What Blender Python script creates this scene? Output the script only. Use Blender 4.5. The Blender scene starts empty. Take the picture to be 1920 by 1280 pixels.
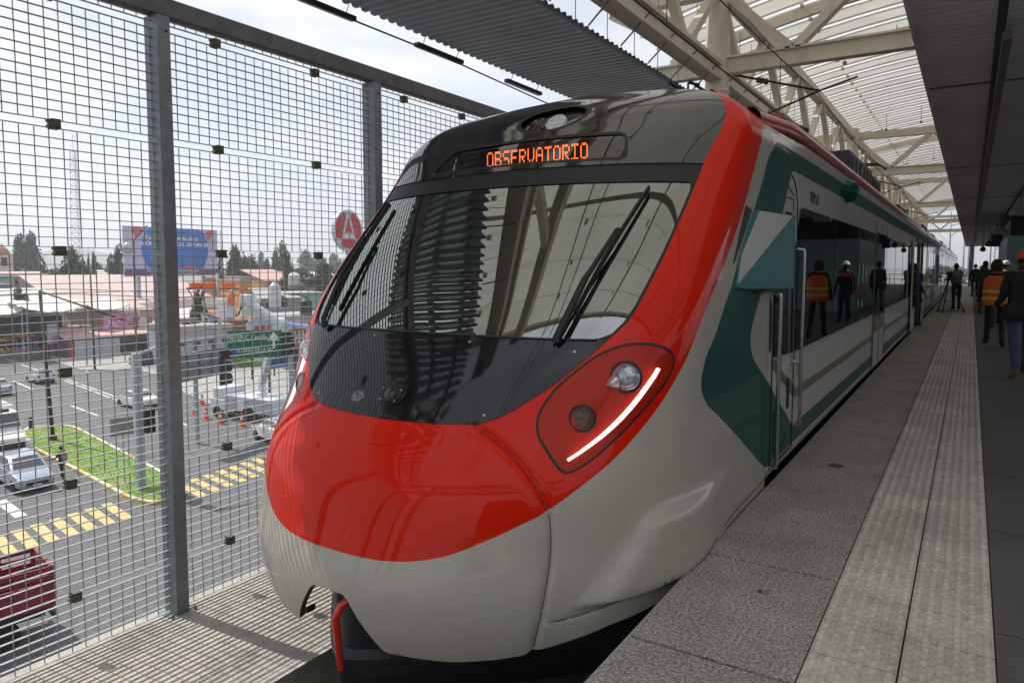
import bpy, bmesh, math, random
import numpy as np
from mathutils import Vector, Matrix
from mathutils.geometry import delaunay_2d_cdt
R=math.radians; PI=math.pi
rnd=random.Random(7)
sc=bpy.context.scene
COL=sc.collection
# ------------------------------------------------------------------ camera model (used to set the camera and to read sizes off the plan)
F_=1341.; VPX=1820.4; HY=501.; TP=.073; SHY=(640-F_*TP)-HY
PIT=math.atan(TP); YAW=math.atan((VPX-960)/F_*math.cos(PIT))
CAM=Vector((0,0,1.6))
FW=Vector((-math.sin(YAW)*math.cos(PIT),math.cos(YAW)*math.cos(PIT),-math.sin(PIT)))
RT=Vector((math.cos(YAW),math.sin(YAW),0)); UP=RT.cross(FW)
def ray(u,v): return FW+RT*((u-960)/F_)+UP*((640-(v+SHY))/F_)
def G(u,v,z=-10.):
    r=ray(u,v); return CAM+r*((z-CAM.z)/r.z)
def at(u,v,d):
    r=ray(u,v); return CAM+r*(d/math.hypot(r.x,r.y))
def hz(v,P,u=None):          # height of pixel row v on the vertical line through P
    d=math.hypot(P[0],P[1])
    D=Vector((P[0],P[1],0)); t=D.dot(Vector((FW.x,FW.y,0)))  # depth-ish
    # solve row for the vertical line exactly
    a=Vector((P[0],P[1],0))
    k=(640-(v+SHY))/F_
    # (P-C).UP = k*(P-C).FW
    num=k*(a.x*FW.x+a.y*FW.y)-(a.x*UP.x+a.y*UP.y); den=UP.z-k*FW.z
    return CAM.z+num/den
# ------------------------------------------------------------------ tagging
def tag(o,label=None,cat=None,group=None,kind=None):
    if label: o['label']=label
    if cat: o['category']=cat
    if group: o['group']=group
    if kind: o['kind']=kind
    return o
def empty(name,loc=(0,0,0),rz=0,label=None,cat=None,group=None,kind=None):
    o=bpy.data.objects.new(name,None); COL.objects.link(o); o.location=loc; o.rotation_euler=(0,0,rz); o.empty_display_size=.2
    return tag(o,label,cat,group,kind)
def kids(o): return list(o.children)
def copy_tree(o,parent=None,**kw):
    c=o.copy(); COL.objects.link(c)
    if parent is not None: c.parent=parent
    for ch in kids(o): copy_tree(ch,c)
    return c
# ------------------------------------------------------------------ materials
MATS={}
def newmat(name):
    m=bpy.data.materials.new(name); m.use_nodes=True; nt=m.node_tree; nt.nodes.clear()
    out=nt.nodes.new('ShaderNodeOutputMaterial'); return m,nt,out
def mat(name,col,rough=.6,metal=0.,coat=0.,noise=None,bump=None,spec=.5,ior=1.5,dirt=None,emit=None,streak=None):
    """Principled with noise-mottled colour. noise=(scale,amount); bump=(scale,strength); dirt=(scale,amount,col); streak=amount"""
    if name in MATS: return MATS[name]
    m,nt,out=newmat(name); N=nt.nodes; L=nt.links
    b=N.new('ShaderNodeBsdfPrincipled'); L.new(b.outputs[0],out.inputs[0])
    c4=(*col,1); b.inputs['Base Color'].default_value=c4; b.inputs['Roughness'].default_value=rough; b.inputs['Metallic'].default_value=metal
    b.inputs['Specular IOR Level'].default_value=spec; b.inputs['IOR'].default_value=ior
    b.inputs['Coat Weight'].default_value=coat; b.inputs['Coat Roughness'].default_value=.03
    tc=N.new('ShaderNodeTexCoord'); src=None
    if noise:
        n=N.new('ShaderNodeTexNoise'); n.inputs['Scale'].default_value=noise[0]; n.inputs['Detail'].default_value=6; n.inputs['Roughness'].default_value=.65
        L.new(tc.outputs['Object'],n.inputs['Vector'])
        mr=N.new('ShaderNodeMapRange'); mr.inputs[1].default_value=.3; mr.inputs[2].default_value=.7; mr.inputs[3].default_value=1-noise[1]; mr.inputs[4].default_value=1+noise[1]
        L.new(n.outputs[0],mr.inputs[0])
        mx=N.new('ShaderNodeVectorMath'); mx.operation='SCALE'; mx.inputs[0].default_value=col; L.new(mr.outputs[0],mx.inputs['Scale'])
        src=mx.outputs[0]; L.new(src,b.inputs['Base Color'])
    if dirt:
        n=N.new('ShaderNodeTexNoise'); n.inputs['Scale'].default_value=dirt[0]; n.inputs['Detail'].default_value=8; n.inputs['Roughness'].default_value=.7
        if streak:
            mp=N.new('ShaderNodeMapping'); mp.inputs['Scale'].default_value=streak; L.new(tc.outputs['Object'],mp.inputs[0]); L.new(mp.outputs[0],n.inputs['Vector'])
        else: L.new(tc.outputs['Object'],n.inputs['Vector'])
        mr=N.new('ShaderNodeMapRange'); mr.inputs[1].default_value=.5; mr.inputs[2].default_value=.75; mr.inputs[3].default_value=0; mr.inputs[4].default_value=dirt[1]; L.new(n.outputs[0],mr.inputs[0])
        mx=N.new('ShaderNodeMix'); mx.data_type='RGBA'; L.new(mr.outputs[0],mx.inputs[0])
        if src: L.new(src,mx.inputs[6])
        else: mx.inputs[6].default_value=c4
        mx.inputs[7].default_value=(*dirt[2],1); L.new(mx.outputs[2],b.inputs['Base Color'])
    if bump:
        n=N.new('ShaderNodeTexNoise'); n.inputs['Scale'].default_value=bump[0]; n.inputs['Detail'].default_value=5
        L.new(tc.outputs['Object'],n.inputs['Vector'])
        bp=N.new('ShaderNodeBump'); bp.inputs['Strength'].default_value=bump[1]; bp.inputs['Distance'].default_value=.02
        L.new(n.outputs[0],bp.inputs['Height']); L.new(bp.outputs[0],b.inputs['Normal'])
    if emit:
        b.inputs['Emission Color'].default_value=(*emit[0],1); b.inputs['Emission Strength'].default_value=emit[1]
    MATS[name]=m; return m
def glassmat(name,tint,transp=.5,ior=1.6,rough=.01,base=(0.01,.012,.012),gcol=(1,1,1)):
    if name in MATS: return MATS[name]
    m,nt,out=newmat(name); N=nt.nodes; L=nt.links
    tr=N.new('ShaderNodeBsdfTransparent'); tr.inputs[0].default_value=(*tint,1)
    df=N.new('ShaderNodeBsdfDiffuse'); df.inputs[0].default_value=(*base,1)
    m1=N.new('ShaderNodeMixShader'); m1.inputs[0].default_value=transp; L.new(df.outputs[0],m1.inputs[1]); L.new(tr.outputs[0],m1.inputs[2])
    gl=N.new('ShaderNodeBsdfGlossy'); gl.inputs['Roughness'].default_value=rough; gl.inputs[0].default_value=(*gcol,1)
    fr=N.new('ShaderNodeFresnel'); fr.inputs[0].default_value=ior
    mx=N.new('ShaderNodeMixShader'); L.new(fr.outputs[0],mx.inputs[0]); L.new(m1.outputs[0],mx.inputs[1]); L.new(gl.outputs[0],mx.inputs[2])
    L.new(mx.outputs[0],out.inputs[0]); MATS[name]=m; return m
# ------------------------------------------------------------------ mesh builder
class MB:
    def __init__(s): s.v=[]; s.f=[]; s.m=[]
    def add(s,vs,fs,mi=0):
        o=len(s.v); s.v+= [tuple(p) for p in vs]; s.f+=[tuple(i+o for i in f) for f in fs]; s.m+=[mi]*len(fs); return s
    def box(s,lo,hi,mi=0):
        x0,y0,z0=lo; x1,y1,z1=hi
        vs=[(x,y,z) for z in (z0,z1) for y in (y0,y1) for x in (x0,x1)]
        return s.add(vs,[(0,2,3,1),(4,5,7,6),(0,1,5,4),(2,6,7,3),(0,4,6,2),(1,3,7,5)],mi)
    def bar(s,p,q,w,h,mi=0,up=(0,0,1)):
        p=Vector(p);q=Vector(q);d=(q-p).normalized();u=Vector(up)
        if abs(d.dot(u))>.98: u=Vector((0,1,0)) if abs(d.y)<.9 else Vector((1,0,0))
        r=d.cross(u).normalized();u=r.cross(d)
        vs=[c+r*(sx*w/2)+u*(sy*h/2) for c in (p,q) for sx,sy in ((-1,-1),(1,-1),(1,1),(-1,1))]
        return s.add(vs,[(3,2,1,0),(4,5,6,7),(0,1,5,4),(1,2,6,5),(2,3,7,6),(3,0,4,7)],mi)
    def tube(s,pts,r,n=8,mi=0,caps=True):
        pts=[Vector(p) for p in pts]; rs=r if isinstance(r,(list,tuple)) else [r]*len(pts)
        base=None; rings=[]
        for i,p in enumerate(pts):
            d=(pts[min(i+1,len(pts)-1)]-pts[max(i-1,0)]).normalized()
            if base is None:
                u=Vector((0,0,1)) if abs(d.z)<.9 else Vector((1,0,0)); base=d.cross(u).normalized()
            base=(base-d*base.dot(d)).normalized(); o=d.cross(base)
            rings.append([p+base*(rs[i]*math.cos(2*PI*k/n))+o*(rs[i]*math.sin(2*PI*k/n)) for k in range(n)])
        vs=[q for g in rings for q in g]; fs=[]
        for i in range(len(pts)-1):
            for k in range(n): fs.append((i*n+k,i*n+(k+1)%n,(i+1)*n+(k+1)%n,(i+1)*n+k))
        if caps: fs+= [tuple(range(n-1,-1,-1)),tuple(range((len(pts)-1)*n,len(pts)*n))]
        return s.add(vs,fs,mi)
    def lathe(s,c,prof,n=20,mi=0,axis=(0,0,1)):
        """prof=[(r,h)...] around axis through c"""
        a=Vector(axis).normalized(); u=a.orthogonal().normalized(); w=a.cross(u); c=Vector(c)
        vs=[];fs=[]
        for r,h in prof:
            for k in range(n): vs.append(c+a*h+u*(r*math.cos(2*PI*k/n))+w*(r*math.sin(2*PI*k/n)))
        for i in range(len(prof)-1):
            for k in range(n): fs.append((i*n+k,i*n+(k+1)%n,(i+1)*n+(k+1)%n,(i+1)*n+k))
        if prof[0][0]>1e-4: fs.append(tuple(range(n-1,-1,-1)))
        if prof[-1][0]>1e-4: fs.append(tuple(range((len(prof)-1)*n,len(prof)*n)))
        return s.add(vs,fs,mi)
    def prism(s,poly,o,ex,ey,ez,mi=0):
        """2-D polygon (x,y) in plane o+ex*x+ey*y, extruded by vector ez"""
        o=Vector(o);ex=Vector(ex);ey=Vector(ey);ez=Vector(ez);n=len(poly)
        vs=[o+ex*a+ey*b for a,b in poly]+[o+ex*a+ey*b+ez for a,b in poly]
        fs=[tuple(range(n-1,-1,-1)),tuple(range(n,2*n))]+[(i,(i+1)%n,n+(i+1)%n,n+i) for i in range(n)]
        return s.add(vs,fs,mi)
    def quad(s,a,b,c,d,mi=0): return s.add([a,b,c,d],[(0,1,2,3)],mi)
    def xf(s,M,start=0):
        s.v=[tuple(M@Vector(p)) if i>=start else p for i,p in enumerate(s.v)]; return s
    def build(s,name,mats,parent=None,smooth=False,auto=None,bevel=0,recalc=True):
        me=bpy.data.meshes.new(name); me.from_pydata(s.v,[],s.f)
        if not isinstance(mats,(list,tuple)): mats=[mats]
        for m in mats: me.materials.append(m)
        if len(mats)>1: me.polygons.foreach_set('material_index',s.m)
        if recalc or bevel:
            bm=bmesh.new(); bm.from_mesh(me)
            if bevel:
                bmesh.ops.remove_doubles(bm,verts=bm.verts,dist=1e-5)
                es=[e for e in bm.edges if len(e.link_faces)==2 and e.calc_face_angle(0)>R(35)]
                bmesh.ops.bevel(bm,geom=es,offset=bevel,segments=2,affect='EDGES',profile=.5)
            bmesh.ops.recalc_face_normals(bm,faces=bm.faces); bm.to_mesh(me); bm.free()
        if smooth:
            me.polygons.foreach_set('use_smooth',[True]*len(me.polygons))
            if auto: me.set_sharp_from_angle(angle=R(auto))
        me.update()
        o=bpy.data.objects.new(name,me); COL.objects.link(o)
        if parent is not None: o.parent=parent
        return o
def text_mesh(txt,size,M,mi_build=None,extrude=.004,bold=False,xs=1.,space=1.):
    """returns (verts,faces) of the text laid out in the XY plane and transformed by M"""
    cu=bpy.data.curves.new('t','FONT'); cu.body=txt; cu.size=size; cu.align_x='CENTER'; cu.align_y='CENTER'; cu.extrude=extrude; cu.space_character=space; cu.resolution_u=3
    if bold: cu.offset=size*.018
    ob=bpy.data.objects.new('t',cu); COL.objects.link(ob)
    dg=bpy.context.evaluated_depsgraph_get(); dg.update(); me=ob.evaluated_get(dg).to_mesh()
    S=Matrix.Diagonal((xs,1,1,1))
    vs=[M@(S@v.co) for v in me.vertices]; fs=[tuple(p.vertices) for p in me.polygons]
    ob.evaluated_get(dg).to_mesh_clear(); bpy.data.objects.remove(ob); bpy.data.curves.remove(cu)
    return vs,fs
def frame(o,ex,ey):
    ex=Vector(ex).normalized();ey=Vector(ey).normalized();ez=ex.cross(ey)
    M=Matrix((ex,ey,ez)).transposed().to_4x4(); M.translation=Vector(o); return M
def add_text(parent,name,txt,size,M,m,**k):
    vs,fs=text_mesh(txt,size,M,**k); b=MB(); b.add(vs,fs); return b.build(name,m,parent,recalc=False)
def inpoly(px,py,poly):
    """vectorised even-odd test"""
    px=np.asarray(px);py=np.asarray(py);ins=np.zeros(px.shape,bool);n=len(poly)
    for i in range(n):
        x0,y0=poly[i];x1,y1=poly[(i+1)%n]
        if y0==y1: continue
        c=((y0>py)!=(y1>py))&(px<(x1-x0)*(py-y0)/(y1-y0)+x0); ins^=c
    return ins
def round_poly(poly,r,n=5):
    out=[];m=len(poly)
    for i in range(m):
        p=Vector(poly[i]).to_2d() if False else Vector((poly[i][0],poly[i][1]));a=Vector(poly[i-1][:2])-p;b=Vector(poly[(i+1)%m][:2])-p
        rr=min(r,a.length*.45,b.length*.45);A=p+a.normalized()*rr;B=p+b.normalized()*rr
        for k in range(n+1):
            t=k/n;q=A*(1-t)**2+p*2*t*(1-t)+B*t*t;out.append((q.x,q.y))
    return out
def dens(poly,step,closed=True):
    out=[];m=len(poly)
    for i in range(m if closed else m-1):
        a=poly[i];b=poly[(i+1)%m];L=math.dist(a,b);k=max(1,int(math.ceil(L/step)))
        for j in range(k): t=j/k;out.append((a[0]+(b[0]-a[0])*t,a[1]+(b[1]-a[1])*t))
    if not closed: out.append(tuple(poly[-1]))
    return out
def smooth_line(pts,step=.03):
    """Catmull-Rom through 2-D points"""
    P=[Vector((p[0],p[1])) for p in pts];out=[]
    for i in range(len(P)-1):
        a=P[max(i-1,0)];b=P[i];c=P[i+1];d=P[min(i+2,len(P)-1)];k=max(1,int((c-b).length/step))
        for j in range(k):
            t=j/k;q=.5*((2*b)+(c-a)*t+(2*a-5*b+4*c-d)*t*t+(3*b-a-3*c+d)*t**3);out.append((q.x,q.y))
    out.append((P[-1].x,P[-1].y));return out
def pldist(X,Y,pl):
    """distance from points to polyline (numpy)"""
    D=np.full(X.shape,9.)
    for (ax,ay),(bx,by) in zip(pl[:-1],pl[1:]):
        dx,dy=bx-ax,by-ay;L=dx*dx+dy*dy+1e-12
        t=np.clip(((X-ax)*dx+(Y-ay)*dy)/L,0,1);D=np.minimum(D,np.hypot(X-ax-t*dx,Y-ay-t*dy))
    return D
def cdt(points,lines,closed):
    """points: free points; lines: list of (polyline,closed). returns verts (n,2), tris (m,3)"""
    V=[];E=[]
    for pl,cl in zip(lines,closed):
        o=len(V);V+=[Vector(p) for p in pl];n=len(pl)
        E+=[(o+i,o+i+1) for i in range(n-1)]
        if cl: E.append((o+n-1,o))
    V+=[Vector(p) for p in points]
    r=delaunay_2d_cdt(V,E,[],0,1e-6)
    return np.array([(p.x,p.y) for p in r[0]]),np.array([t for t in r[2] if len(t)==3])
M_red=mat('train_red_paint',(.66,.013,.0),.5,coat=.45,noise=(3,.04),spec=.05)
M_grey=mat('train_pale_grey_paint',(.47,.44,.38),.5,coat=.6,noise=(2.2,.035),dirt=(5,.22,(.33,.31,.27)),spec=.1)
M_white=mat('train_side_white_paint',(.62,.585,.53),.5,coat=.7,noise=(2,.03),dirt=(3,.2,(.42,.39,.35)),spec=.1)
M_green=mat('train_dark_green_paint',(.003,.080,.064),.45,coat=.35,noise=(2,.06),spec=.1)
M_mirrorgreen=mat('train_teal_flap_paint',(.012,.165,.17),.5,noise=(9,.1),dirt=(12,.5,(.01,.06,.065)))
M_brown=mat('train_brown_stripe',(.16,.125,.105),.35,coat=.3)
M_black=mat('train_gloss_black',(.010,.010,.012),.05,ior=1.5)
M_fair=mat('train_roof_gloss_black',(.014,.014,.015),.06,ior=1.9)
M_matblk=mat('matte_black',(.008,.008,.009),.55)
M_rubber=mat('black_rubber',(.012,.012,.013),.7)
M_dark=mat('train_underframe_dark',(.02,.022,.026),.55,noise=(6,.2))
M_valance=mat('train_valance_dark_blue_grey',(.018,.022,.028),.45,noise=(5,.15),dirt=(7,.3,(.05,.045,.04)))
M_chrome=mat('brushed_steel',(.46,.46,.46),.30,metal=1.)
M_wind=glassmat('windscreen_glass',(.55,.66,.60),.5,3.6,gcol=(.95,1,.95))
M_sidegl=glassmat('side_window_glass',(.3,.3,.3),.12,1.75,base=(.006,.006,.007))
M_clear=glassmat('clear_lamp_cover',(.98,.97,.97),1.,1.22)
M_led=mat('led_strip_white',(1,1,1),.4,emit=((1,.97,1),1.05))
M_amber=mat('led_dots_orange',(.4,.06,.01),.5,emit=((1,.16,.03),2.6))
M_screen=mat('display_screen_dark',(.03,.013,.009),.08,ior=1.6)
M_dispgl=glassmat('display_glass',(.85,.8,.78),1.,1.75)
M_redbowl=mat('headlight_bowl_red',(.62,.026,.003),.45,spec=.2)
M_lens=mat('headlight_lens_glass',(.42,.47,.50),.10,metal=.35,coat=1.,noise=(26,.6))
M_silver=mat('headlight_reflector_silver',(.75,.77,.78),.25,metal=.6)
M_lens2=mat('headlight_reflector_grid',(.30,.24,.23),.3,metal=.9,noise=(160,.9),bump=(180,.8))
M_crystal=mat('roof_lamp_crystal',(.75,.78,.8),.15,metal=.8,noise=(90,.6),bump=(90,1.))
M_galv=mat('galvanised_steel',(.20,.225,.245),.5,metal=.35,noise=(14,.22),dirt=(3,.4,(.33,.35,.36)))
M_galvdk=mat('galvanised_rail',(.13,.135,.14),.55,metal=.3,noise=(10,.25),dirt=(4,.5,(.07,.06,.05)))
M_wire=mat('mesh_wire_light',(.36,.37,.38),.34,metal=.35,noise=(9,.12))
M_clip=mat('clip_dark_zinc',(.12,.115,.09),.6,metal=.4,noise=(40,.3))
M_conc=mat('walkway_concrete',(.47,.44,.39),.85,noise=(7,.22),bump=(60,.35),dirt=(2.3,.75,(.16,.14,.12)))
M_track=mat('track_slab_dark',(.09,.075,.065),.9,noise=(8,.35),bump=(30,.5))
M_rail=mat('rail_steel',(.22,.19,.19),.35,metal=.8,noise=(20,.2))
M_cream=mat('cream_painted_steel',(.62,.575,.48),.5,noise=(1.6,.06),dirt=(2.2,.55,(.40,.34,.25)))
M_louver=mat('louvre_grey_metal',(.20,.215,.235),.42,metal=.45,noise=(1.5,.15))
M_louvdk=mat('platform_soffit_metal',(.70,.74,.86),.5,metal=.0,noise=(.8,.12))
M_hang=mat('hanger_steel',(.22,.22,.22),.5,metal=.6)
M_teal=mat('teal_wall_panel',(.22,.35,.35),.45,noise=(3,.06))
M_drkpanel=mat('dark_header_panel',(.016,.016,.018),.6)
def two_tone(name,cols,scale,rough,bump,fine=None,joint=None):
    """granular stone: noise ramp between colours, plus fine specks"""
    m,nt,out=newmat(name);N=nt.nodes;L=nt.links
    b=N.new('ShaderNodeBsdfPrincipled');L.new(b.outputs[0],out.inputs[0]);b.inputs['Roughness'].default_value=rough
    tc=N.new('ShaderNodeTexCoord')
    n=N.new('ShaderNodeTexNoise');n.inputs['Scale'].default_value=scale;n.inputs['Detail'].default_value=3;n.inputs['Roughness'].default_value=.6;L.new(tc.outputs['Object'],n.inputs['Vector'])
    r=N.new('ShaderNodeValToRGB');r.color_ramp.elements[0].position=.36;r.color_ramp.elements[0].color=(*cols[0],1);r.color_ramp.elements[1].position=.66;r.color_ramp.elements[1].color=(*cols[1],1);L.new(n.outputs[0],r.inputs[0])
    n2=N.new('ShaderNodeTexNoise');n2.inputs['Scale'].default_value=1.7;n2.inputs['Detail'].default_value=7;n2.inputs['Roughness'].default_value=.7;L.new(tc.outputs['Object'],n2.inputs['Vector'])
    mr=N.new('ShaderNodeMapRange');mr.inputs[1].default_value=.3;mr.inputs[2].default_value=.7;mr.inputs[3].default_value=.72;mr.inputs[4].default_value=1.18;L.new(n2.outputs[0],mr.inputs[0])
    s=N.new('ShaderNodeVectorMath');s.operation='SCALE';L.new(r.outputs[0],s.inputs[0]);L.new(mr.outputs[0],s.inputs['Scale']);L.new(s.outputs[0],b.inputs['Base Color'])
    bp=N.new('ShaderNodeBump');bp.inputs['Strength'].default_value=bump;bp.inputs['Distance'].default_value=.01;L.new(n.outputs[0],bp.inputs['Height']);L.new(bp.outputs[0],b.inputs['Normal'])
    MATS[name]=m;return m
M_slab=two_tone('platform_edge_granite',((.15,.132,.115),(.58,.525,.465)),70,.75,.5)
M_tile=two_tone('tactile_tile',((.50,.455,.395),(.66,.61,.535)),28,.7,.15)
M_floor=two_tone('platform_dark_floor',((.09,.084,.077),(.14,.131,.122)),120,.75,.2)
M_asph=two_tone('street_asphalt',((.098,.099,.103),(.142,.143,.147)),9,.85,.3)
M_pave=two_tone('pavement_concrete',((.27,.26,.24),(.40,.39,.37)),3,.85,.2)
M_earth=two_tone('town_ground',((.16,.14,.11),(.27,.25,.2)),.4,.95,.2)
def transl(name,col,tcol,ratio,rough=.6):
    m,nt,out=newmat(name);N=nt.nodes;L=nt.links
    tc=N.new('ShaderNodeTexCoord');n=N.new('ShaderNodeTexNoise');n.inputs['Scale'].default_value=.55;n.inputs['Detail'].default_value=6;L.new(tc.outputs['Object'],n.inputs['Vector'])
    mr=N.new('ShaderNodeMapRange');mr.inputs[1].default_value=.3;mr.inputs[2].default_value=.7;mr.inputs[3].default_value=.84;mr.inputs[4].default_value=1.1;L.new(n.outputs[0],mr.inputs[0])
    t=N.new('ShaderNodeBsdfTranslucent');s=N.new('ShaderNodeVectorMath');s.operation='SCALE';s.inputs[0].default_value=tcol;L.new(mr.outputs[0],s.inputs['Scale']);L.new(s.outputs[0],t.inputs[0])
    d=N.new('ShaderNodeBsdfDiffuse');s2=N.new('ShaderNodeVectorMath');s2.operation='SCALE';s2.inputs[0].default_value=col;L.new(mr.outputs[0],s2.inputs['Scale']);L.new(s2.outputs[0],d.inputs[0])
    mx=N.new('ShaderNodeMixShader');mx.inputs[0].default_value=ratio;L.new(d.outputs[0],mx.inputs[1]);L.new(t.outputs[0],mx.inputs[2]);L.new(mx.outputs[0],out.inputs[0])
    MATS[name]=m;return m
M_roofpan=transl('translucent_roof_panel',(.56,.54,.50),(.54,.52,.48),.50)
def simple(name,col,rough=.7,**k): return mat(name,col,rough,noise=k.pop('noise',(1.3,.08)),**k)
# =================================================================== TRAIN
XC=-2.65; HW=1.43; XS=XC+HW; SEAM=5.36
ZK=[-.6,-.3,0,.25,.5,.8,1.18,1.7,2.22,2.55,2.8,2.9]
PV=[2.7357,2.4932,2.4374,2.5048,2.5988,2.8540,3.1507,3.5966,4.1215,4.5053,4.8820,5.1280,1.4467,1.3310,.6940,.5401,.1363,1.7293,2.7326,2.6965,1.9713,2.2570,2.1292,2.9783,2.4266]
ZT,ZS=PV[23],PV[24]
def spl(xk,yk):
    xk=np.asarray(xk,float);yk=np.asarray(yk,float);h=np.diff(xk);d=np.diff(yk)/h
    m=np.zeros_like(yk);m[1:-1]=(d[:-1]*h[1:]+d[1:]*h[:-1])/(h[:-1]+h[1:]);m[0]=d[0];m[-1]=d[-1]
    def f(x):
        x=np.asarray(x,float);i=np.clip(np.searchsorted(xk,x)-1,0,len(xk)-2);t=(x-xk[i])/h[i]
        return (2*t**3-3*t**2+1)*yk[i]+(t**3-2*t**2+t)*h[i]*m[i]+(-2*t**3+3*t**2)*yk[i+1]+(t**3-t**2)*h[i]*m[i+1]
    return f
_yf=spl(ZK,PV[:12]);_L=spl([-.6,.5,1.2,2.2,2.8],PV[12:17]);_n=spl([-.6,1.2,2.9],PV[17:20]);_m=spl([-.6,1.2,2.9],PV[20:23])
def Wz(z):
    t=np.clip((np.asarray(z,float)-ZS)/(ZT-ZS),0,1); return HW*(1-t**2.2)**(1/2.4)
def yf(z): return np.minimum(_yf(z),SEAM-.03)
def Lz(z): return np.minimum(np.maximum(_L(z),.05),SEAM-.005-yf(z))
SQ=1.8
def s_of_a(a,z): r=np.clip(np.abs(a)/np.maximum(Wz(z),1e-4),0,1); return np.arcsin(r**(_n(z)/2))/(PI/2)*SQ
def s_of_y(y,z): return SQ+y-yf(z)-Lz(z)
def Pbase(s,z):
    s=np.asarray(s,float);z=np.asarray(z,float);q=np.clip(s/SQ,0,1)*PI/2
    r=np.sin(q)**(2/_n(z)); a=Wz(z)*r
    y=yf(z)+Lz(z)*(1-np.maximum(np.cos(q),0)**(2/_m(z)))+np.maximum(s-SQ,0)
    return np.stack([a,y,z],-1)
def sa(a,z): return (float(s_of_a(a,z)),z)
def sy(y,z): return (float(s_of_y(y,z)),z)
zz=lambda z:[z]
# ---- traced livery lines, all in (s,z) of the half shell
redIn=[sa(*p) for p in [(.0,.782),(.16,.784),(.31,.788),(.477,.797),(.60,.816),(.708,.861),(.804,.932),(.891,1.003),(.975,1.091),(1.051,1.177),(1.133,1.283),(1.174,1.364),(1.208,1.545),(1.227,1.699),(1.240,1.918),(1.249,2.126),(1.253,2.226),(1.262,2.313),(1.283,2.568),(1.225,2.70),(1.065,2.82),(.83,2.90)]]+[(1.78,2.94),(1.95,2.952)]
redOut=[sa(*p) for p in [(0,.178),(.247,.180),(.442,.198),(.61,.239),(.76,.308),(.899,.385),(1.003,.448),(1.117,.555),(1.206,.657),(1.268,.761),(1.333,.894),(1.379,1.023),(1.411,1.159)]]+[sy(*p) for p in [(3.86,1.36),(3.99,1.45),(4.228,1.625),(4.496,1.859),(4.786,2.169),(5.02,2.44),(5.10,2.53),(5.18,2.585),(5.27,2.61),(5.45,2.62)]]
redIn=smooth_line(redIn,.03); redOut=smooth_line(redOut,.03)
greenP=[sy(*p) for p in [(5.45,2.50),(5.36,2.44),(5.28,2.40),(5.174,2.307),(4.859,1.971),(4.385,1.487),(4.098,1.236),(3.927,1.119),(3.845,1.01),(3.851,.92),(3.946,.824),(4.278,.672),(4.655,.487),(5.098,.255),(5.242,.187),(5.45,.08)]]
greenP=smooth_line(greenP[:4],.04)[:-1]+smooth_line(greenP[3:6],.05)[:-1]+smooth_line(greenP[5:11],.03)[:-1]+greenP[10:]
greenW=smooth_line([sy(*p) for p in [(5.5,.69),(5.389,.761),(5.102,.90),(4.93,1.0),(4.87,1.08),(4.87,1.17),(4.968,1.282),(5.143,1.444),(5.36,1.66),(5.5,1.80)]],.03)
HL=[sa(*p) for p in [(.867,.811),(.857,.865),(.871,.922),(.912,1.003),(.989,1.091),(1.074,1.167),(1.172,1.209),(1.265,1.213),(1.333,1.189),(1.366,1.147),(1.372,1.096),(1.357,1.02),(1.321,.942),(1.266,.844),(1.194,.736),(1.127,.654),(1.069,.611),(1.043,.607),(1.007,.633),(.946,.70),(.885,.77)]]
HLs=smooth_line(HL+[HL[0]],.025)[:-1]
def shrink(poly,d):
    c=Vector((sum(p[0] for p in poly)/len(poly),sum(p[1] for p in poly)/len(poly)));out=[];n=len(poly)
    for i in range(n):
        a=Vector(poly[i-1]);b=Vector(poly[(i+1)%n]);t=(b-a).normalized();nn=Vector((-t.y,t.x))
        p=Vector(poly[i]); 
        if nn.dot(c-p)<0: nn=-nn
        q=p+nn*d; out.append((q.x,q.y))
    return out
HLi=shrink(HLs,.011)
# windscreen pane, header band painted black as shade under the fairing overhang
def off_in(z,d):     # redIn position at height z minus d
    zs=[p[1] for p in redIn];ss=[p[0] for p in redIn]; return float(np.interp(z,zs,ss))-d
glassP=[(0,1.222)]+[(off_in(1.222,.10),1.222)]+[(off_in(z,.028),z) for z in (1.26,1.32,1.4,1.5,1.6,1.7,1.8,1.9,2.0,2.07)]+[(off_in(2.112,.05),2.112),(0,2.14)]
bandP=[(0,2.14),(off_in(2.112,.05),2.112),(off_in(2.112,.0)+.0,2.105),(off_in(2.23,.0),2.232),(0,2.262)]
dispP=[(0,2.315),(float(s_of_a(.775,2.30)),2.295),(float(s_of_a(.70,2.47)),2.475),(0,2.50)]
dispP=[dispP[0]]+round_poly([dispP[0],dispP[1],dispP[2],dispP[3]],.05)[6:18]+[dispP[3]]
dispO=[(0,2.295)]+round_poly([(0,2.295),(dispP[6][0]+.055,2.272),(dispP[12][0]+.05,2.498),(0,2.525)],.07)[6:18]+[(0,2.525)]
lampO=[sa(.30*math.sin(t),2.70-.14*math.cos(t)) for t in np.linspace(0,PI,22)]
lampI=[sa(.26*math.sin(t),2.70-.115*math.cos(t)) for t in np.linspace(0,PI,22)]
botL=[(0,-.004),sa(.10,-.008),sa(.13,-.028),sa(.175,-.089),sa(.253,-.20),sa(.297,-.268),sa(.32,-.277)]+[sa(*p) for p in [(.377,-.278),(.536,-.285),(.635,-.284),(.733,-.272),(.80,-.264),(.924,-.242),(1.053,-.208),(1.221,-.155),(1.297,-.14),(1.37,-.12)]]+[sy(3.75,-.085),sy(4.3,-.06),sy(5.5,-.05)]
seamP=smooth_line([sa(*p) for p in [(.575,.80),(.612,.79),(.733,.735),(.852,.656),(.95,.555),(1.008,.448),(1.028,.323),(1.028,.133),(1.008,-.04),(.958,-.235)]],.02)
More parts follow.
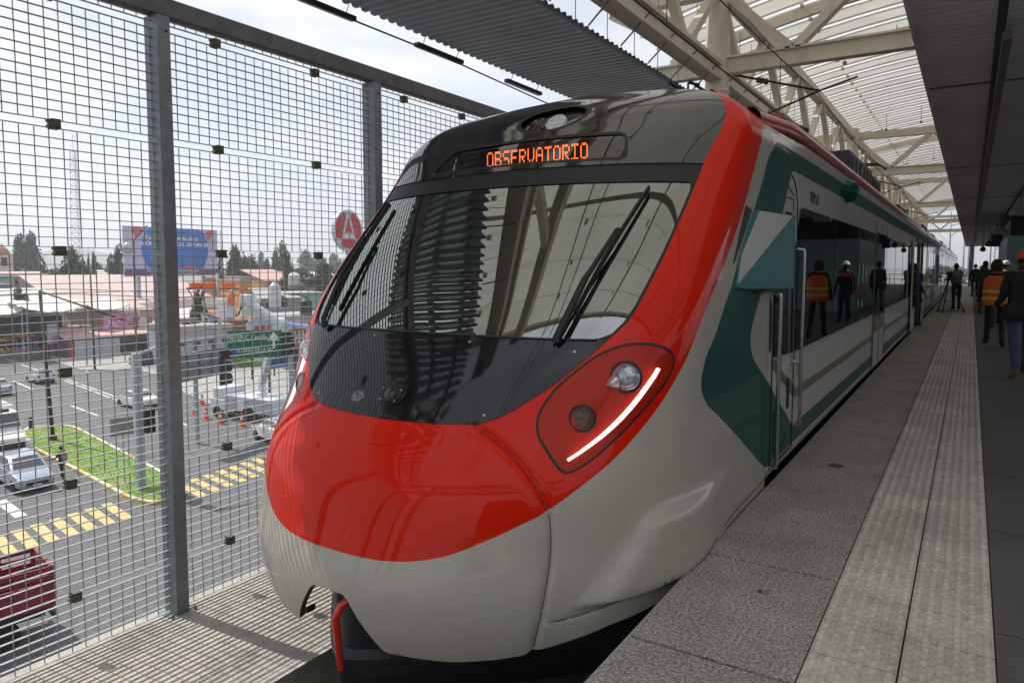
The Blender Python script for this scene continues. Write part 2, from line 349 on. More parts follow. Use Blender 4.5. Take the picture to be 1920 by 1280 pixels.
skirtP=smooth_line([sa(*p) for p in [(1.009,-.085),(1.062,-.083),(1.188,-.057),(1.301,-.030),(1.367,-.016)]]+[sy(3.75,-.0),sy(4.3,.015),sy(5.5,.03)],.03)
doorTip=None
def sstep(x): x=np.clip(x,0,1); return x*x*(3-2*x)
def disp_amt(s,z,P):
    a,y=P[...,0],P[...,1]
    d=np.zeros_like(s)
    ds=pldist(s,z,seamP); d-= .020*np.exp(-(ds/.012)**2)
    inside=inpoly(s,z,[(0,.9)]+[(p[0],p[1]) for p in seamP]+[(0,-.6)])
    d+=np.where(inside,.010*sstep((ds-.004)/.05),0)
    dk=pldist(s,z,skirtP); d-=.005*np.exp(-(dk/.008)**2)
    fr=y-(3.285-(0.40-z)*.90)
    fl=sstep(fr/.20)*sstep((.41-z)/.10)*sstep((z+.045)/.05)*(1-sstep((y-3.55)/1.1))*sstep((a-.9)/.1)
    d+=.062*fl
    return d
def Pn(s,z,eps=.004):
    """displaced position + normal"""
    def D(s,z):
        P=Pbase(s,z);e=.003
        u=Pbase(np.maximum(s,0)+e,z)-Pbase(np.maximum(s-e,0),z);zc=np.clip(z,-.7,ZT-.012);w=Pbase(s,zc+e)-Pbase(s,zc-e)
        n=np.cross(u,w);n/=np.linalg.norm(n,axis=-1,keepdims=True)+1e-12
        return P+n*disp_amt(s,z,P)[...,None],n
    P,_=D(s,z)
    zc=np.clip(z,-.7,ZT-.012);s0=np.maximum(s,eps)
    u=D(s0+eps,zc)[0]-D(s0-eps,zc)[0];w=D(s0,zc+eps)[0]-D(s0,zc-eps)[0]
    n=np.cross(u,w);n/=np.linalg.norm(n,axis=-1,keepdims=True)+1e-12
    z0=(s<1e-6);n[z0,0]=0;n/=np.linalg.norm(n,axis=-1,keepdims=True)+1e-12
    return P,n
def shell_obj(name,P,Nn,tris,mats,mi,parent,off=0.,mirror=True):
    """build object from half-shell verts/normals (local to train empty), mirrored to both sides, with custom normals"""
    use=np.unique(tris);rem=-np.ones(len(P),int);rem[use]=np.arange(len(use))
    p=P[use]+Nn[use]*off;n=Nn[use];t=rem[tris];k=len(p)
    if mirror:
        pm=p*np.array([-1,1,1]);nm=n*np.array([-1,1,1]);idx=np.arange(k)+k;cen=np.abs(p[:,0])<1e-6
        p2=np.concatenate([p,pm]);n2=np.concatenate([n,nm]);idx[cen]=np.arange(k)[cen]
        tm=idx[t][:,::-1];tt=np.concatenate([t,tm]);mm=np.concatenate([mi,mi])
        us=np.unique(tt);rr=-np.ones(len(p2),int);rr[us]=np.arange(len(us));p,n,t,mi=p2[us],n2[us],rr[tt],mm
    me=bpy.data.meshes.new(name);me.from_pydata(p.tolist(),[],t.tolist())
    for m in mats: me.materials.append(m)
    me.polygons.foreach_set('material_index',[int(x) for x in mi]);me.polygons.foreach_set('use_smooth',[True]*len(me.polygons))
    me.update();me.normals_split_custom_set_from_vertices(n.tolist())
    o=bpy.data.objects.new(name,me);COL.objects.link(o);o.parent=parent;return o
train=empty('train',(XC,2.5,-1.1),0,'long commuter train with red, pale grey and dark green nose standing beside the platform','train')
T0=Vector((XC,2.5,-1.1))
def tl(p): return (p[0],p[1]-2.5,p[2]+1.1)      # shell coords (a,y,z) -> train local
def build_nose():
    lines=[redIn,redOut,greenP,greenW,HLs,HLi,glassP,bandP,dispP,dispO,lampO,lampI,botL]
    lines=[dens(l,.03,False) for l in lines]
    cl=[False]*13;cl[4]=cl[5]=True
    zr=np.concatenate([np.arange(-.32,2.42,.036),ZT-.0005-(ZT-2.42)*np.linspace(1,0,22)**2.0])
    pts=[]
    rear=[(float(s_of_y(SEAM,z)),float(z)) for z in zr]
    lines.append(rear);cl.append(False);lines.append([(0,float(z)) for z in zr]);cl.append(False)
    top=[(x,float(zr[-1])) for x in np.linspace(0,rear[-1][0],30)];lines.append(top);cl.append(False)
    allp=np.array([p for l in lines for p in l])
    k=0
    for z,(sr,_) in zip(zr[:-1],rear[:-1]):
        k+=1
        for s in np.arange(.022*(k%2)+.03,sr-.02,.044): pts.append((s,z))
    for o_ in (.006,.013,.022,.034):
        for pl in (seamP,skirtP):
            if pl is skirtP and o_>.014: continue
            for sg in (-1,1):
                for i in range(1,len(pl)-1):
                    t=Vector(pl[i+1])-Vector(pl[i-1]);t.normalize();q=Vector(pl[i])+Vector((-t.y,t.x))*o_*sg;pts.append((q.x,q.y))
    pts+= [tuple(p) for p in seamP[1:-1]]+[tuple(p) for p in skirtP[1:-1]]
    pts=np.array(pts)
    # drop free points too close to feature points
    cell={}
    for p in allp: cell.setdefault((int(p[0]/.012),int(p[1]/.012)),[]).append(p)
    keep=[]
    for p in pts:
        i,j=int(p[0]/.012),int(p[1]/.012);ok=True
        for di in (-1,0,1):
            for dj in (-1,0,1):
                for q in cell.get((i+di,j+dj),()):
                    if abs(q[0]-p[0])+abs(q[1]-p[1])<.010: ok=False
        keep.append(ok)
    pts=pts[np.array(keep)]
    V,T=cdt([tuple(p) for p in pts],lines,cl)
    c=V[T].mean(1);cs,cz=c[:,0],c[:,1]
    dom=inpoly(cs,cz,[(-.001,-.32)]+[(p[0],p[1]) for p in rear]+[(-.001,rear[-1][1])])
    dom&=~inpoly(cs,cz,[(-.1,-.7)]+[(-.1,botL[0][1])]+botL+[(9,botL[-1][1]),(9,-.7)])
    ar=np.abs((V[T[:,1],0]-V[T[:,0],0])*(V[T[:,2],1]-V[T[:,0],1])-(V[T[:,2],0]-V[T[:,0],0])*(V[T[:,1],1]-V[T[:,0],1]))
    dom&=ar>1e-9
    T=T[dom];cs,cz=cs[dom],cz[dom]
    # orientation: make cross(ds,dz) outward => CCW in (s,z)
    x=V[T];sg=(x[:,1,0]-x[:,0,0])*(x[:,2,1]-x[:,0,1])-(x[:,2,0]-x[:,0,0])*(x[:,1,1]-x[:,0,1]);T[sg<0]=T[sg<0][:,::-1]
    P,Nn=Pn(V[:,0],V[:,1])
    # shell normal of cross(u,w): check sign (should point to -y / +x)
    if Nn[:,1].mean()>0: Nn=-Nn;T=T[:,::-1]
    P=P-np.array([0,2.5,-1.1])
    mask=inpoly(cs,cz,[(-.1,redIn[0][1])]+redIn+[(redIn[-1][0],3.1),(-.1,3.1)])
    redp=inpoly(cs,cz,[(-.1,redOut[0][1])]+redOut+[(redOut[-1][0],3.1),(-.1,3.1)])
    gr=inpoly(cs,cz,greenP+[(9,greenP[-1][1]),(9,greenP[0][1])])&~inpoly(cs,cz,greenW+[(9,greenW[-1][1]),(9,greenW[0][1])])
    hl=inpoly(cs,cz,HLs);hli=inpoly(cs,cz,HLi)
    gl=inpoly(cs,cz,[(-.1,glassP[0][1])]+glassP+[(-.1,glassP[-1][1])])
    bd=inpoly(cs,cz,[(-.1,bandP[0][1])]+bandP+[(-.1,bandP[-1][1])])
    dp=inpoly(cs,cz,[(-.1,dispP[0][1])]+dispP+[(-.1,dispP[-1][1])])
    dpo=inpoly(cs,cz,[(-.1,dispO[0][1])]+dispO+[(-.1,dispO[-1][1])])
    lo=inpoly(cs,cz,[(-.1,lampO[0][1])]+lampO+[(-.1,lampO[-1][1])]);li=inpoly(cs,cz,[(-.1,lampI[0][1])]+lampI+[(-.1,lampI[-1][1])])
    R_=np.zeros(len(T),int)               # 0 grey 1 red 2 green 3 mask 4 glass 5 band 6 disp 7 disp rim 8 lamp rim 9 lamp 10 hl rim 11 hl
    R_[gr]=2;R_[redp]=1;R_[mask]=3;R_[hl&~mask]=10;R_[hli&~mask]=11;R_[mask&dpo]=7;R_[mask&dp]=6;R_[mask&lo]=8;R_[mask&li]=9;R_[mask&bd]=5;R_[mask&gl]=4
    def part(name,ids,mats,parent=train,off=0.,PP=None):
        sel=np.isin(R_,ids);mp={k:i for i,k in enumerate(ids)}
        return shell_obj(name,P if PP is None else PP,Nn,T[sel],mats,np.array([mp[k] for k in R_[sel]]),parent,off)
    part('cab_shell',[0,1,2,10],[M_grey,M_red,M_green,M_matblk])
    lowk=[3]
    sel=R_==3
    # the glossy black mask is split into the panel under the windscreen and the roof fairing above it
    R_[sel&(cz<1.224)]=12
    # thin border left and right of the pane belongs to the frame
    R_[(R_==3)&(cz<2.2)]=5
    part('nose_panel',[12],[M_black],off=.004)
    fair=part('roof_fairing',[3,7,8],[M_fair,M_matblk,M_matblk])
    part('windscreen_frame_shade',[5],[M_matblk],off=-.006)  # side borders are frame, top band is overhang shade painted matte black
    part('windscreen',[4],[M_wind],off=-.012)
    ds=part('destination_display',[6],[M_dispgl],off=-.006)
    lw=part('roof_lamp',[9],[M_fair],off=-.03)
    # headlight bowls: push the surface in with distance to the edge
    dd=pldist(V[:,0],V[:,1],HLi+[HLi[0]]);PP=P-Nn*(.055*sstep(dd/.10)+.004)[:,None]
    sel=R_==11;hp=[]
    for side in (1,-1):
        q=PP*np.array([side,1,1]);n=Nn*np.array([side,1,1]);t=T[sel] if side>0 else T[sel][:,::-1]
        h=shell_obj('headlight',q,n,t,[M_redbowl],np.zeros(sel.sum(),int),train,0,False)
        shell_obj('lamp_cover',P*np.array([side,1,1]),n,t,[M_clear],np.zeros(sel.sum(),int),h,.001,False).parent=h
        hp.append(h)
    def SP(a,z,off=0.,y=None):
        s=np.array([float(s_of_a(abs(a),z))]);p,n=Pn(s,np.array([float(z)]));sg=1 if a>=0 else -1
        p=Vector((p[0][0]*sg,p[0][1]-2.5,p[0][2]+1.1));n=Vector((n[0][0]*sg,n[0][1],n[0][2]))
        if n.y>0: n=-n
        return p+n*off,n
    # lamps inside the bowls
    for side,h in zip((1,-1),hp):
        p,n=SP(1.213*side,1.052,-.05);ax=(n+Vector((0,-.9,0))).normalized()
        b=MB();b.lathe(p,[(.080,-.02),(.084,.010),(.076,.014),(.074,.0)],28,0,ax);b.lathe(p,[(.074,.004),(.070,.022),(.056,.042),(.032,.054),(.0,.058)],28,1,ax)
        b.build('lamp',[M_matblk,M_lens],h,True,40)
        q_,n3=SP(1.13*side,1.015,-.045);b=MB();b.tube([p-n*.012,p.lerp(q_,.6)-n*.002,q_],[.056,.034,.003],14);b.build('reflector',M_silver,h,True,60)
        p,n=SP(1.062*side,.862,-.052);ax=(n+Vector((0,-.8,0))).normalized()
        b=MB();b.lathe(p,[(.068,-.02),(.070,.012),(.062,.016),(.060,.0)],28,0,ax);b.lathe(p,[(.060,.002),(.03,.010),(.0,.012)],28,1,ax)
        b.build('lamp',[M_matblk,M_lens2],h,True,40)
        pts=[(1.042,.671),(1.078,.700),(1.116,.735),(1.15,.768),(1.184,.807),(1.216,.85),(1.246,.898),(1.273,.947),(1.297,.998),(1.318,1.045),(1.330,1.082)]
        b=MB();Ls=[];
        for i,(a,z) in enumerate(pts):
            p,n=SP(a*side,z,-.018);j=min(i+1,len(pts)-1);k=max(i-1,0)
            t=(SP(pts[j][0]*side,pts[j][1])[0]-SP(pts[k][0]*side,pts[k][1])[0]).normalized();w=n.cross(t).normalized()
            wd=.0095*(.75+.25*math.sin(PI*i/(len(pts)-1)));Ls.append((p-w*wd,p+w*wd,p+w*wd-n*.02,p-w*wd-n*.02))
        vs=[q for L_ in Ls for q in L_];fs=[]
        for i in range(len(Ls)-1):
            for k in range(4): fs.append((4*i+k,4*i+(k+1)%4,4*i+4+(k+1)%4,4*i+4+k))
        fs+=[(0,1,2,3),tuple(4*(len(Ls)-1)+k for k in (3,2,1,0))]
        b.add(vs,fs);b.build('light_strip',M_led,h)
    # destination text in LED dots
    FONT={'O':('01110','10001','10001','10001','10001','10001','01110'),'B':('11110','10001','10001','11110','10001','10001','11110'),'S':('01111','10000','10000','01110','00001','00001','11110'),
     'E':('11111','10000','10000','11110','10000','10000','11111'),'R':('11110','10001','10001','11110','10100','10010','10001'),'V':('10001','10001','10001','10001','10001','01010','00100'),
     'A':('01110','10001','10001','11111','10001','10001','10001'),'T':('11111','00100','00100','00100','00100','00100','00100'),'I':('11111','00100','00100','00100','00100','00100','11111')}
    # upright LED board behind the display glass
    yb=4.475-2.5;b=MB();b.box((-.72,yb,2.30+1.1),(.72,yb+.03,2.50+1.1));bd_=b.build('display_board',M_screen,ds)
    b=MB();word='OBSERVATORIO';W=len(word)*6-1;a0,a1=-.43,.40;dx=(a1-a0)/(W-1)
    for ci,ch in enumerate(word):
        for r,row in enumerate(FONT[ch]):
            for k,bit in enumerate(row):
                if bit=='0': continue
                for q in (0,1):
                    a=a0+dx*(ci*6+k);z=2.462+1.1-.012-(.105*(r*2+q)/13)
                    b.add([(a-.0042,yb-.002,z-.0032),(a+.0042,yb-.002,z-.0032),(a+.0042,yb-.002,z+.0032),(a-.0042,yb-.002,z+.0032)],[(0,1,2,3)])
    b.build('display_text',M_amber,bd_,recalc=False).parent=ds
    # crystal reflector in the roof lamp
    p,n=SP(.05,2.665,-.02);ax=(n+Vector((0,-.5,0))).normalized()
    b=MB();b.lathe(p,[(.085,-.01),(.082,.012),(.05,.03),(.0,.036)],24,0,ax);b.build('lamp_reflector',M_crystal,lw,True,40)
    p,n=SP(-.10,2.665,-.02);b=MB();b.lathe(p,[(.075,-.01),(.072,.008),(.0,.02)],24,0,(n+Vector((0,-.5,0))).normalized());b.build('lamp_reflector',M_screen,lw,True,40)
    # front camera
    p,n=SP(0,.892,.004);up=Vector((0,0,1));u=Vector((1,0,0));w=n.cross(u).normalized();w=w if w.z>0 else -w
    tri=round_poly([(-.085,-.055),(.085,-.055),(.105,.05),(.0,.085),(-.105,.05)],.05)
    b=MB();b.prism(tri,p-n*.01,u,w,n*.02,0);b.prism([(x*.8,y*.8) for x,y in tri],p+n*.0095,u,w,n*.006,1)
    cam_=b.build('front_camera',[M_black,M_matblk],train,False,bevel=.003)
    b=MB();b.lathe(p+n*.014,[(.048,0),(.048,.006),(.040,.008)],24,0,n);b.lathe(p+n*.015,[(.038,.004),(.025,.010),(0,.013)],24,1,n);b.build('lens',[M_matblk,M_screen],cam_,True,40)
    b=MB()
    for x,y in ((-.066,.03),(.066,.03),(-.05,-.038),(.05,-.038)): b.lathe(p+u*x+w*y+n*.012,[(.006,0),(.005,.006),(0,.007)],10,0,n)
    b.build('screw_set',M_chrome,cam_)
    for a,z in ((.95,1.165),(-.95,1.165),(.6,.85),(-.6,.85),(0.35,1.19),(-.35,1.19)):
        q,n2=SP(a,z,.004);b=MB();b.lathe(q,[(.008,0),(.007,.003),(0,.004)],10,0,n2);b.build('panel_screw',M_chrome,train)
    # wipers
    for sd in (1,-1):
        def wp(a,z,o_): return SP(a*sd,z,o_)[0]
        b=MB();b.tube([wp(.857,1.20,.02),wp(.862,1.235,.05),wp(.905,1.50,.075),wp(.955,1.77,.06),wp(.957,1.785,.045)],[.016,.018,.015,.012,.01],8)
        b.tube([wp(.83,1.20,.03),wp(.88,1.50,.055),wp(.945,1.72,.05)],.007,6)
        wpr=b.build('wiper',M_matblk,train,True,50)
        b=MB();bl=[wp(.895+.125*t,1.34+.715*t,.022+.012*math.sin(PI*t)) for t in np.linspace(0,1,9)]
        for i in range(8): b.bar(bl[i],bl[i+1],.012,.035,0,SP(.95*sd,1.7)[1])
        b.build('wiper_blade',M_rubber,wpr)
    # thin lip between windscreen and panel
    b=MB();b.tube([SP(a,1.222,.006)[0] for a in np.linspace(-1.04,1.04,33)],.007,6);b.build('windscreen_sill',M_dark,train,True)
    for nm_,pl in (('panel_gap',seamP),('panel_gap',skirtP)):
        for sd in (1,-1):
            pts=[]
            for s,z in pl[::2]:
                p_,n_=Pn(np.array([s]),np.array([z]));p_=p_[0]-np.array([0,2.5,-1.1]);pts.append((p_[0]*sd,p_[1],p_[2]))
            b=MB();b.tube(pts,.0032,5);b.build(nm_,mat('panel_gap_dark',(.03,.028,.025),.8),train)
    b=MB();hp_=[Vector((.135,2.58-2.5,-.03+1.1)),Vector((.115,2.50-2.5,-.045+1.1)),Vector((.085,2.435-2.5,-.075+1.1)),Vector((.07,2.41-2.5,-.13+1.1)),Vector((.075,2.42-2.5,-.25+1.1)),Vector((.085,2.425-2.5,-.375+1.1)),Vector((.086,2.425-2.5,-.40+1.1))]
    b.tube(hp_,[.021,.021,.021,.020,.019,.017,.013],12);b.build('coupling_hose',mat('hose_red',(.55,.02,.01),.3,coat=.5),train,True,50)
    # bracket at the left notch tip
    b=MB();p,n=SP(-.235,-.20,-.02);b.box((p.x-.005,p.y,p.z-.02),(p.x+.015,p.y+.06,p.z+.012));b.build('bracket',M_valance,train,bevel=.006)
    # inner skin so the notch edge has thickness
    zs=np.linspace(0,1,40);pl=dens(botL,.03,False);b=MB();vs=[];fs=[]
    for sd in (1,-1):
        o=len(vs)
        for s,z in pl:
            p_,n_=Pn(np.array([s]),np.array([z]));p_=p_[0]-np.array([0,2.5,-1.1]);n_=n_[0]
            if n_[1]>0 and s<SQ: n_=-n_
            if s>=SQ: n_=np.array([1,0,0.])
            q=p_-n_*.035;vs+=[(p_[0]*sd,p_[1],p_[2]),(q[0]*sd,q[1],q[2])]
        fs+=[(o+2*i,o+2*i+1,o+2*i+3,o+2*i+2) for i in range(len(pl)-1)]
    b.add(vs,fs);b.build('shell_edge',mat('shell_edge_olive',(.16,.145,.10),.6),train,recalc=False)
    return SP
SP=build_nose()
# ---- V shaped obstacle deflector under the nose
def plough():
    b=MB();vs=[];fs=[];aa=np.linspace(-1.22,1.22,49)
    rows=[(.06,.06),(-.12,.0),(-.36,.0),(-.40,-.035),(-.64,.03)]
    for dz,dy in rows:
        for a in aa: vs.append((a,2.54+1.02*(math.sqrt(a*a+.012)-.11)+dy-2.5+.06*max(0,abs(a)-.8),dz+1.1))
    n=len(aa)
    for j in range(len(rows)-1):
        for i in range(n-1): fs.append((j*n+i,(j+1)*n+i,(j+1)*n+i+1,j*n+i+1))
    b.add(vs,fs);o=b.build('obstacle_deflector',M_valance,train,True,30);md=o.modifiers.new('s','SOLIDIFY');md.thickness=.03;md.offset=-1
plough()
# ---- dark cab interior behind the windscreen
def cab_inside():
    b=MB();b.box((-1.05,2.0,2.0),(1.05,2.05,3.38));b.box((-.8,1.2,2.0),(.8,2.0,2.05))
    b.box((-.9,1.15,2.05),(.9,1.6,2.22),1);b.box((-.55,1.55,2.05),(.0,1.95,2.5),1);b.box((-.5,1.85,2.45),(-.05,2.0,3.05),1)
    b.build('cab_interior',[M_matblk,mat('cab_desk_grey',(.09,.095,.10),.6)],train)
cab_inside()
# ---- side mirror flap
def flap():
    y0,y1,z0,z1=4.62,5.70,1.445,1.975
    b=MB();x0=HW-.01
    A=[(4.46,1.47),(4.66,1.455),(5.72,1.43),(5.72,1.985),(4.86,1.975),(4.52,1.66)]
    A=[(y-2.5,z+1.1) for y,z in A]
    n=len(A);fx=lambda y:x0+.022+.085*(y+2.5-4.45)/1.27
    b.add([(x0-.02,y,z) for y,z in A]+[(fx(y),y,z) for y,z in A],[tuple(range(n-1,-1,-1)),tuple(range(n,2*n))]+[(i,(i+1)%n,n+(i+1)%n,n+i) for i in range(n)],0)
    o=b.build('mirror_flap',M_mirrorgreen,train,bevel=.012)
    W=[(4.475,1.66),(4.86,1.962),(5.60,1.965),(4.60,1.50),(4.475,1.50)]
    W=[(y-2.5,z+1.1) for y,z in [(4.472,1.50),(4.53,1.664),(4.866,1.968),(5.62,1.978)]]
    b=MB();n=len(W);b.add([(fx(y)-.003,y,z) for y,z in W]+[(fx(y)+.004,y,z) for y,z in W],[tuple(range(n-1,-1,-1)),tuple(range(n,2*n))]+[(i,(i+1)%n,n+(i+1)%n,n+i) for i in range(n)]);b.build('flap_stripe',mat('flap_grey_white',(.55,.56,.54),.5,noise=(8,.08)),o)
    b=MB();b.prism([(y-2.5,z+1.1) for y,z in [(4.40,1.62),(4.53,1.72),(4.80,1.97),(4.66,1.99)]],(HW-.012,0,0),(0,1,0),(0,0,1),(.018,0,0));b.build('flap_recess',M_matblk,train)
    b=MB();b.box((x0,4.9-2.5,1.422+1.1),(x0+.05,5.70-2.5,1.440+1.1));b.build('flap_base',M_matblk,o)
flap()
# ---- car bodies: profile extruded along the track, with CDT-split sides
YA=SEAM+.006
def sidepart(name,polys,base,y0,y1,z0,z1,parent,step=.4):
    pass
def car_body(y0,y1,first,name='car_body'):
    """flat sides with painted bands, curved roof"""
    L0=y0-2.5;L1=y1-2.5
    b=MB()
    # roof and cant rail: rows of (a,z) from side top to side top
    zt=[2.62]+[ZS+(ZT-ZS)*t for t in (.45,.6,.72,.82,.9,.95,.98,.995)]
    prof=[(float(Wz(z)),z) for z in zt]+[(0.12,ZT)]
    full=prof+[(-a,z) for a,z in prof[::-1]]
    for i in range(len(full)-1):
        (a,z),(a2,z2)=full[i],full[i+1];mi=0 if max(z,z2)<2.9 else 1
        b.add([(a,L0,z+1.1),(a,L1,z+1.1),(a2,L1,z2+1.1),(a2,L0,z2+1.1)],[(0,1,2,3)],mi)
    body=b.build(name,[M_red,mat('train_roof_dark',(.035,.035,.038),.5,noise=(2,.2))],train,True,45)
    b=MB()
    for sd in (1,-1): b.prism([(sd*x,z+1.1) for x,z in ((1.30,2.785),(1.345,2.79),(1.345,2.825),(1.2,2.84),(1.2,2.785))],(0,L0+(.7 if first else 0),0),(1,0,0),(0,0,1),(0,L1-L0-(.7 if first else 0),0))
    b.build('gutter',mat('gutter_red',(.30,.018,.014),.4,coat=.4),body)
    b=MB();rp=[(1.33,2.615),(1.375,2.63),(1.41,2.665),(1.425,2.705),(1.415,2.745),(1.385,2.775),(1.33,2.79)]
    for sd in (1,-1):
        vs=[];fs=[];ys=[0,.1,.25,.45,.7,1.0,L1-L0] if first else [0,L1-L0]
        for yy in ys:
            k=float(sstep(yy/1.0)) if first else 1.
            for x,z in rp: vs.append((sd*(x-.085*(1-k)),L0+yy,z+1.1-.03*(1-k)))
        n=len(rp)
        for i in range(len(ys)-1):
            for q in range(n): fs.append((i*n+q,i*n+(q+1)%n,(i+1)*n+(q+1)%n,(i+1)*n+q))
        fs.append(tuple(range((len(ys)-1)*n,len(ys)*n)));b.add(vs,fs)
    b.build('cant_rail',mat('cant_rail_red',(.50,.02,.014),.33,coat=.5,noise=(2,.05)),body,True,60)
    # painted side sheets
    e=.0
    bands=[(.03,.10,M_white),(.10,.265,M_green),(.265,2.35,M_white),(2.35,2.53,M_green),(2.53,2.62,M_white)]
    return body,L0,L1
def flat_side(body,L0,L1,first,sd):
    """one CDT sheet for a side, split into painted areas"""
    y0,y1=L0+2.5,L1+2.5;lines=[];cl=[]
    top=[(y0,2.62),(y1,2.62)];
    if first:
        gA=[(y0-.5,2.40),(5.36,2.44),(5.44,2.485),(5.52,2.512),(5.62,2.52),(y1+.5,2.535),(y1+.5,2.345),(6.12,2.365),(6.03,2.355),(5.98,2.32),(5.74,2.03),(5.36,1.66),(y0-.5,1.2)]
        gB=[(y0-.5,.83),(5.36,.775),(5.50,.70),(6.168,.343),(6.29,.272),(y1+.5,.262),(y1+.5,.115),(5.5,.115),(5.36,.125),(y0-.5,.14)]
        br=[(5.47,.93),(5.60,.90),(6.36,.575),(y1+.5,.575),(y1+.5,.495),(6.38,.495),(6.3,.51),(5.47,.86)]
    else:
        gA=[(y0-.5,2.535),(y1+.5,2.535),(y1+.5,2.345),(y0-.5,2.345)];gB=[(y0-.5,.262),(y1+.5,.262),(y1+.5,.115),(y0-.5,.115)];br=[(y0-.5,.575),(y1+.5,.575),(y1+.5,.495),(y0-.5,.495)]
    def clip(p): return [(min(max(a,y0),y1),b) for a,b in p]
    outer=[(y0,.085),(y1,.085),(y1,2.62),(y0,2.62)]
    P=[dens(clip(q),.6) for q in (gA,gB,br)]+[dens(outer,.6)]+[dens([(y0,zq),(min(y0+2,y1),zq)],.12,False)[:-1]+dens([(min(y0+2,y1),zq),(y1,zq)],.6,False) for zq in (2.45,2.48,2.51,2.55,2.58)]
    V,T=cdt([],P,[True]*4+[False]*5);c=V[T].mean(1)
    ok=inpoly(c[:,0],c[:,1],outer);T=T[ok];c=c[ok]
    mi=np.zeros(len(T),int);mi[inpoly(c[:,0],c[:,1],br)]=2;mi[inpoly(c[:,0],c[:,1],gA)|inpoly(c[:,0],c[:,1],gB)]=1
    b=MB();b.v=[(sd*(HW-(HW-min(HW,float(Wz(z))))*((1-float(sstep((y-5.40)/1.3))) if first else 0.)),y-2.5,z+1.1) for y,z in V];b.f=[tuple(t if sd>0 else t[::-1]) for t in T];b.m=[int(x) for x in mi]
    o=b.build('side_panel',[M_white,M_green,M_brown],body,recalc=False)
    x=V[T];sg=(x[:,1,0]-x[:,0,0])*(x[:,2,1]-x[:,0,1])-(x[:,2,0]-x[:,0,0])*(x[:,1,1]-x[:,0,1])
    return o
def side_quad(body,name,poly,m,sd,off=.004,th=.004):
    b=MB();b.prism([(y-2.5,z+1.1) for y,z in poly],(sd*(HW+off),0,0),(0,1,0),(0,0,1),(sd*th,0,0));return b.build(name,m,body)
def make_car(y0,y1,first,sides=(1,-1)):
    body,L0,L1=car_body(y0,y1,first)
    if first: doors=[(12.0,13.6,False),(20.6,23.2,True)]
    else:
        w=y1-y0;doors=[(y0+w*.22,y0+w*.22+1.5,False),(y0+w*.68,y0+w*.68+1.5,False)]
    for sd in sides:
        flat_side(body,L0,L1,first,sd)
        wy=6.32 if first else y0+.6;ye=y1-.7
        segs=[];cur=wy
        for d0,d1,op in doors:
            segs.append((cur,d0-.06));cur=d1+.06
        segs.append((cur,ye))
        for k,(a,bb) in enumerate(segs):
            poly=[(a,.90),(bb,.90),(bb,2.10),(a,2.10)]
            if first and k==0: poly=[(a-.02,.90),(bb,.90),(bb,2.10),(a+.10,2.10),(a+.04,2.08),(a,2.0),(a-.10,1.75),(a-.02,1.70)]
            g=side_quad(body,'window_band',poly,M_sidegl,sd,.003,.005)
            b=MB();n=max(1,int((bb-a)/1.55))
            for i in range(1,n): yy=a+(bb-a)*i/n;b.box((sd*(HW+.008),yy-2.512,2.0),(sd*(HW+.0105),yy-2.488,3.2))
            if n>1: b.build('window_joint',M_rubber,g)
        for d0,d1,op in doors:
            if not op:
                d=side_quad(body,'door',[(d0,.06),(d1,.06),(d1,2.26),(d0,2.26)],M_white,sd,.002,.010)
                for (a,bb) in ((d0+.04,(d0+d1)/2-.02),((d0+d1)/2+.02,d1-.04)): side_quad(d,'pane',[(a,.62),(bb,.62),(bb,2.12),(a,2.12)],M_sidegl,sd,.013,.004)
                b=MB()
                for yy in (d0-.01,(d0+d1)/2,d1+.01): b.box((sd*(HW+.0135),yy-.012-2.5,1.15),(sd*(HW+.017),yy+.012-2.5,3.38))
                b.build('door_seal',M_rubber,d)
            else:
                d=side_quad(body,'doorway',[(d0,.03),(d1,.03),(d1,2.30),(d0,2.30)],M_matblk,sd,.002,.004)  # flat black sheet painted in place of the shade inside the open door
                for a,bb in ((d0-1.15,d0-.02),(d1+.02,d1+1.15)):
                    lf=side_quad(d,'door_leaf',[(a,.06),(bb,.06),(bb,2.26),(a,2.26)],M_white,sd,.04,.03)
                    side_quad(lf,'pane',[(a+.12,.62),(bb-.1,.62),(bb-.1,2.1),(a+.12,2.1)],M_sidegl,sd,.072,.004)
                b=MB()
                for yy in (d0-.01,d1+.01): b.box((sd*(HW+.03),yy-.09-2.5,1.15),(sd*(HW+.075),yy+.09-2.5,3.40))
                b.build('door_seal',M_rubber,d)
        side_quad(body,'sill_strip',[(y0,.062),(y1,.062),(y1,.088),(y0,.088)],mat('sill_grey',(.30,.29,.27),.5),sd,.002,.006)
    b=MB();b.box((-HW+.07,L0,.45),(HW-.07,L1,1.19));b.build('underframe',M_dark,body)
    epro=[(-HW+.03,1.1),(HW-.03,1.1)]+[(max(.03,float(Wz(z))-.03),z+1.08) for z in (2.42,2.6,2.7,2.8,2.87,2.92,2.95)]+[(-max(.03,float(Wz(z))-.03),z+1.08) for z in (2.95,2.92,2.87,2.8,2.7,2.6,2.42)]
    for yy in (L0+.02,L1-.05): b=MB();b.prism(epro,(0,yy,0),(1,0,0),(0,0,1),(0,.03,0));b.build('end_wall',M_dark,body)
    return body
body1=make_car(YA,26.9,True)
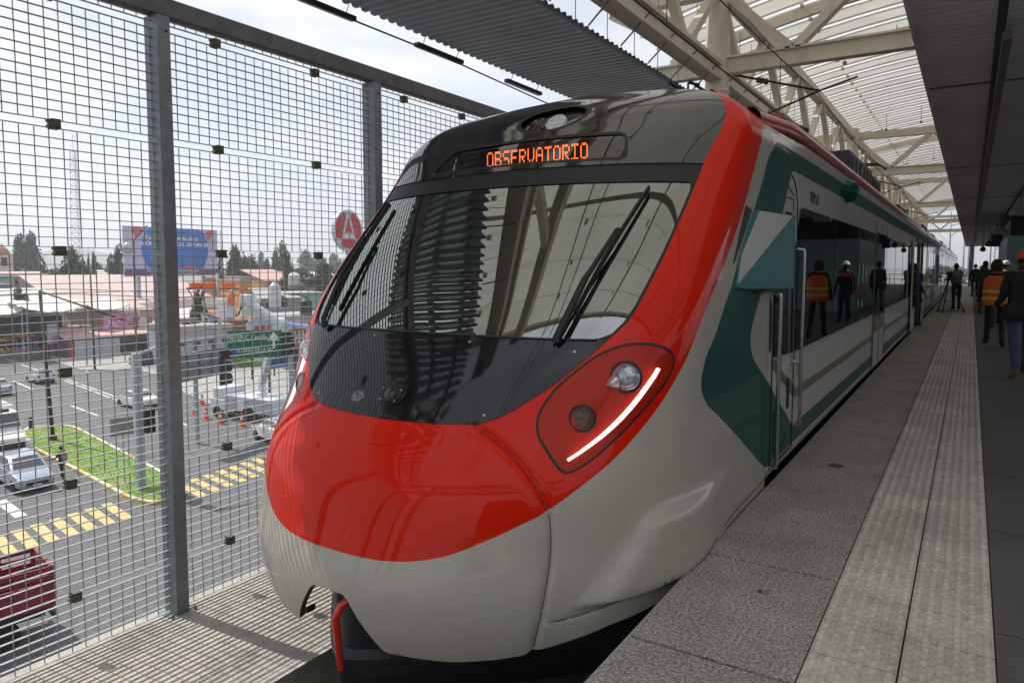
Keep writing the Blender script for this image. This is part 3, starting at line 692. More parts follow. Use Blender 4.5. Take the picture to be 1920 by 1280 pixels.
# details of the first car, platform side
def cab_door():
    d=side_quad(body1,'cab_door',[(5.49,.10),(6.27,.10),(6.27,2.0),(6.23,2.2),(6.12,2.31),(6.0,2.345),(5.49,1.75)],MATS['train_side_white_paint'],1,-.012,.003)
    gl=side_quad(d,'pane',[(5.52,.93),(6.21,.90),(6.21,1.72),(6.10,1.95),(6.02,2.03),(5.80,2.03),(5.52,1.72)],M_sidegl,1,.003,.005)
    side_quad(d,'small_window_frame',[(5.80,1.44),(6.06,1.44),(6.06,1.80),(5.80,1.80)],M_rubber,1,.008,.003)
    b=MB()
    def line(pts,w=.012):
        for p,q in zip(pts[:-1],pts[1:]): b.bar((HW+.003,p[0]-2.5,p[1]+1.1),(HW+.003,q[0]-2.5,q[1]+1.1),w,.006,0,(1,0,0))
    line([(6.27,.10),(6.27,1.95),(6.245,2.1),(6.19,2.22),(6.10,2.29),(6.0,2.32)]);line([(5.49,.10),(5.49,1.75)]);line([(5.49,.10),(6.27,.10)])
    line([(5.86,2.14),(6.10,2.14),(6.10,2.05)],.008);line([(5.9,2.22),(6.1,2.17)],.008)
    line([(5.60,.50),(5.60,.22),(5.66,.16),(6.0,.2),(6.05,.26)],.010)
    b.build('door_seal',M_rubber,d)
    side_quad(d,'hand_recess',[(6.03,.46),(6.10,.46),(6.10,.70),(6.03,.70)],M_matblk,1,.004,.006)
    side_quad(d,'step_pad',[(5.66,.17),(5.72,.17),(5.72,.20),(5.66,.20)],M_matblk,1,.004,.006)
    b=MB();b.lathe((HW+.004,6.19-2.5,.82+1.1),[(.028,0),(.028,.012),(.016,.016),(.014,.05),(0,.052)],16,0,(1,0,0));b.bar((HW+.05,6.19-2.5,.82+1.1),(HW+.05,6.19-2.5,.70+1.1),.022,.015,0,(1,0,0))
    b.lathe((HW+.004,6.19-2.5,.66+1.1),[(.02,0),(.02,.012),(0,.014)],14,0,(1,0,0));b.build('handle',M_chrome,d,True,40)
    side_quad(body1,'vent_slot',[(5.39,.98),(5.43,1.0),(5.445,1.15),(5.43,1.33),(5.39,1.38),(5.38,1.18)],M_matblk,1,.003,.004)
    for y,z0,z1 in ((5.475,.09,1.42),(6.30,.26,1.76)):
        b=MB();x=HW+.055
        b.tube([(HW,y-2.5,z0+1.1+.01),(x,y-2.5,z0+1.1+.02),(x,y-2.5,z0+1.16),(x,y-2.5,z1+1.05),(x,y-2.5,z1+1.08),(HW,y-2.5,z1+1.09)],.0145,10)
        b.build('handrail',M_chrome,body1,True,50)
cab_door()
add_text(body1,'car_number','T029 A2',.135,frame((HW+.004,6.985-2.5,2.215+1.1),(0,1,0),(0,0,1)),M_matblk,extrude=.001,xs=.95)
b=MB();b.lathe((HW-.01,8.88-2.5,2.45+1.1),[(.02,0),(.12,.0),(.13,.03),(.125,.07),(.10,.11),(.06,.14),(0,.15)],24,0,(1,0,0));b.build('door_signal_lamp',M_green,body1,True,40)
b=MB();b.lathe((HW-.03,8.62-2.5,2.45+1.1),[(.09,0),(.085,.05),(.05,.09),(0,.10)],20,0,(1,0,0));b.build('door_signal_lamp',M_green,body1,True,40)
b=MB();b.box((HW+.004,12.3-2.5,.60+1.1),(HW+.02,12.34-2.5,.74+1.1));b.box((HW+.004,12.25-2.5,.62+1.1),(HW+.02,12.42-2.5,.65+1.1));b.build('door_release',mat('release_red',(.45,.05,.03),.5),body1)
# roof equipment
def roofbox(y0,y1,a0,a1,z0,z1,name='roof_unit',body=body1):
    b=MB();b.box((a0,y0-2.5,z0+1.1),(a1,y1-2.5,z1+1.1));o=b.build(name,mat('roof_unit_dark',(.028,.03,.033),.6,noise=(3,.2)),body,bevel=.03)
    b=MB()
    for i in range(6): yy=y0+(y1-y0)*(i+.5)/6;b.box((a1,yy-.05-2.5,z0+.08+1.1),(a1+.012,yy+.05-2.5,z1-.08+1.1))
    b.build('vent_grille',M_matblk,o);return o
roofbox(11.6,14.4,.25,1.10,2.95,3.32);roofbox(14.6,15.8,.25,1.10,2.95,3.26);roofbox(21.5,24.5,-.9,1.0,2.95,3.25)
b=MB();b.box((.4,7.6-2.5,2.95+1.1),(.62,7.85-2.5,3.14+1.1));b.tube([(.45,7.7-2.5,4.2),(.45,7.7-2.5,4.33),(.9,8.6-2.5,4.30),(1.0,8.9-2.5,4.27)],.03,6);b.build('roof_insulator',M_dark,body1,bevel=.01)
b=MB();b.lathe((.5,7.7-2.5,2.95+1.1),[(.12,0),(.12,.06),(.08,.08),(.12,.1),(.12,.15),(.07,.17),(0,.18)],16);b.build('roof_antenna',mat('antenna_grey',(.35,.36,.38),.5),body1,True,40)
b=MB()
for i in range(14):
    y=5.5+i*.42;b.tube([(.75,y-2.5,2.93+1.1),(.75,y-2.5,3.02+1.1),(.80,y+.12-2.5,3.03+1.1)],.010,5)
b.tube([(.78,5.45-2.5,3.02+1.1),(.78,8.6-2.5,3.02+1.1)],.012,6);b.tube([(.62,5.45-2.5,3.03+1.1),(.62,11.5-2.5,3.03+1.1)],.014,6);b.tube([(.9,5.6-2.5,2.97+1.1),(.9,11.5-2.5,2.97+1.1)],.01,6);b.build('roof_cable',M_dark,body1,True)
# pantograph
b=MB();yp=18.2-2.5
b.tube([(-.5,yp,4.15),(-.4,yp+1.4,4.65),(-.3,yp-.1,5.02)],.025,6);b.tube([(.5,yp,4.15),(.4,yp+1.4,4.65),(.3,yp-.1,5.02)],.025,6);b.tube([(-.4,yp+1.4,4.65),(.4,yp+1.4,4.65)],.02,6)
b.tube([(-.95,yp-.1,4.90),(-.8,yp-.1,5.02),(.8,yp-.1,5.02),(.95,yp-.1,4.90)],.02,6);b.tube([(-.95,yp+.2,4.90),(-.8,yp+.2,5.02),(.8,yp+.2,5.02),(.95,yp+.2,4.90)],.02,6)
for a in (-.55,.55): b.box((a-.08,yp-.1,4.05),(a+.08,yp+.1,4.2))
b.build('pantograph',M_dark,body1,True,40)
# following cars (copies share mesh data)
def gangway(y):
    b=MB();b.box((-HW+.12,y-2.5,1.0),(HW-.12,y+.42-2.5,3.9));b.build('gangway',M_rubber,train)
gangway(26.9)
body2=make_car(27.32,48.0,False)
roofbox(33,36,-.8,1.0,2.95,3.3,body=body2);roofbox(41,44,-.8,1.0,2.95,3.25,body=body2)
for k in range(1,3):
    c=copy_tree(body2,train);c.location.y+=21.1*k;gangway(27.32+21.1*k-.42)
# =================================================================== STATION
FX=-4.75
def sheet(name,x0,x1,y0,y1,z,m,th=.1,kind='structure',**k):
    b=MB();b.box((x0,y0,z-th),(x1,y1,z));o=b.build(name,m);
    if kind: o['kind']=kind
    return o
YE=78.
sheet('walkway',-4.86,-3.42,-12,130,-.88,M_conc,.5)
b=MB();b.box((-3.50,-12,-.885),(-3.415,130,-.872));o=b.build('walkway_edge',mat('edge_pale_concrete',(.5,.48,.45),.8,noise=(12,.2)));o['kind']='structure'
sheet('track_bed',-3.42,-1.19,-12,130,-1.36,M_track,.5)
rails=[]
for k,x in enumerate((XC-.7175,XC+.7175)):
    b=MB();b.prism([(-.036,0),(.036,0),(.036,-.04),(.010,-.05),(.010,-.13),(.07,-.155),(.07,-.17),(-.07,-.17),(-.07,-.155),(-.010,-.13),(-.010,-.05),(-.036,-.04)],(x,-12,-1.17),(1,0,0),(0,0,1),(0,142,0))
    tag(b.build('rail',M_rail),['steel running rail beside the walkway under the train nose','steel running rail under the platform edge beside the train'][k],'rail')
b=MB();b.box((-3.30,-12,-1.355),(-3.12,130,-1.30));tag(b.build('cable_trough',mat('trough_rust',(.14,.07,.04),.8,noise=(14,.4))),'long rusty cable trough lying along the track bed','cable trough')
# platform: granite edge slabs with open joints, tactile strip, dark floor
b=MB();b.box((-1.19,-6,-1.9),(-.505,YE,-.03));b.box((-.505,-6,-1.9),(9,YE,-.03));o=b.build('platform',mat('platform_side_concrete',(.30,.28,.25),.85,noise=(5,.2)));o['kind']='structure'
b=MB();y=2.815-1.08*8
while y<YE-1:
    b.box((-1.195,y+.009,-.03),(-.512,y+1.08-.009,0));y+=1.08
o=b.build('platform_edge_paving',M_slab,bevel=.004);o['kind']='structure'
b=MB();b.box((-1.188,-5.9,-.029),(-.506,YE-.5,-.012));b.box((-.505,-5.6,-.029),(.151,YE-.6,-.005));o=b.build('joint_bedding',mat('joint_bedding_dark',(.035,.03,.026),.95));o['kind']='structure'
b=MB();b.box((-1.2,-6,-.045),(-1.187,YE,-.004));o=b.build('platform_edge_strip',mat('edge_strip_grey',(.42,.42,.41),.6));o['kind']='structure'
b=MB();y=3.095-.3365*26
tys=[]
while y<YE-.4: tys.append(y);y+=.3365
for y in tys:
    for x in (-.509,-.180): b.box((x+.004,y+.005,-.0045),(x+.329-.004,y+.3315,.004))
o=b.build('tactile_paving',M_tile);o['kind']='structure'
# raised domes of the tactile tiles
b=MB();dome=[(.019,0),(.0165,.0085),(.0095,.0125)]
vs=[];fs=[];NS=8
for y in tys:
    if y>34 or y<1.5: continue
    ns=8 if y<14 else 5
    for x in (-.509,-.180):
        for i in range(6):
            for j in range(6):
                cx=x+.0275+.0548*i;cy=y+.029+.0557*j;o_=len(vs)
                for r,h in dome: vs+=[(cx+r*math.cos(2*PI*k/ns),cy+r*math.sin(2*PI*k/ns),.004+h) for k in range(ns)]
                for q in range(2): fs+=[(o_+q*ns+k,o_+q*ns+(k+1)%ns,o_+(q+1)*ns+(k+1)%ns,o_+(q+1)*ns+k) for k in range(ns)]
                fs.append(tuple(o_+2*ns+k for k in range(ns)))
b.add(vs,fs);o=b.build('tactile_domes',M_tile,smooth=True,recalc=False);o['kind']='structure'
sheet('platform_floor',.152,9,-6,YE,.0,M_floor,.03)
b=MB()
for i in range(60):
    y=-5+1.45*i;b.box((.155,y,.0),(9,y+.006,.0012))
for x in (.80,1.6,2.9): b.box((x,-6,.0),(x+.006,YE,.0012))
o=b.build('floor_joints',mat('floor_joint',(.035,.034,.033),.8));o['kind']='structure'
b=MB();b.lathe((-.80,3.56,.0),[(.030,0),(.030,.004),(.020,.005),(.019,.0025),(.010,.003),(.009,.005),(0,.005)],24);tag(b.build('survey_marker',M_chrome,None,True,40),'small round metal stud set in the granite platform edge slab','floor stud')
b=MB();b.lathe((-.86,6.2,.0),[(.06,0),(.06,.002),(0,.002)],20);tag(b.build('drain_cover',mat('drain_dark',(.06,.06,.06),.8)),'dark round stain-like drain cap in the platform edge','drain cap')
# ------------------------------------------------------------------ fence
fence=empty('mesh_fence',(FX,0,-.88),0,'tall galvanised steel mesh fence with square posts along the walkway','fence')
FL=lambda x,y,z:(x-FX,y,z+.88)
P0=2.92;BP=2.085
def post():
    b=MB();b.box((-.075,-.047,-.06),(.075,.047,4.18));b.box((-.085,-.10,-.04),(.085,.10,.004));
    for y in (-.11,.11): b.lathe((.08,y*.8,0),[(.014,0),(.014,.02),(0,.024)],8)
    b.lathe((.076,.02,4.08),[(.011,0),(.010,.002),(0,.002)],10,1,(1,0,0))
    return b.build('post',[M_galv,M_matblk],fence)
ZB=[-.50,.235,.945,1.70,2.47,3.24]     # clip rows
Y1=BP-.18-.03
def panel(z0,z1):
    b=MB();n=24;w=BP-.11;p=w/n
    for i in range(n+1):
        y=-w/2+p*i;b.box((-.0125,y-.0028,z0+.004),(-.0075,y+.0028,z1-.004))
    m=max(2,int(round((z1-z0)/.0605)))
    for j in range(m+1):
        z=z0+(z1-z0)*j/m;b.box((-.011,-w/2-.02,z-.002),(.011,w/2+.02,z+.002))
    return b.build('mesh_panel',M_wire,fence)
rows=[(-.86,ZB[0]-.024)]+[(ZB[i]+.024,ZB[i+1]-.024) for i in range(5)]+[(ZB[5]+.024,3.325)]
def clip():
    b=MB();b.box((-.03,-.026,-.03),(.03,.026,.03));b.box((.03,-.018,-.018),(.036,.018,.018));b.box((-.02,-.04,.008),(.02,-.026,.026));b.box((-.02,-.04,-.026),(.02,-.026,-.008))
    b.lathe((.036,0,0),[(.008,0),(.008,.005),(0,.006)],8,0,(1,0,0))
    return b.build('mesh_clip',M_clip,fence)
po=post();po.location=FL(FX,P0,-.88);pans=[panel(z0,z1) for z0,z1 in rows];cl0=clip()
bays=list(range(-3,8))
first=True
for k in bays:
    yc=P0+BP*k
    if k!=0: c=po.copy();COL.objects.link(c);c.location=FL(FX,yc,-.88)
    for pn,(z0,z1) in zip(pans,rows):
        c=pn if first else pn.copy()
        if not first: COL.objects.link(c)
        c.location=FL(FX,yc+BP/2,0)
    for j,z in enumerate(ZB):
        for dy in (.45,1.40):
            c=cl0 if (first and j==0 and dy==.45) else cl0.copy()
            if c is not cl0: COL.objects.link(c)
            c.location=FL(FX,yc+dy,z)
    first=False
b=MB();y0,y1=P0+BP*bays[0]-.3,P0+BP*(bays[-1]+1)+.1
b.box((-.05,y0,4.19),(.05,y1,4.315));b.box((-.056,y0,4.19),(-.05,y1,4.235));b.build('top_rail',M_galvdk,fence,bevel=.006)
# far continuation of the fence, simpler
fence2=empty('mesh_fence',(FX,P0+BP*8+.2,-.88),0,'far run of galvanised mesh fence along the walkway beyond the first cars','fence')
b=MB()
for i in range(0,44): b.box((-.05,i*BP*1.0,0),(.05,i*BP+.16,4.2))
b.build('post',M_galv,fence2)
b=MB();b.box((-.05,0,4.19),(.05,44*BP,4.31));b.build('top_rail',M_galvdk,fence2)
b=MB()
for i in range(44*8): b.box((-.012,i*BP/8,0),(-.006,i*BP/8+.012,4.19))
for j in range(34): b.box((-.012,0,.02+j*.122),(.012,44*BP,.026+j*.122))
b.build('mesh_panel',M_wire,fence2)
# ------------------------------------------------------------------ canopy
can=empty('station_canopy',(-4.6,15.1,-10),0,'cream steel station canopy with round columns, trusses and translucent roof slats','canopy')
CL=lambda p:(p[0]+4.6,p[1]-15.1,p[2]+10)
def zroof(x): return 8.62-.0165*(x-1.5)**2
CY=[-24.9,-4.9,15.1,35.1,55.1,75.1,95.1]
CX2=7.6
RX0,RX1=-7.2,10.2
YC0,YC1=.4,102.
def column(y,x):
    b=MB();b.lathe(CL((x,y,-10)),[(.245,0),(.245,10+zroof(x)-.35)],28);b.lathe(CL((x,y,5.18)),[(.247,0),(.262,.02),(.262,.05),(.247,.07)],28);b.build('column',M_cream,can,True,50)
for y in CY[1:]:
    column(y,-4.6);column(y,CX2)
# roof slats: curved strips running across the track, in bays
xs=np.linspace(RX0,RX1,25)
def roofbay(y0,y1):
    b=MB();pitch=1.12;n=int(round((y1-y0)/pitch))
    for i in range(n):
        y=y0+i*pitch
        for a,c in zip(xs[:-1],xs[1:]):
            za,zc=zroof(a),zroof(c)
            # slightly tilted slat with a front lip
            g=1.125 if y<7.2 else 1.0
            q=[CL((a,y,za-.03)),CL((c,y,zc-.03)),CL((c,y+g,zc+.04)),CL((a,y+g,za+.04))]
            b.add(q,[(0,1,2,3)],0)
            b.add([CL((a,y+g,za+.04)),CL((c,y+g,zc+.04)),CL((c,y+g,zc-.01)),CL((a,y+g,za-.01))],[(0,1,2,3)],1)
            b.add([CL((a,y,za-.03)),CL((a,y,za-.075)),CL((c,y,zc-.075)),CL((c,y,zc-.03))],[(0,1,2,3)],1)
        for x in np.arange(RX0+.8,RX1,2.6):
            z=zroof(x);b.box(CL((x-.04,y+.97,z-.10)),CL((x+.04,y+1.13,z-.03)),1)
    b.build('roof_panel',[M_roofpan,M_cream],can,recalc=False)
yb=YC0
while yb<YC1-1: roofbay(yb,min(yb+10,YC1));yb+=10.08
# arched ribs
def rib(y,w=.12,h=.26):
    b=MB();vs=[];fs=[]
    xr=np.linspace(RX0,RX1,31)
    for x in xr:
        z=zroof(x)-.10
        for sx,dz in ((-w/2,0),(w/2,0),(w/2,-h),(-w/2,-h)): vs.append(CL((x,y+sx,z+dz)))
    for i in range(30):
        for k in range(4): fs.append((4*i+k,4*i+(k+1)%4,4*i+4+(k+1)%4,4*i+4+k))
    b.add(vs,fs);b.build('arch_rib',M_cream,can)
for y in (.6,4.2,8.5,19.4,43.,63.,83.): rib(y)
# purlins along the track under the slats
for x in (-6.6,-1.0,2.6,6.0,9.6):
    b=MB();z=zroof(x)-.10;b.box(CL((x-.045,YC0,z-.12)),CL((x+.045,YC1,z)));b.build('purlin',M_cream,can)
# long truss over the columns
for X in (-4.6,CX2):
    b=MB();b.box(CL((X-.16,YC0,5.42)),CL((X+.16,YC1,5.50)));b.box(CL((X-.16,YC0,5.72)),CL((X+.16,YC1,5.80)));b.box(CL((X-.09,YC0,5.50)),CL((X+.09,YC1,5.72)));b.build('bottom_chord',M_cream,can)
    b=MB();b.box(CL((X-.13,YC0,7.22)),CL((X+.13,YC1,7.50)));b.build('top_chord',M_cream,can)
    b=MB();y=15.1-24
    while y<YC1-4:
        if y>=YC0-1:
            for a in (-1,1):
                yy=y+2+a*1.85;
                if YC0<yy<YC1: b.bar(CL((X,y+2+a*.12,5.78)),CL((X,yy,7.26)),.15,.17,0,(1,0,0))
        y+=4
    b.build('truss_web',M_cream,can)
# transverse frames at the columns
for y in CY[1:]:
    b=MB();x0,x1=-7.0,10.0
    b.box(CL((x0,y-.12,5.555)),CL((x1,y+.12,5.595)));b.box(CL((x0,y-.12,5.865)),CL((x1,y+.12,5.905)));b.box(CL((x0,y-.05,5.595)),CL((x1,y+.05,5.865)));b.build('cross_beam',M_cream,can)
    b=MB();b.box(CL((x0,y-.14,7.17)),CL((x1,y+.14,7.47)));b.build('cross_beam',M_cream,can)
    b=MB();x=-4.6
    while x<CX2-1:
        b.bar(CL((x+.1,y,7.2)),CL((x+1.46,y,5.9)),.16,.24,0,(0,1,0));b.bar(CL((x+1.54,y,5.9)),CL((x+2.95,y,7.2)),.16,.24,0,(0,1,0));x+=3.05
    b.bar(CL((-4.8,y,5.9)),CL((-7.0,y,7.2)),.16,.2,0,(0,1,0))
    b.build('frame_brace',M_cream,can)
# hangers seen against the roof
for y in list(np.arange(11,60,12.)):
    for x in (-3.3,-2.0,-.7):
        b=MB();b.tube([CL((x,y,zroof(x)-.1)),CL((x,y,zroof(x)-.75))],.012,5);b.box(CL((x-.05,y-.05,zroof(x)-.8)),CL((x+.05,y+.05,zroof(x)-.72)));b.build('hanger_rod',M_hang,can)
# ------------------------------------------------------------------ louvred sunshade over the walkway side
lou=empty('louvred_sunshade',(-5.8,20,5.0),0,'long grey metal louvred sunshade hung beside the canopy over the fence','sunshade')
LX0,LX1,LZ=-6.86,-4.80,5.0
b=MB();y=5.4-.172*49;PIT_=.172
LY1=60
def slat(y):
    # Z-shaped blade running across
    prof=[(0,.075),(.03,.075),(.12,-.045),(.182,-.045)]
    t=.006
    top=[(a,c) for a,c in prof];bot=[(a+.004,c-t) for a,c in prof[::-1]]
    b.prism(top+bot,(LX0+5.8,y-20,0),(0,1,0),(0,0,1),(LX1-LX0,0,0))
while y<LY1: slat(y);y+=PIT_
b.build('slat',M_louver,lou)
for x in (-6.45,-5.85,-5.25):
    b=MB();b.box((x+5.8-.04,-3.1-20,.078),(x+5.8+.04,LY1-20,.14));b.build('support_rail',mat('louvre_rail_dark',(.09,.095,.10),.5,metal=.3),lou)
b=MB();y=6.2-1.15*8;ys_=[]
while y<LY1:
    ys_.append(y);y+=1.15
b.tube([(LX1+5.8-.05,0,.12),(-4.72+5.8+.35,0,.55)],.014,6);hr0=b.build('hanger_rod',M_hang,lou)
hw0=MB().tube([(-5.3+5.8,0,.12),(-5.3+5.8,0,2.7)],.008,5).build('hanger_wire',M_hang,lou)
for i,y in enumerate(ys_):
    for o_,k in ((hr0,0),(hw0,.45)):
        c=o_ if i==0 else o_.copy()
        if i: COL.objects.link(c)
        c.location.y=y+k-20
for y0,y1,w in ((5.35,7.05,'nearest to the camera'),(8.3,9.42,'in the middle of the row'),(10.72,11.9,'farthest along the sunshade edge')):
    t=empty('strip_light',(-6.98,(y0+y1)/2,4.86),0,'dark strip light hung from the sunshade edge, '+w,'strip light','strip lights under the sunshade')
    h=(y1-y0)/2;b=MB();b.box((-.045,-h,-.03),(.045,h,.03));b.build('housing',M_matblk,t,bevel=.006)
    b=MB();b.box((-.035,-h+.03,-.036),(.035,h-.03,-.031));b.build('diffuser',mat('lamp_diffuser_grey',(.3,.31,.32),.5),t)
    b=MB()
    for q in (-h+.15,h-.15): b.tube([(0,q,.03),(.06,q,.14)],.006,5)
    b.build('hanger_rod',M_hang,t)
# ------------------------------------------------------------------ overhead wires
def wire(pts,r,label,name='overhead_wire'):
    b=MB();b.tube(pts,r,6);return tag(b.build(name,M_matblk,None,True),label,'wire')
wire([(-6.2+.0,-8,4.5),(-6.25,8,4.5),(-6.5,12,4.5),(-6.6,100,4.5)],.011,'black overhead cable running along above the mesh fence')
def sag(z,amp,y0=-10,y1=118,span=20.):
    return [(XC,y,z-amp*4*((y-15.1)/span%1)*(1-((y-15.1)/span%1))) for y in np.arange(y0,y1,1.0)]
mess=wire(sag(5.0,.25),.010,'sagging black messenger wire over the train roof')
wire([(XC,y,4.0) for y in (-10,30,118)],.009,'straight contact wire just above the train roof')
for y in np.arange(-8,116,5.): 
    f=(y-15.1)/20%1;MB().tube([(XC,y,4.0),(XC,y,5.0-1.0*f*(1-f))],.006,5).build('dropper',M_matblk,mess)
for y in (15.1,35.1,55.1):
    t=empty('catenary_bracket',(XC,y+.3,5.05),0,'dark catenary bracket above the train roof %s'%{15.1:'beside the big round column',35.1:'near the second round column',55.1:'far along the canopy'}[y],'bracket','catenary brackets')
    b=MB();b.tube([(-1.8,0,.6),(.0,0,.02)],.025,6);b.tube([(-1.8,0,-.6),(0,0,.02)],.022,6);b.tube([(0,0,.02),(.7,-.2,.15)],.02,6);b.build('arm',M_dark,t,True)
    b=MB();b.lathe((-1.1,0,.36),[(.05,-.12),(.07,-.08),(.05,-.04),(.07,0),(.05,.04),(.07,.08),(.04,.12)],10,0,(1.8,0,-.58));b.build('insulator',mat('insulator_brown',(.12,.06,.04),.3),t,True)
# ------------------------------------------------------------------ dark soffit over the platform
sof=empty('platform_soffit',(2.6,35,3.42),0,'long low dark ribbed metal soffit over the platform','soffit')
SX0,SX1,SY0,SY1,SZ=-.43,6.5,5.1,74.,3.42
b=MB();b.box((SX0-2.6+.02,SY0-35,.10),(SX1-2.6,SY1-35,.36));b.build('ceiling_box',M_drkpanel,sof)
b=MB();y=SY0;dy=.12
vs=[];fs=[]
while y<SY1:
    d=dy
    o_=len(vs)
    for yy,zz_ in ((y,.0),(y+d*.62,.0),(y+d*.68,.05),(y+d*.94,.05),(y+d,.0)):
        vs+=[(SX0-2.6,yy-35,zz_),(SX1-2.6,yy-35,zz_)]
    for k in range(4): fs.append((o_+2*k,o_+2*k+1,o_+2*k+3,o_+2*k+2))
    y+=d
b.add(vs,fs);b.build('ribbed_panel',M_louvdk,sof,recalc=False)
b=MB()
for x in (.12,.95,1.8,2.65,3.5,4.3): b.box((x-2.6-.03,SY0-35,-.006),(x-2.6+.03,SY1-35,.02))
for y in np.arange(8.6,74,7.): b.box((SX0-2.6,y-.02-35,-.008),(SX1-2.6,y+.02-35,.02))
b.build('panel_joint',mat('soffit_joint_dark',(.05,.05,.055),.5),sof)
b=MB();b.box((SX0-2.6-.03,SY0-35,-.02),(SX0-2.6+.0,SY1-35,.36));b.box((SX0-2.6-.03,SY1-35,-.02),(SX1-2.6,SY1-35+.03,.36));b.build('edge_trim',M_louvdk,sof)
# things hung from the soffit
b=MB();b.box((-.03,-21.5,-.03),(.03,30,.03))
t=empty('lighting_trunking',(.16,28,3.30),0,'long slim lighting trunking hung under the dark platform soffit','trunking')
b.build('trunk',mat('trunk_grey',(.16,.16,.16),.5),t)
b=MB()
for y in range(-16,30,3): b.tube([(0,y,.03),(0,y,.12)],.008,5)
b.build('hanger_rod',M_hang,t)
def hung(x,y,zb,label,kind):
    t=empty(kind,(x,y,zb),0,label,kind.replace('_',' '),'devices hung from the platform soffit')
    b=MB();b.tube([(0,0,.1),(0,0,3.42-zb)],.022,8);b.build('stem',mat('stem_grey',(.3,.3,.3),.5),t,True)
    if kind=='loudspeaker':
        b=MB();b.box((-.22,-.12,-.02),(.22,.12,.12));b.box((-.16,-.16,.12),(.16,.16,.17));b.build('housing',mat('speaker_grey',(.33,.33,.32),.5),t,bevel=.02)
    else:
        b=MB();b.lathe((0,0,0),[(0,-.12),(.08,-.10),(.12,-.03),(.13,.03),(.06,.12),(.03,.15)],16);b.build('dome',M_matblk,t,True,50)
hung(.93,20.5,2.82,'pale box loudspeaker on a stem, nearest the teal wall','loudspeaker')
hung(.80,30,2.75,'grey box loudspeaker on a stem behind the nearest one','loudspeaker')
hung(.62,38,2.62,'dark dome camera hung lower than the loudspeakers','dome_camera')
hung(.45,41,2.45,'small dark dome camera farthest along the soffit','dome_camera')
t=empty('information_screen',(1.15,36,2.45),0,'dark information screen hung under the soffit beside the teal wall','screen');b=MB();b.box((-.5,-.08,0),(.5,.08,.62));b.build('housing',M_matblk,t,bevel=.02);b=MB();b.tube([(-.3,0,.6),(-.3,0,.97)],.02,6);b.tube([(.3,0,.6),(.3,0,.97)],.02,6);b.build('stem',M_hang,t);b=MB();b.box((-.46,-.088,.05),(.46,-.082,.57));b.build('screen_glass',M_screen,t)
# teal stair housing on the right
t=empty('lift_housing',(3.4,33,0),0,'teal clad lift housing with dark header on the platform','lift housing')
b=MB();b.box((-2.42,-4.6,0),(2.4,4.5,2.62));b.build('wall',M_teal,t,bevel=.01)
b=MB();b.box((-2.36,-4.54,2.62),(2.3,4.4,3.42));b.build('header',M_drkpanel,t)
b=MB();b.box((-2.44,-4.63,0),(-2.36,-4.55,2.64));b.build('corner_post',mat('corner_grey_steel',(.30,.32,.32),.4,metal=.5),t)
b=MB()
for k in range(3): b.box((-1.2+k*1.2,-4.606,.02),(-1.19+k*1.2,-4.6,2.6))
for z in (.9,1.8): b.box((-2.3,-4.607,z),(2.3,-4.6,z+.008))
b.build('panel_joint',M_drkpanel,t)
# second platform side: low wall and glass-topped parapet far right of the platform (mirrored in the train windows)
t=empty('parapet',(8.6,35,0),0,'pale concrete parapet along the far side of the platform','parapet')
b=MB();b.box((0,-41,0),(.2,43,.95));b.build('wall',mat('parapet_conc',(.42,.41,.38),.8,noise=(3,.1)),t)
b=MB();b.tube([(.1,-41,1.12),(.1,43,1.12)],.03,8)
for y in range(-40,43,3): b.tube([(.1,y,.95),(.1,y,1.12)],.02,6)
b.build('handrail',M_chrome,t,True)
# added unseen walls that keep side light off the train nose
t=empty('side_light_blocker',(4,-6,0),0,'added grey walls out of view, blocking side light on the train nose','building')
b=MB();b.box((-3.2,-.3,0),(6,0,4.6));b.box((3.2,0,0),(3.5,13,3.38));b.build('wall',mat('blocker_grey',(.12,.12,.125),.8,noise=(1,.1)),t)
# end of platform: railing and catenary masts beyond
t=empty('end_barrier',(-.2,YE-.3,0),0,'low grey barrier across the far end of the platform','barrier')
b=MB();b.box((-.9,0,.9),(5,.05,.96));b.box((-.9,0,.45),(5,.05,.5))
for x in (-.9,.4,1.7,3,4.3): b.box((x,0,0),(x+.06,.05,.96))
b.build('frame',mat('barrier_grey',(.3,.31,.33),.5),t)
b=MB();b.tube([(0,0,0),(0,0,4.6)],.17,12);b.tube([(0,0,3.9),(0,0,3.95)],.2,12);o=b.build('tall_post',mat('mast_grey',(.23,.25,.28),.5,metal=.3),None,True,40);o.location=(.02,71,0);tag(o,'round grey post at the far end of the platform under the soffit','post')
for i,(u,d,h,lab) in enumerate(((1779,140,12,'nearest the train'),(1806,170,11,'second along the track'),(1815,210,12,'third along the track, in haze'),(1856,150,10,'right of the round post'),(1864,190,10,'farthest right, in haze'))):
    p=at(u,501,d);t=empty('catenary_mast',(p.x,p.y,-1.1),0,'thin catenary mast beyond the platform end, '+lab,'mast','catenary masts beyond the platform end')
    b=MB();b.tube([(0,0,0),(0,0,h)],[.16,.10],8);b.build('pole',mat('mast_grey',(.23,.25,.28),.5),t,True);b=MB();b.tube([(0,0,h*.8),(2.8,0,h*.8+.5)],.05,5);b.tube([(0,0,h*.65),(2.6,0,h*.8+.3)],.05,5);b.tube([(0,0,h*.95),(2.8,0,h*.8+.5)],.03,5);b.build('bracket_arm',M_dark,t)
# viaduct under the station
b=MB();b.box((-4.9,-12,-2.9),(9.5,130,-1.905));b.box((-3.5,130,-2.9),(8,420,-1.9))
for y in range(0,420,30): b.box((.5,y,-10),(3.5,y+2.2,-2.9))
o=b.build('viaduct',mat('viaduct_concrete',(.34,.33,.31),.85,noise=(.8,.1)));tag(o,'pale concrete railway viaduct carrying the platform and track','viaduct')
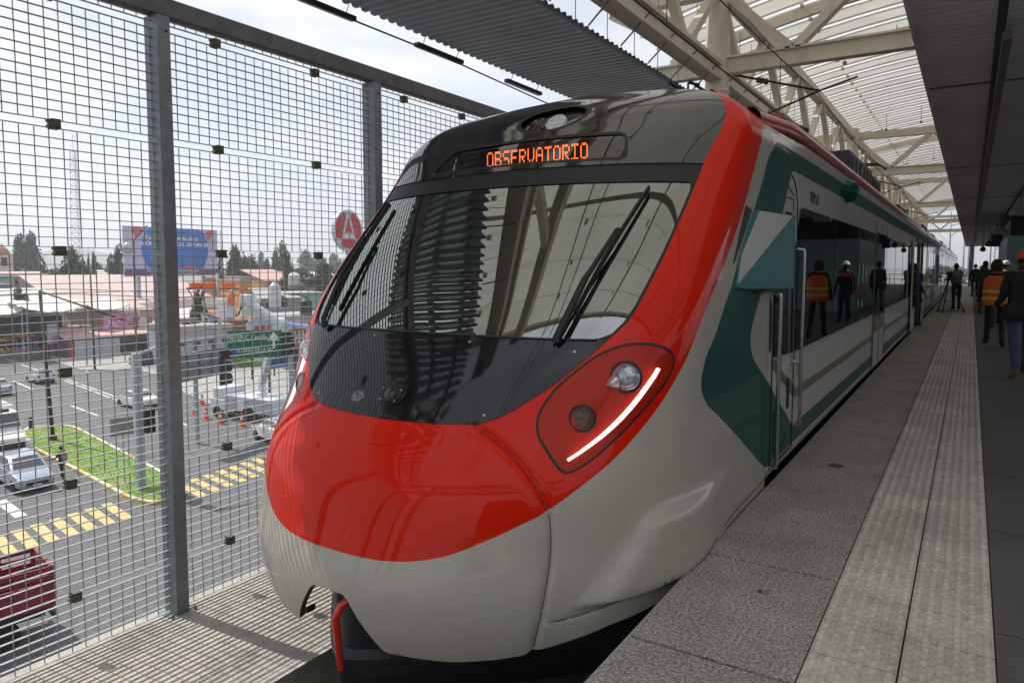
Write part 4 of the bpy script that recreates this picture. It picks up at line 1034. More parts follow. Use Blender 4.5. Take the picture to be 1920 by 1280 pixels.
# =================================================================== STREET AND TOWN
Z0=-10.
E1=Vector((.9826,-.1857,0));E2=Vector((.1857,.9826,0));RZ=math.atan2(E1.y,E1.x)
def c(name,col,r=.75,**k): return mat(name,col,r,noise=(.9,.10),**k)
def gsheet(name,poly,z,m,th=.02,kind='structure'):
    b=MB();b.prism([(p[0],p[1]) for p in poly],(0,0,z-th),(1,0,0),(0,1,0),(0,0,th));o=b.build(name,m)
    if kind:o['kind']=kind
    return o
gsheet('ground',[(-4000,-1500),(3000,-1500),(3000,5000),(-4000,5000)],Z0-.03,M_earth,.5)
def epoly(o,pts): o=Vector(o);return [tuple((o+E1*a+E2*b_)[:2]) for a,b_ in pts]
gsheet('road',epoly((-60,25,0),[(-150,-60),(75,-60),(75,38),(-20,22),(-26,60),(-40,60),(-42,17),(-150,17)]),Z0,M_asph,.03)
def gp(*pp): return [G(u,v,Z0) for u,v in pp]
apron=gp((262,694),(330,718),(345,738),(420,770),(470,792),(560,808),(640,806),(640,690),(520,676),(330,668))
gsheet('pavement',apron,Z0+.12,M_pave,.15)
gsheet('pavement',gp((60,652),(109,681),(152,695),(258,694),(330,716),(330,668),(112,660),(80,640)),Z0+.121,M_pave,.15)
gsheet('pavement',gp((0,612),(60,628),(95,650),(75,655),(0,640)),Z0+.12,M_pave,.15)
# median with painted kerb and grass
med=gp((40,812),(52,803),(128,799),(150,806),(335,903),(352,925),(335,940),(282,948),(240,938),(140,884),(46,836))
cen=sum((p for p in med),Vector())/len(med)
med2=round_poly([(p.x,p.y) for p in med],1.2,3)
b=MB();n=len(med2);inn=[(p[0]+(cen.x-p[0])*.0+0,p[1]) for p in med2]
inn=shrink(med2,.22)
k_=0
for i in range(n):
    a=Vector((*med2[i],Z0));d=Vector((*med2[(i+1)%n],Z0));ai=Vector((*inn[i],Z0));di=Vector((*inn[(i+1)%n],Z0));L=(d-a).length;m_=max(1,int(L/1.1))
    for j in range(m_):
        t0,t1=j/m_,(j+1)/m_;p,q,r_,s_=a.lerp(d,t0),a.lerp(d,t1),ai.lerp(di,t1),ai.lerp(di,t0);u=Vector((0,0,.17));k_+=1
        yel=0 if (k_%2==0 or L<1.5) else 1
        b.add([p,q,q+u,p+u],[(0,1,2,3)],yel);b.add([p+u,q+u,r_+u,s_+u],[(0,1,2,3)],1 if k_%3 else yel)
o=b.build('kerb',[mat('kerb_yellow',(.56,.36,.06),.7,noise=(3,.2)),mat('kerb_cream',(.55,.48,.36),.8,noise=(3,.2))],recalc=False);o['kind']='structure'
M_grass=mat('grass_green',(.13,.23,.02),.9,noise=(1.2,.35),dirt=(.35,.8,(.30,.26,.10)),bump=(20,.8))
b=MB();b.prism([(p[0],p[1]) for p in inn],(0,0,Z0),(1,0,0),(0,1,0),(0,0,.15))
gx=[p[0] for p in inn];gy=[p[1] for p in inn]
for i in range(2200):
    x=rnd.uniform(min(gx),max(gx));y=rnd.uniform(min(gy),max(gy))
    if not inpoly(np.array([x]),np.array([y]),inn)[0]: continue
    h=rnd.uniform(.03,.07);a=rnd.uniform(0,PI);dx,dy=.05*math.cos(a),.05*math.sin(a);lx,ly=rnd.uniform(-.05,.05),rnd.uniform(-.05,.05)
    b.add([(x-dx,y-dy,Z0+.15),(x+dx,y+dy,Z0+.15),(x+lx,y+ly,Z0+.15+h)],[(0,1,2)])
o=b.build('median_grass',M_grass,recalc=False);tag(o,'short green grass with dry patches on the road median','grass',kind='stuff')
# road paint
M_yel=mat('road_paint_yellow',(.62,.45,.16),.7,noise=(2.5,.15),dirt=(3,.85,(.20,.18,.15)));M_wp=mat('road_paint_white',(.62,.62,.60),.7,dirt=(4,.8,(.2,.2,.2)))
def stripe(pa,pb,w,b,z=Z0+.005):
    d=(pb-pa);d.z=0;d.normalize();n_=Vector((-d.y,d.x,0))*(w/2);P=[pa-n_,pb-n_,pb+n_,pa+n_];b.prism([(p.x,p.y) for p in P],(0,0,z-.004),(1,0,0),(0,1,0),(0,0,.006))
b=MB()
def z3(x,y): return G(x/2.4615,760+y/2.4615,Z0)
for pa,pb,n_,L in ((z3(-80,675),z3(537,485),8,3.0),(z3(880,388),z3(1280,250),8,3.0)):
    for i in range(n_):
        cc=pa.lerp(pb,i/(n_-1));stripe(cc-E1*L/2,cc+E1*L/2,.46,b)
o=b.build('crosswalk_markings',M_yel);o['kind']='structure'
b=MB()
for p,q,w in (((120,713),(236,756),.16),((126,711),(243,753),.16),((133,760),(184,779),.18),((25,714),(62,730),.18),((336,790),(350,797),.18),((0,938),(40,968),.5),((150,690),(165,697),.12),((10,672),(60,690),.15)):
    stripe(G(*p,Z0),G(*q,Z0),w,b)
o=b.build('lane_markings',M_wp);o['kind']='structure'
# ------------------------------------------------------------------ vehicles
M_tyre=mat('tyre_rubber',(.012,.012,.013),.85);M_rim=mat('wheel_rim',(.42,.43,.45),.35,metal=.7);M_cgl=mat('car_glass',(.012,.02,.024),.05,coat=1.,ior=1.7)
M_hl=mat('car_headlight',(.6,.62,.64),.1,coat=1.);M_tl=mat('car_taillight',(.35,.01,.012),.25,coat=1.);M_plast=mat('car_black_plastic',(.02,.02,.021),.6);M_plate=mat('number_plate',(.55,.55,.52),.6)
def wheel(par,x,y,r,w=.2):
    t=MB();t.lathe((0,0,0),[(r*.62,-w/2),(r*.95,-w/2),(r,-w*.3),(r,w*.3),(r*.95,w/2),(r*.62,w/2)],20,0,(0,1,0));o=t.build('wheel',M_tyre,par,True,40);o.location=(x,y,r)
    t=MB();t.lathe((0,0,0),[(r*.63,-w*.42),(r*.5,-w*.3),(.06,-w*.36),(.0,-w*.4)],14,0,(0,1,0));t.lathe((0,0,0),[(0,w*.4),(.06,w*.36),(r*.5,w*.3),(r*.63,w*.42)],14,0,(0,1,0));t.build('rim',M_rim,o,True,40);return o
def car(loc,rz,paint,label,kind='hatch',L=4.1,Wd=1.72,H=1.48,group=None):
    """body lofted from stations along x (front = +x)"""
    t=empty('parked_car' if False else 'car',loc,rz,label,'car',group)
    h=Wd/2;gc=.2
    # stations: x, z_bottom, z_belt, half width
    S=[(-.5,.34,.62,.80),(-.49,.26,.86,.92),(-.44,.22,.95,.97),(-.25,.2,.97,1.),(0,.2,.96,1.),(.2,.2,.93,1.),(.36,.22,.84,.97),(.45,.25,.74,.90),(.49,.28,.62,.78),(.5,.36,.52,.66)]
    if kind=='suv': S=[(x,zb+.04,zt+.14,w) for x,zb,zt,w in S]
    b=MB();vs=[];n=10
    for x,zb,zt,w in S:
        hw=h*w;m=(zb+zt)/2
        vs+=[(x*L,-hw*.86,zb),(x*L,-hw*.98,zb+.10),(x*L,-hw,m),(x*L,-hw*.97,zt-.06),(x*L,-hw*.86,zt),(x*L,hw*.86,zt),(x*L,hw*.97,zt-.06),(x*L,hw,m),(x*L,hw*.98,zb+.10),(x*L,hw*.86,zb)]
    fs=[]
    for i in range(len(S)-1):
        for k in range(n): fs.append((i*n+k,i*n+(k+1)%n,(i+1)*n+(k+1)%n,(i+1)*n+k))
    fs+=[tuple(range(n)),tuple(range((len(S)-1)*n,len(S)*n))[::-1]]
    b.add(vs,fs)
    dz=.14 if kind=='suv' else 0
    if kind=='sedan': C_=[(-.33,.95),(-.20,H-.05),(-.04,H),(.08,H-.04),(.24,.92)]
    else: C_=[(-.46,.97+dz),(-.38,H-.05),(-.1,H),(.06,H-.03),(.24,.92+dz)]
    vs=[];
    for x,z in C_:
        tz=(z-.9)/(H-.9);hw=h*(.95-.17*max(0,tz));vs+=[(x*L,-h*.95,.86+dz),(x*L,-hw,max(z-.05,.86+dz)),(x*L,-hw*.88,z),(x*L,hw*.88,z),(x*L,hw,max(z-.05,.86+dz)),(x*L,h*.95,.86+dz)]
    fs=[]
    for i in range(len(C_)-1):
        for k in range(6): fs.append((i*6+k,i*6+(k+1)%6,(i+1)*6+(k+1)%6,(i+1)*6+k))
    fs+=[tuple(range(6)),tuple(range((len(C_)-1)*6,len(C_)*6))[::-1]]
    b.add(vs,fs);body=b.build('body',paint,t,True,28)
    def pane(name,pts):
        q=MB();P=[Vector(p) for p in pts];nn=(P[1]-P[0]).cross(P[2]-P[0]).normalized();ctr=sum(P,Vector())/len(P)
        if nn.dot(ctr-Vector((0,0,.9)))<0: nn=-nn
        q.add([p+nn*.014 for p in P]+[p-nn*.01 for p in P],[tuple(range(len(P))),tuple(range(2*len(P)-1,len(P)-1,-1))]+[(i,(i+1)%len(P),len(P)+(i+1)%len(P),len(P)+i) for i in range(len(P))]);return q.build(name,M_cgl,t)
    def hwz(z): return h*(.95-.17*max(0,(z-.9)/(H-.9)))
    xf,zf=C_[4];xg,zg=C_[3];xr,zr=C_[0];xq,zq=C_[1]
    def lerp(a,bb,f): return a+(bb-a)*f
    f0,f1=.12,.92
    pane('windscreen',[(lerp(xf,xg,f0)*L,s*hwz(lerp(zf,zg,f0))*.86,lerp(zf,zg,f0)) for s in (-1,1)]+[(lerp(xf,xg,f1)*L,s*hwz(lerp(zf,zg,f1))*.80,lerp(zf,zg,f1)) for s in (1,-1)])
    pane('rear_window',[(lerp(xr,xq,f0+.1)*L,s*hwz(lerp(zr,zq,f0))*.84,lerp(zr,zq,f0+.1)) for s in (-1,1)]+[(lerp(xr,xq,f1)*L,s*hwz(lerp(zr,zq,f1))*.78,lerp(zr,zq,f1)) for s in (1,-1)])
    for s in (-1,1):
        zb_,zt_=.99+dz*.8,H-.10
        for a0,a1,b0,b1 in ((xr+.10*(1 if kind!='sedan' else .6),-.08,xq+.03,-.08),(-.06,xf-.05,-.06,xg-.01)):
            pane('side_window',[(a0*L,s*hwz(zb_)*.995,zb_),(a1*L,s*hwz(zb_)*.995,zb_),(b1*L,s*hwz(zt_)*.99,zt_),(b0*L,s*hwz(zt_)*.99,zt_)])
        for x in (.31,-.31): wheel(t,x*L,s*(h-.09),.31+(.03 if kind=='suv' else 0))
        q=MB();q.add([(.455*L,s*h*.62,.58+dz),(.455*L,s*h*.9,.60+dz),(.415*L,s*h*.93,.74+dz),(.45*L,s*h*.6,.70+dz)],[(0,1,2,3)]);q.xf(Matrix.Translation((.045,s*.01,0)));q2=MB();q2.box((.44*L,s*h*.75-.14,.56+dz),(.487*L,s*h*.75+.14,.70+dz));q2.build('headlight',M_hl,t,bevel=.03)
        q=MB();q.box((-.499*L,s*h*.78-.10,.68+dz),(-.46*L,s*h*.78+.12,.90+dz));q.build('tail_light',M_tl,t,bevel=.02)
        q=MB();q.box((.17*L,s*(h+.10)-.07,.90+dz),(.20*L,s*(h+.10)+.07,1.02+dz));q.bar((.185*L,s*(h-.06),.92+dz),(.185*L,s*(h+.06),.95+dz),.04,.03);q.build('wing_mirror',paint,t,bevel=.015)
    q=MB();q.box((.485*L,-h*.55,.38+dz*.5),(.508*L,h*.55,.54+dz*.6));q.build('grille',M_plast,t,bevel=.01)
    q=MB();q.box((-.508*L,-h*.8,.26),(-.47*L,h*.8,.42));q.build('bumper',M_plast,t,bevel=.02)
    q=MB();q.box((-.51*L,-.2,.52),(-.505*L,.2,.64));q.box((.505*L,-.2,.40),(.512*L,.2,.51));q.build('number_plate',M_plate,t)
    return t
P_white=mat('car_white_paint',(.72,.72,.72),.25,coat=1.);P_silver=mat('car_silver_paint',(.50,.52,.55),.3,metal=.5,coat=1.);P_blue=mat('car_silver_blue_paint',(.33,.40,.50),.3,metal=.5,coat=1.);P_green=mat('pickup_dark_green_paint',(.03,.07,.05),.3,coat=1.)
car(G(76,716),RZ+PI+.05,P_silver,'silver white hatchback seen from behind on the far lanes beside the black lamp pole','hatch',3.9,1.68,1.50)
car(G(258,762),RZ+PI+.12,P_white,'white saloon half hidden behind the traffic signal pole','sedan',4.3,1.72,1.46)
car(G(-6,738),RZ+PI,P_blue,'silver blue saloon cut by the left edge on the far lanes','sedan',4.3,1.72,1.45)
car(G(520,826),RZ+PI,P_white,'white hatchback peeping out left of the train nose','suv',4.2,1.75,1.6)
car(G(45,908),RZ+.05,P_blue,'silver blue car facing the crossing, in front of the white truck','suv',4.5,1.82,1.66)
car(G(285,684),RZ+PI/2,P_green,'dark green pickup in the shade beside the mauve corner shop','suv',4.6,1.8,1.7)
# white truck
def truck():
    t=empty('truck',G(2,862),RZ+.05,'white lorry with a broad bonnet waiting behind the silver blue car','truck')
    b=MB();b.box((-1.6,-1.15,.7),(.4,1.15,2.2));b.box((-1.4,-1.05,2.2),(.1,1.05,2.85));o=b.build('cab',P_white,t,bevel=.10)
    b=MB();b.add([(.40,-1.0,1.0),(2.0,-.92,.9),(2.0,.92,.9),(.40,1.0,1.0),(.40,-1.0,1.95),(1.9,-.85,1.6),(1.9,.85,1.6),(.40,1.0,1.95)],[(3,2,1,0),(4,5,6,7),(0,1,5,4),(1,2,6,5),(2,3,7,6),(3,0,4,7)]);b.build('bonnet',P_white,t,bevel=.06)
    b=MB();b.add([(.43,-.98,2.02),(.43,.98,2.02),(.16,.92,2.74),(.16,-.92,2.74)],[(0,1,2,3)]);q=b.build('windscreen',M_cgl,t);md=q.modifiers.new('s','SOLIDIFY');md.thickness=.03
    b=MB();b.box((1.98,-.75,.85),(2.05,.75,1.4));b.build('grille',M_plast,t,bevel=.02)
    b=MB();b.box((1.95,-1.1,.45),(2.2,1.1,.75));b.build('bumper',P_silver,t,bevel=.03)
    for s in (-1,1):
        b=MB();b.box((1.4,s*.98-.2,.75),(2.05,s*.98+.2,1.35));h=b.build('mudguard',P_white,t,bevel=.1)
        b=MB();b.box((2.0,s*.95-.12,.95),(2.08,s*.95+.12,1.2));b.build('headlight',M_hl,t,bevel=.03)
        b=MB();b.bar((.3,s*1.15,2.3),(.5,s*1.5,2.35),.03,.03);b.box((.47,s*1.48-.09,1.75),(.53,s*1.48+.09,2.45));b.build('wing_mirror',M_plast,t,bevel=.02)
        wheel(t,1.45,s*.95,.5,.3);wheel(t,-4.2,s*.95,.5,.3)
    b=MB();b.box((-6.8,-1.22,.9),(-1.7,1.22,3.0));b.build('cargo_box',P_white,t,bevel=.03)
    b=MB();b.box((-.6,-.6,2.85),(-.2,.6,3.0));b.build('roof_marker',M_plast,t,bevel=.03)
truck()
# red stake truck
def redtruck():
    cn=G(101,1142,Z0+.95);w=1.05;o=cn-E2*1.9-E1*w;t=empty('truck',(o.x,o.y,Z0),math.atan2(-E2.y,-E2.x),'dark red stake bed truck cut by the left edge near the crossing','truck')
    Mr=mat('truck_dark_red_paint',(.22,.012,.025),.4,coat=.3,noise=(2,.15));L0,L1=-1.9,3.6
    b=MB();b.box((L0,-w,.95),(L1,w,1.10));b.build('bed_floor',M_plast,t)
    for s in (-1,1):
        b=MB();x0,x1=L0+.05,L1
        b.box((x0,s*w-.03,1.10),(x1,s*w+.03,1.88));b.box((x0,s*w-.03,1.98),(x1,s*w+.03,2.10));b.box((x0,s*w-.03,2.22),(x1,s*w+.03,2.36))
        x=L0+.06
        while x<L1: b.box((x-.045,s*w-.05,1.08),(x+.045,s*w+.05,2.38));x+=.9
        b.build('stake_side',Mr,t)
    b=MB();b.box((L0-.03,-w,1.10),(L0+.03,w,1.88));b.box((L0-.03,-w,1.98),(L0+.03,w,2.10));b.box((L0-.03,-w,2.22),(L0+.03,w,2.36))
    for y in (-w,-.35,.35,w): b.box((L0-.05,y-.045,1.08),(L0+.05,y+.045,2.38))
    b.build('tailgate',Mr,t)
    b=MB();b.box((L1,-w,1.0),(L1+.08,w,2.5));b.box((L1+.1,-.95,.6),(L1+2.0,.95,2.3));b.build('cab',Mr,t,bevel=.08)
    b=MB();b.box((L0+.1,-.45,.6),(L1+1.5,.45,.95));b.build('chassis',M_plast,t)
    for s in (-1,1): wheel(t,-.6,s*.82,.45,.42);wheel(t,L1+1.2,s*.85,.45,.3)
    b=MB();b.box((L0-.12,-.95,.62),(L0-.02,.95,.76));b.build('bumper',M_plast,t)
    for s in (-1,1): b=MB();b.box((L0-.08,s*.8-.12,.80),(L0-.03,s*.8+.12,.92));b.build('tail_light',M_tl,t)
redtruck()
# ------------------------------------------------------------------ bucket truck and its crew
def bucket_truck():
    p=G(482,786);t=empty('bucket_truck',p,RZ+PI+.25,'white utility bucket truck with two buckets raised among the wires','bucket truck')
    W_=mat('utility_white_paint',(.62,.65,.70),.4,coat=.4,noise=(1,.05))
    b=MB();b.box((-2.9,-1.1,.75),(2.2,1.1,1.9));b.build('service_body',W_,t,bevel=.05)
    for s in (-1,1):
        for x0,x1,z0 in ((-2.8,-2.0,.85),(-1.9,-1.1,.85),(-.9,.2,1.3),(.9,1.5,.85),(1.55,2.15,.85)):
            b=MB();b.box((x0,s*1.105-.012,z0),(x1,s*1.105+.012,1.8));lk=b.build('locker_door',mat('utility_locker_grey',(.40,.43,.48),.4),t,bevel=.008)
            b=MB();b.box(((x0+x1)/2-.08,s*1.125-.012,1.5),((x0+x1)/2+.08,s*1.125+.012,1.56));b.build('latch',M_plast,lk)
    b=MB()
    for s in (-1,1): b.lathe((-.35,s*1.09,.5),[(.72,-.03),(.72,.03)],20,0,(0,1,0))
    b.build('wheel_arch',M_plast,t)
    b=MB();b.box((2.3,-1.05,.6),(4.0,1.05,1.5));b.box((2.35,-1.0,1.5),(3.7,1.0,2.35));b.build('cab',W_,t,bevel=.09)
    for s in (-1,1): wheel(t,-.35,s*.9,.5,.35);wheel(t,3.2,s*.92,.48,.28)
    for x in (-2.4,1.6):
        for s in (-1,1): b=MB();b.bar((x,s*1.0,.8),(x+.1,s*1.7,.06),.12,.12);b.box((x-.15,s*1.7-.2,0),(x+.3,s*1.7+.2,.06));b.build('outrigger',M_plast,t)
    b=MB();b.lathe((-.6,0,1.9),[(.45,0),(.42,.25),(.3,.35),(.3,.9),(0,.92)],16);b.build('turret',W_,t,True,40)
    Mi=Matrix.Translation(p)@Matrix.Rotation(RZ+PI+.25,4,'Z');Mi=Mi.inverted()
    def loc(u,v,d): return Mi@at(u,v,d)
    d0=math.hypot(p.x,p.y)
    T=Vector((-.6,0,2.75));e1=loc(508,652,d0);elbow=loc(586,614,d0+2.0);k2=loc(466,604,d0+.5);knee=loc(524,607,d0);tip=loc(461,564,d0)
    b=MB();b.bar(T,e1,.42,.45);b.bar(e1,loc(524,618,d0),.36,.4);b.build('lower_boom',mat('utility_boom_grey',(.36,.38,.42),.4,metal=.2),t,bevel=.03)
    b=MB();b.tube([k2,knee,elbow],.19,10);b.build('boom_sleeve',mat('utility_pale_blue',(.36,.47,.66),.4),t,True,50)
    b=MB();b.tube([tip,knee],[.30,.36],12);b.lathe(knee,[(.5,-.35),(.5,.35)],14,0,(0,1,0));b.build('upper_boom',W_,t,True,50)
    b=MB();b.box(tuple(tip+Vector((-.6,-.35,-.4))),tuple(tip+Vector((.35,.35,.5))));b.build('boom_head',W_,t,bevel=.12)
    b=MB();pts=[tip+Vector((.4,0,-.3)),tip+Vector((.7,.1,-1.0)),tip+Vector((1.1,0,-1.2)),tip+Vector((1.3,-.1,-.6))];b.tube(pts,.07,6);b.build('hydraulic_hose',M_rubber,t,True)
    for u,v in ((425,575),(472,574)):
        q=loc(u,v,d0-.6 if u<440 else d0+1.0);b=MB();b.add([q+Vector((sx*.55*k,sy*.48*k,z)) for z,k in ((-.8,.86),(.65,1.0)) for sx,sy in ((-1,-1),(1,-1),(1,1),(-1,1))],[(3,2,1,0),(0,1,5,4),(1,2,6,5),(2,3,7,6),(3,0,4,7),(4,5,6,7)]);b.build('bucket',P_white,t,bevel=.06)
    q=loc(433,563,d0-1.25);b=MB();b.box(tuple(q+Vector((-.3,-.1,-.35))),tuple(q+Vector((.35,.1,.3))));b.build('orange_cover',mat('cover_orange',(.75,.13,.02),.6),t,bevel=.03)
    return p,d0
bp,bd0=bucket_truck()
M_cone=mat('cone_orange',(.72,.10,.02),.6);M_conew=mat('cone_white_band',(.6,.55,.5),.6)
for i,(u,v,lab) in enumerate(((365,778,'leftmost of the row of orange cones on the road'),(379,759,'orange cone nearest the ground worker, set back from the row'),(387,786,'orange cone second from the left along the road'),(414,794,'orange cone in front of the ground worker'),(454,799,'orange cone in front of the bucket truck wheel'),(507,792,'orange cone beside the train nose'))):
    t=empty('traffic_cone',G(u,v),0,lab,'cone','orange cones round the bucket truck');b=MB();b.box((-.24,-.24,0),(.24,.24,.05));b.build('base',M_cone,t)
    b=MB();b.lathe((0,0,.05),[(.2,0),(.045,.95),(0,.96)],14);b.build('cone_body',M_cone,t,True,40);b=MB();b.lathe((0,0,.05),[(.142,.40),(.105,.62)],14);b.build('band',M_conew,t,True)
t=empty('safety_barrel',G(339,716),0,'low red barrel at the edge of the concrete forecourt','barrel');b=MB();b.lathe((0,0,.12),[(.32,0),(.34,.1),(.30,.75),(.1,.82),(0,.82)],14);b.build('drum',mat('barrel_red',(.65,.05,.03),.6),t,True,40)
# ------------------------------------------------------------------ poles, signals, signs
M_pole=mat('pole_grey_paint',(.33,.37,.43),.5,noise=(2,.1));M_poleblk=mat('pole_black_paint',(.018,.02,.02),.5);M_polegr=mat('pole_dark_green_paint',(.02,.07,.05),.5);M_pconc=mat('pole_concrete',(.34,.33,.31),.9,noise=(3,.15))
p=G(265,920);t=empty('traffic_signal',p,RZ,'grey square traffic signal pole on the median tip with a dark signal head','traffic signal')
b=MB();hp_=hz(662,p)-Z0;b.box((-.2,-.2,0),(.2,.2,hp_));b.box((-.45,-.45,0),(.45,.45,.12));b.build('pole',M_pole,t,bevel=.02)
q=hz(765,p)-Z0;q2=hz(812,p)-Z0;b=MB();b.box((-.15,.18,q2),(.42,.70,q));o=b.build('signal_head',mat('signal_maroon_black',(.045,.012,.014),.5),t,bevel=.06)
b=MB()
for k in range(3): zc=q2+(q-q2)*(k+.5)/3;b.lathe((.42,.44,zc),[(.17,0),(.17,.16),(.15,.16),(.14,.02),(0,.02)],12,0,(1,0,0))
b.build('visor',M_poleblk,o)
b=MB();b.tube([(0,0,hp_-.1),(0,1.5,hp_+.35),(0,4.2,hp_+.5)],.09,8);b.build('arm',M_pole,t,True)
p=G(234,908);t=empty('road_sign',p,RZ,'grey back of a road sign on a thin post in the median','road sign');h0=hz(815,p)-Z0;h1=hz(782,p)-Z0
b=MB();b.box((-.04,-.04,0),(.04,.04,h1));b.build('post',M_pole,t);b=MB();b.box((.05,-.62,h0),(.08,.62,h1));b.box((.08,-.03,h0),(.12,.03,h1));b.build('panel',mat('sign_back_grey',(.24,.25,.25),.5,metal=.3),t)
def pole(name,u,v,vt,m,label,cat,du=0,r=(.13,.08)):
    p=G(u,v);h=hz(vt,p);q=at(u+du,vt,math.hypot(p.x,p.y));t=empty(name,p,0,label,cat);b=MB();b.tube([(0,0,0),(q.x-p.x,q.y-p.y,h-Z0)],r,10);b.build('pole',m,t,True);return t,p,Vector((q.x-p.x,q.y-p.y,h-Z0))
t,p,top=pole('street_lamp',100,828,545,M_poleblk,'leaning black lamp pole standing on the grass median','street lamp',-26)
b=MB();b.tube([top,top+Vector((1.8,1.5,-.9)),top+Vector((4.0,3.3,-2.0))],.06,6);b.build('arm',M_poleblk,t,True);b=MB();b.lathe((0,0,0),[(.26,0),(.24,.3),(.18,.5)],10);b.build('base',M_poleblk,t)
t,p,top=pole('utility_pole',178,694,505,M_polegr,'dark green pole at the kerb of the corner shop','pole',-9);b=MB();b.tube([top+Vector((-.5,-1.8,-.3)),top+Vector((.5,1.8,-.3))],.05,6);b.build('cross_arm',M_polegr,t)
t,p,top=pole('street_lamp',256,688,450,M_poleblk,'black lamp pole with pale globe left of the fence post','street lamp',-5)
b=MB();b.lathe(top+Vector((-.6,-.4,-.9)),[(0,-.7),(.45,-.55),(.65,0),(.45,.5),(0,.65)],14);b.build('lamp_globe',mat('globe_grey',(.45,.46,.48),.3),t,True);b=MB();b.tube([top,top+Vector((1.2,1.0,1.7))],.06,6);b.build('arm',M_poleblk,t)
t,p,top=pole('utility_pole',417,748,512,M_pconc,'grey concrete utility pole carrying orange covers beside the ground worker','pole',-9,(.20,.13))
d=math.hypot(p.x,p.y);M_or=mat('cover_orange',(.75,.13,.02),.6)
for u0,u1 in ((357,378),(382,402),(418,439)):
    a=at(u0,530,d)-p;e=at(u1,540,d)-p;b=MB();b.box((min(a.x,e.x),min(a.y,e.y)-.15,e.z),(max(a.x,e.x),max(a.y,e.y)+.15,a.z));b.build('orange_cover',M_or,t,bevel=.03)
b=MB();a=at(350,541,d)-p;e=at(448,541,d)-p;b.bar(a,e,.12,.14);b.tube([a+Vector((0,0,.1)),a.lerp(e,.3)+Vector((0,0,-2.2)),Vector((0,0,top.z-4))],.05,6);b.build('cross_arm',M_poleblk,t)
for k,(v,dz) in enumerate(((545,0),(556,-.5),(620,-1))):
    b=MB();d1=d+3;b.tube([at(-200+x*60,v+dz*4+(3*math.sin(x*.9)),d1+x*0) for x in range(0,16)],.028,5)
    tag(b.build('overhead_cable',M_matblk),('uppermost street cable strung past the utility poles','second street cable below the uppermost one','lowest street cable in front of the shop fronts')[k],'cable')
# green highway sign
d=52.;a=at(427,672,d);e=at(528,617,d);t=empty('highway_sign',(a.x,a.y,Z0),math.atan2(e.y-a.y,e.x-a.x),'green highway direction sign in front of the bucket truck','road sign')
w=math.hypot(e.x-a.x,e.y-a.y);z0,z1=a.z-Z0,e.z-Z0
b=MB();b.box((0,-.06,z0),(w,.06,z1));b.build('panel',mat('sign_green',(.005,.13,.075),.4),t,bevel=.01)
M_signw=mat('sign_white_legend',(.72,.74,.74),.5)
fr=lambda x,z:frame((x,-.064,z),(1,0,0),(0,0,1))
add_text(t,'legend','METEPEC Centro',.56,fr(w*.36,z0+(z1-z0)*.73),M_signw,extrude=.003,xs=.62)
add_text(t,'legend','IXTAPAN DE LA SAL',.44,fr(w*.50,z0+(z1-z0)*.27),M_signw,extrude=.003,xs=.60)
b=MB();x=w*.84;zc=z0+(z1-z0)*.6;b.prism([(-.05,-.55),(.10,-.55),(.10,.0),(.45,0),(.03,.62),(-.40,0),(-.05,0)],(x,-.063,zc),(1,0,0),(0,0,1),(0,-.004,0));b.build('arrow',M_signw,t)
b=MB();b.box((w*.04,-.068,z0+(z1-z0)*.14),(w*.16,-.062,z0+(z1-z0)*.36));b.build('route_shield',mat('shield_blue',(.02,.08,.42),.5),t)
b=MB();b.prism([(.16*math.cos(k*PI/3),.16*math.sin(k*PI/3)) for k in range(6)],(w*.66,-.063,z0+(z1-z0)*.76),(1,0,0),(0,0,1),(0,-.004,0));b.build('emblem',mat('shield_lilac',(.35,.30,.55),.5),t)
b=MB();b.tube([(w*1.16,.3,0),(w*1.16,.3,z1+.1)],.16,10);b.tube([(w*1.16,.3,z1-.3),(0,.15,z1-.3)],.08,8);b.tube([(w*1.16,.3,z0+.4),(0,.15,z0+.4)],.08,8);b.build('gantry_post',M_pole,t,True,40)
def signal_back(u0,v0,u1,v1,d,label):
    a=at(u0,v1,d);e=at(u1,v0,d);w=math.hypot(e.x-a.x,e.y-a.y);h=e.z-a.z;t=empty('traffic_signal',((a.x+e.x)/2,(a.y+e.y)/2,a.z),math.atan2(e.y-a.y,e.x-a.x),label,'traffic signal')
    b=MB();b.box((-w*.42,-.12,0),(w*.42,.12,h));b.build('housing',M_poleblk,t,bevel=.04)
    b=MB()
    for k in range(3):
        z=h*(k+.5)/3;b.tube([(w*.3,.0,z),(w*.75,.12,z)],[h*.14,h*.15],10)
    b.build('visor',M_poleblk,t);b=MB();b.tube([(0,.1,h*.9),(0,.3,h+.25)],.05,6);b.build('bracket',M_pole,t)
signal_back(527,622,546,666,51.5,'black traffic signal head beside the green sign, right end')
signal_back(411,652,426,722,48,'black traffic signal head left below the green sign')
# grey hoarding (rear of a large sign)
a=at(326,720,49);e=at(416,652,52.5);t=empty('sign_rear',(a.x,a.y,Z0),math.atan2(e.y-a.y,e.x-a.x),'large grey ribbed rear of a double sign left of the green sign','sign');w=math.hypot(e.x-a.x,e.y-a.y);z0,z1=a.z-Z0,e.z-Z0
M_hd=mat('sign_rear_grey',(.22,.25,.29),.5,metal=.3,noise=(1,.08))
b=MB();b.box((0,-.05,z0),(w,.05,z0+(z1-z0)*.44));b.box((0,-.05,z0+(z1-z0)*.50),(w,.05,z1));b.build('panel',M_hd,t)
b=MB()
for k in range(5): x=w*k/4;b.box((x-.05,-.12,z0),(x+.05,-.05,z1))
b.box((0,-.2,z0+(z1-z0)*.44),(w,.0,z0+(z1-z0)*.52));b.box((0,-.12,z1-.08),(w,-.05,z1+.02));b.build('stiffener',mat('sign_rear_dark',(.11,.125,.15),.5),t)
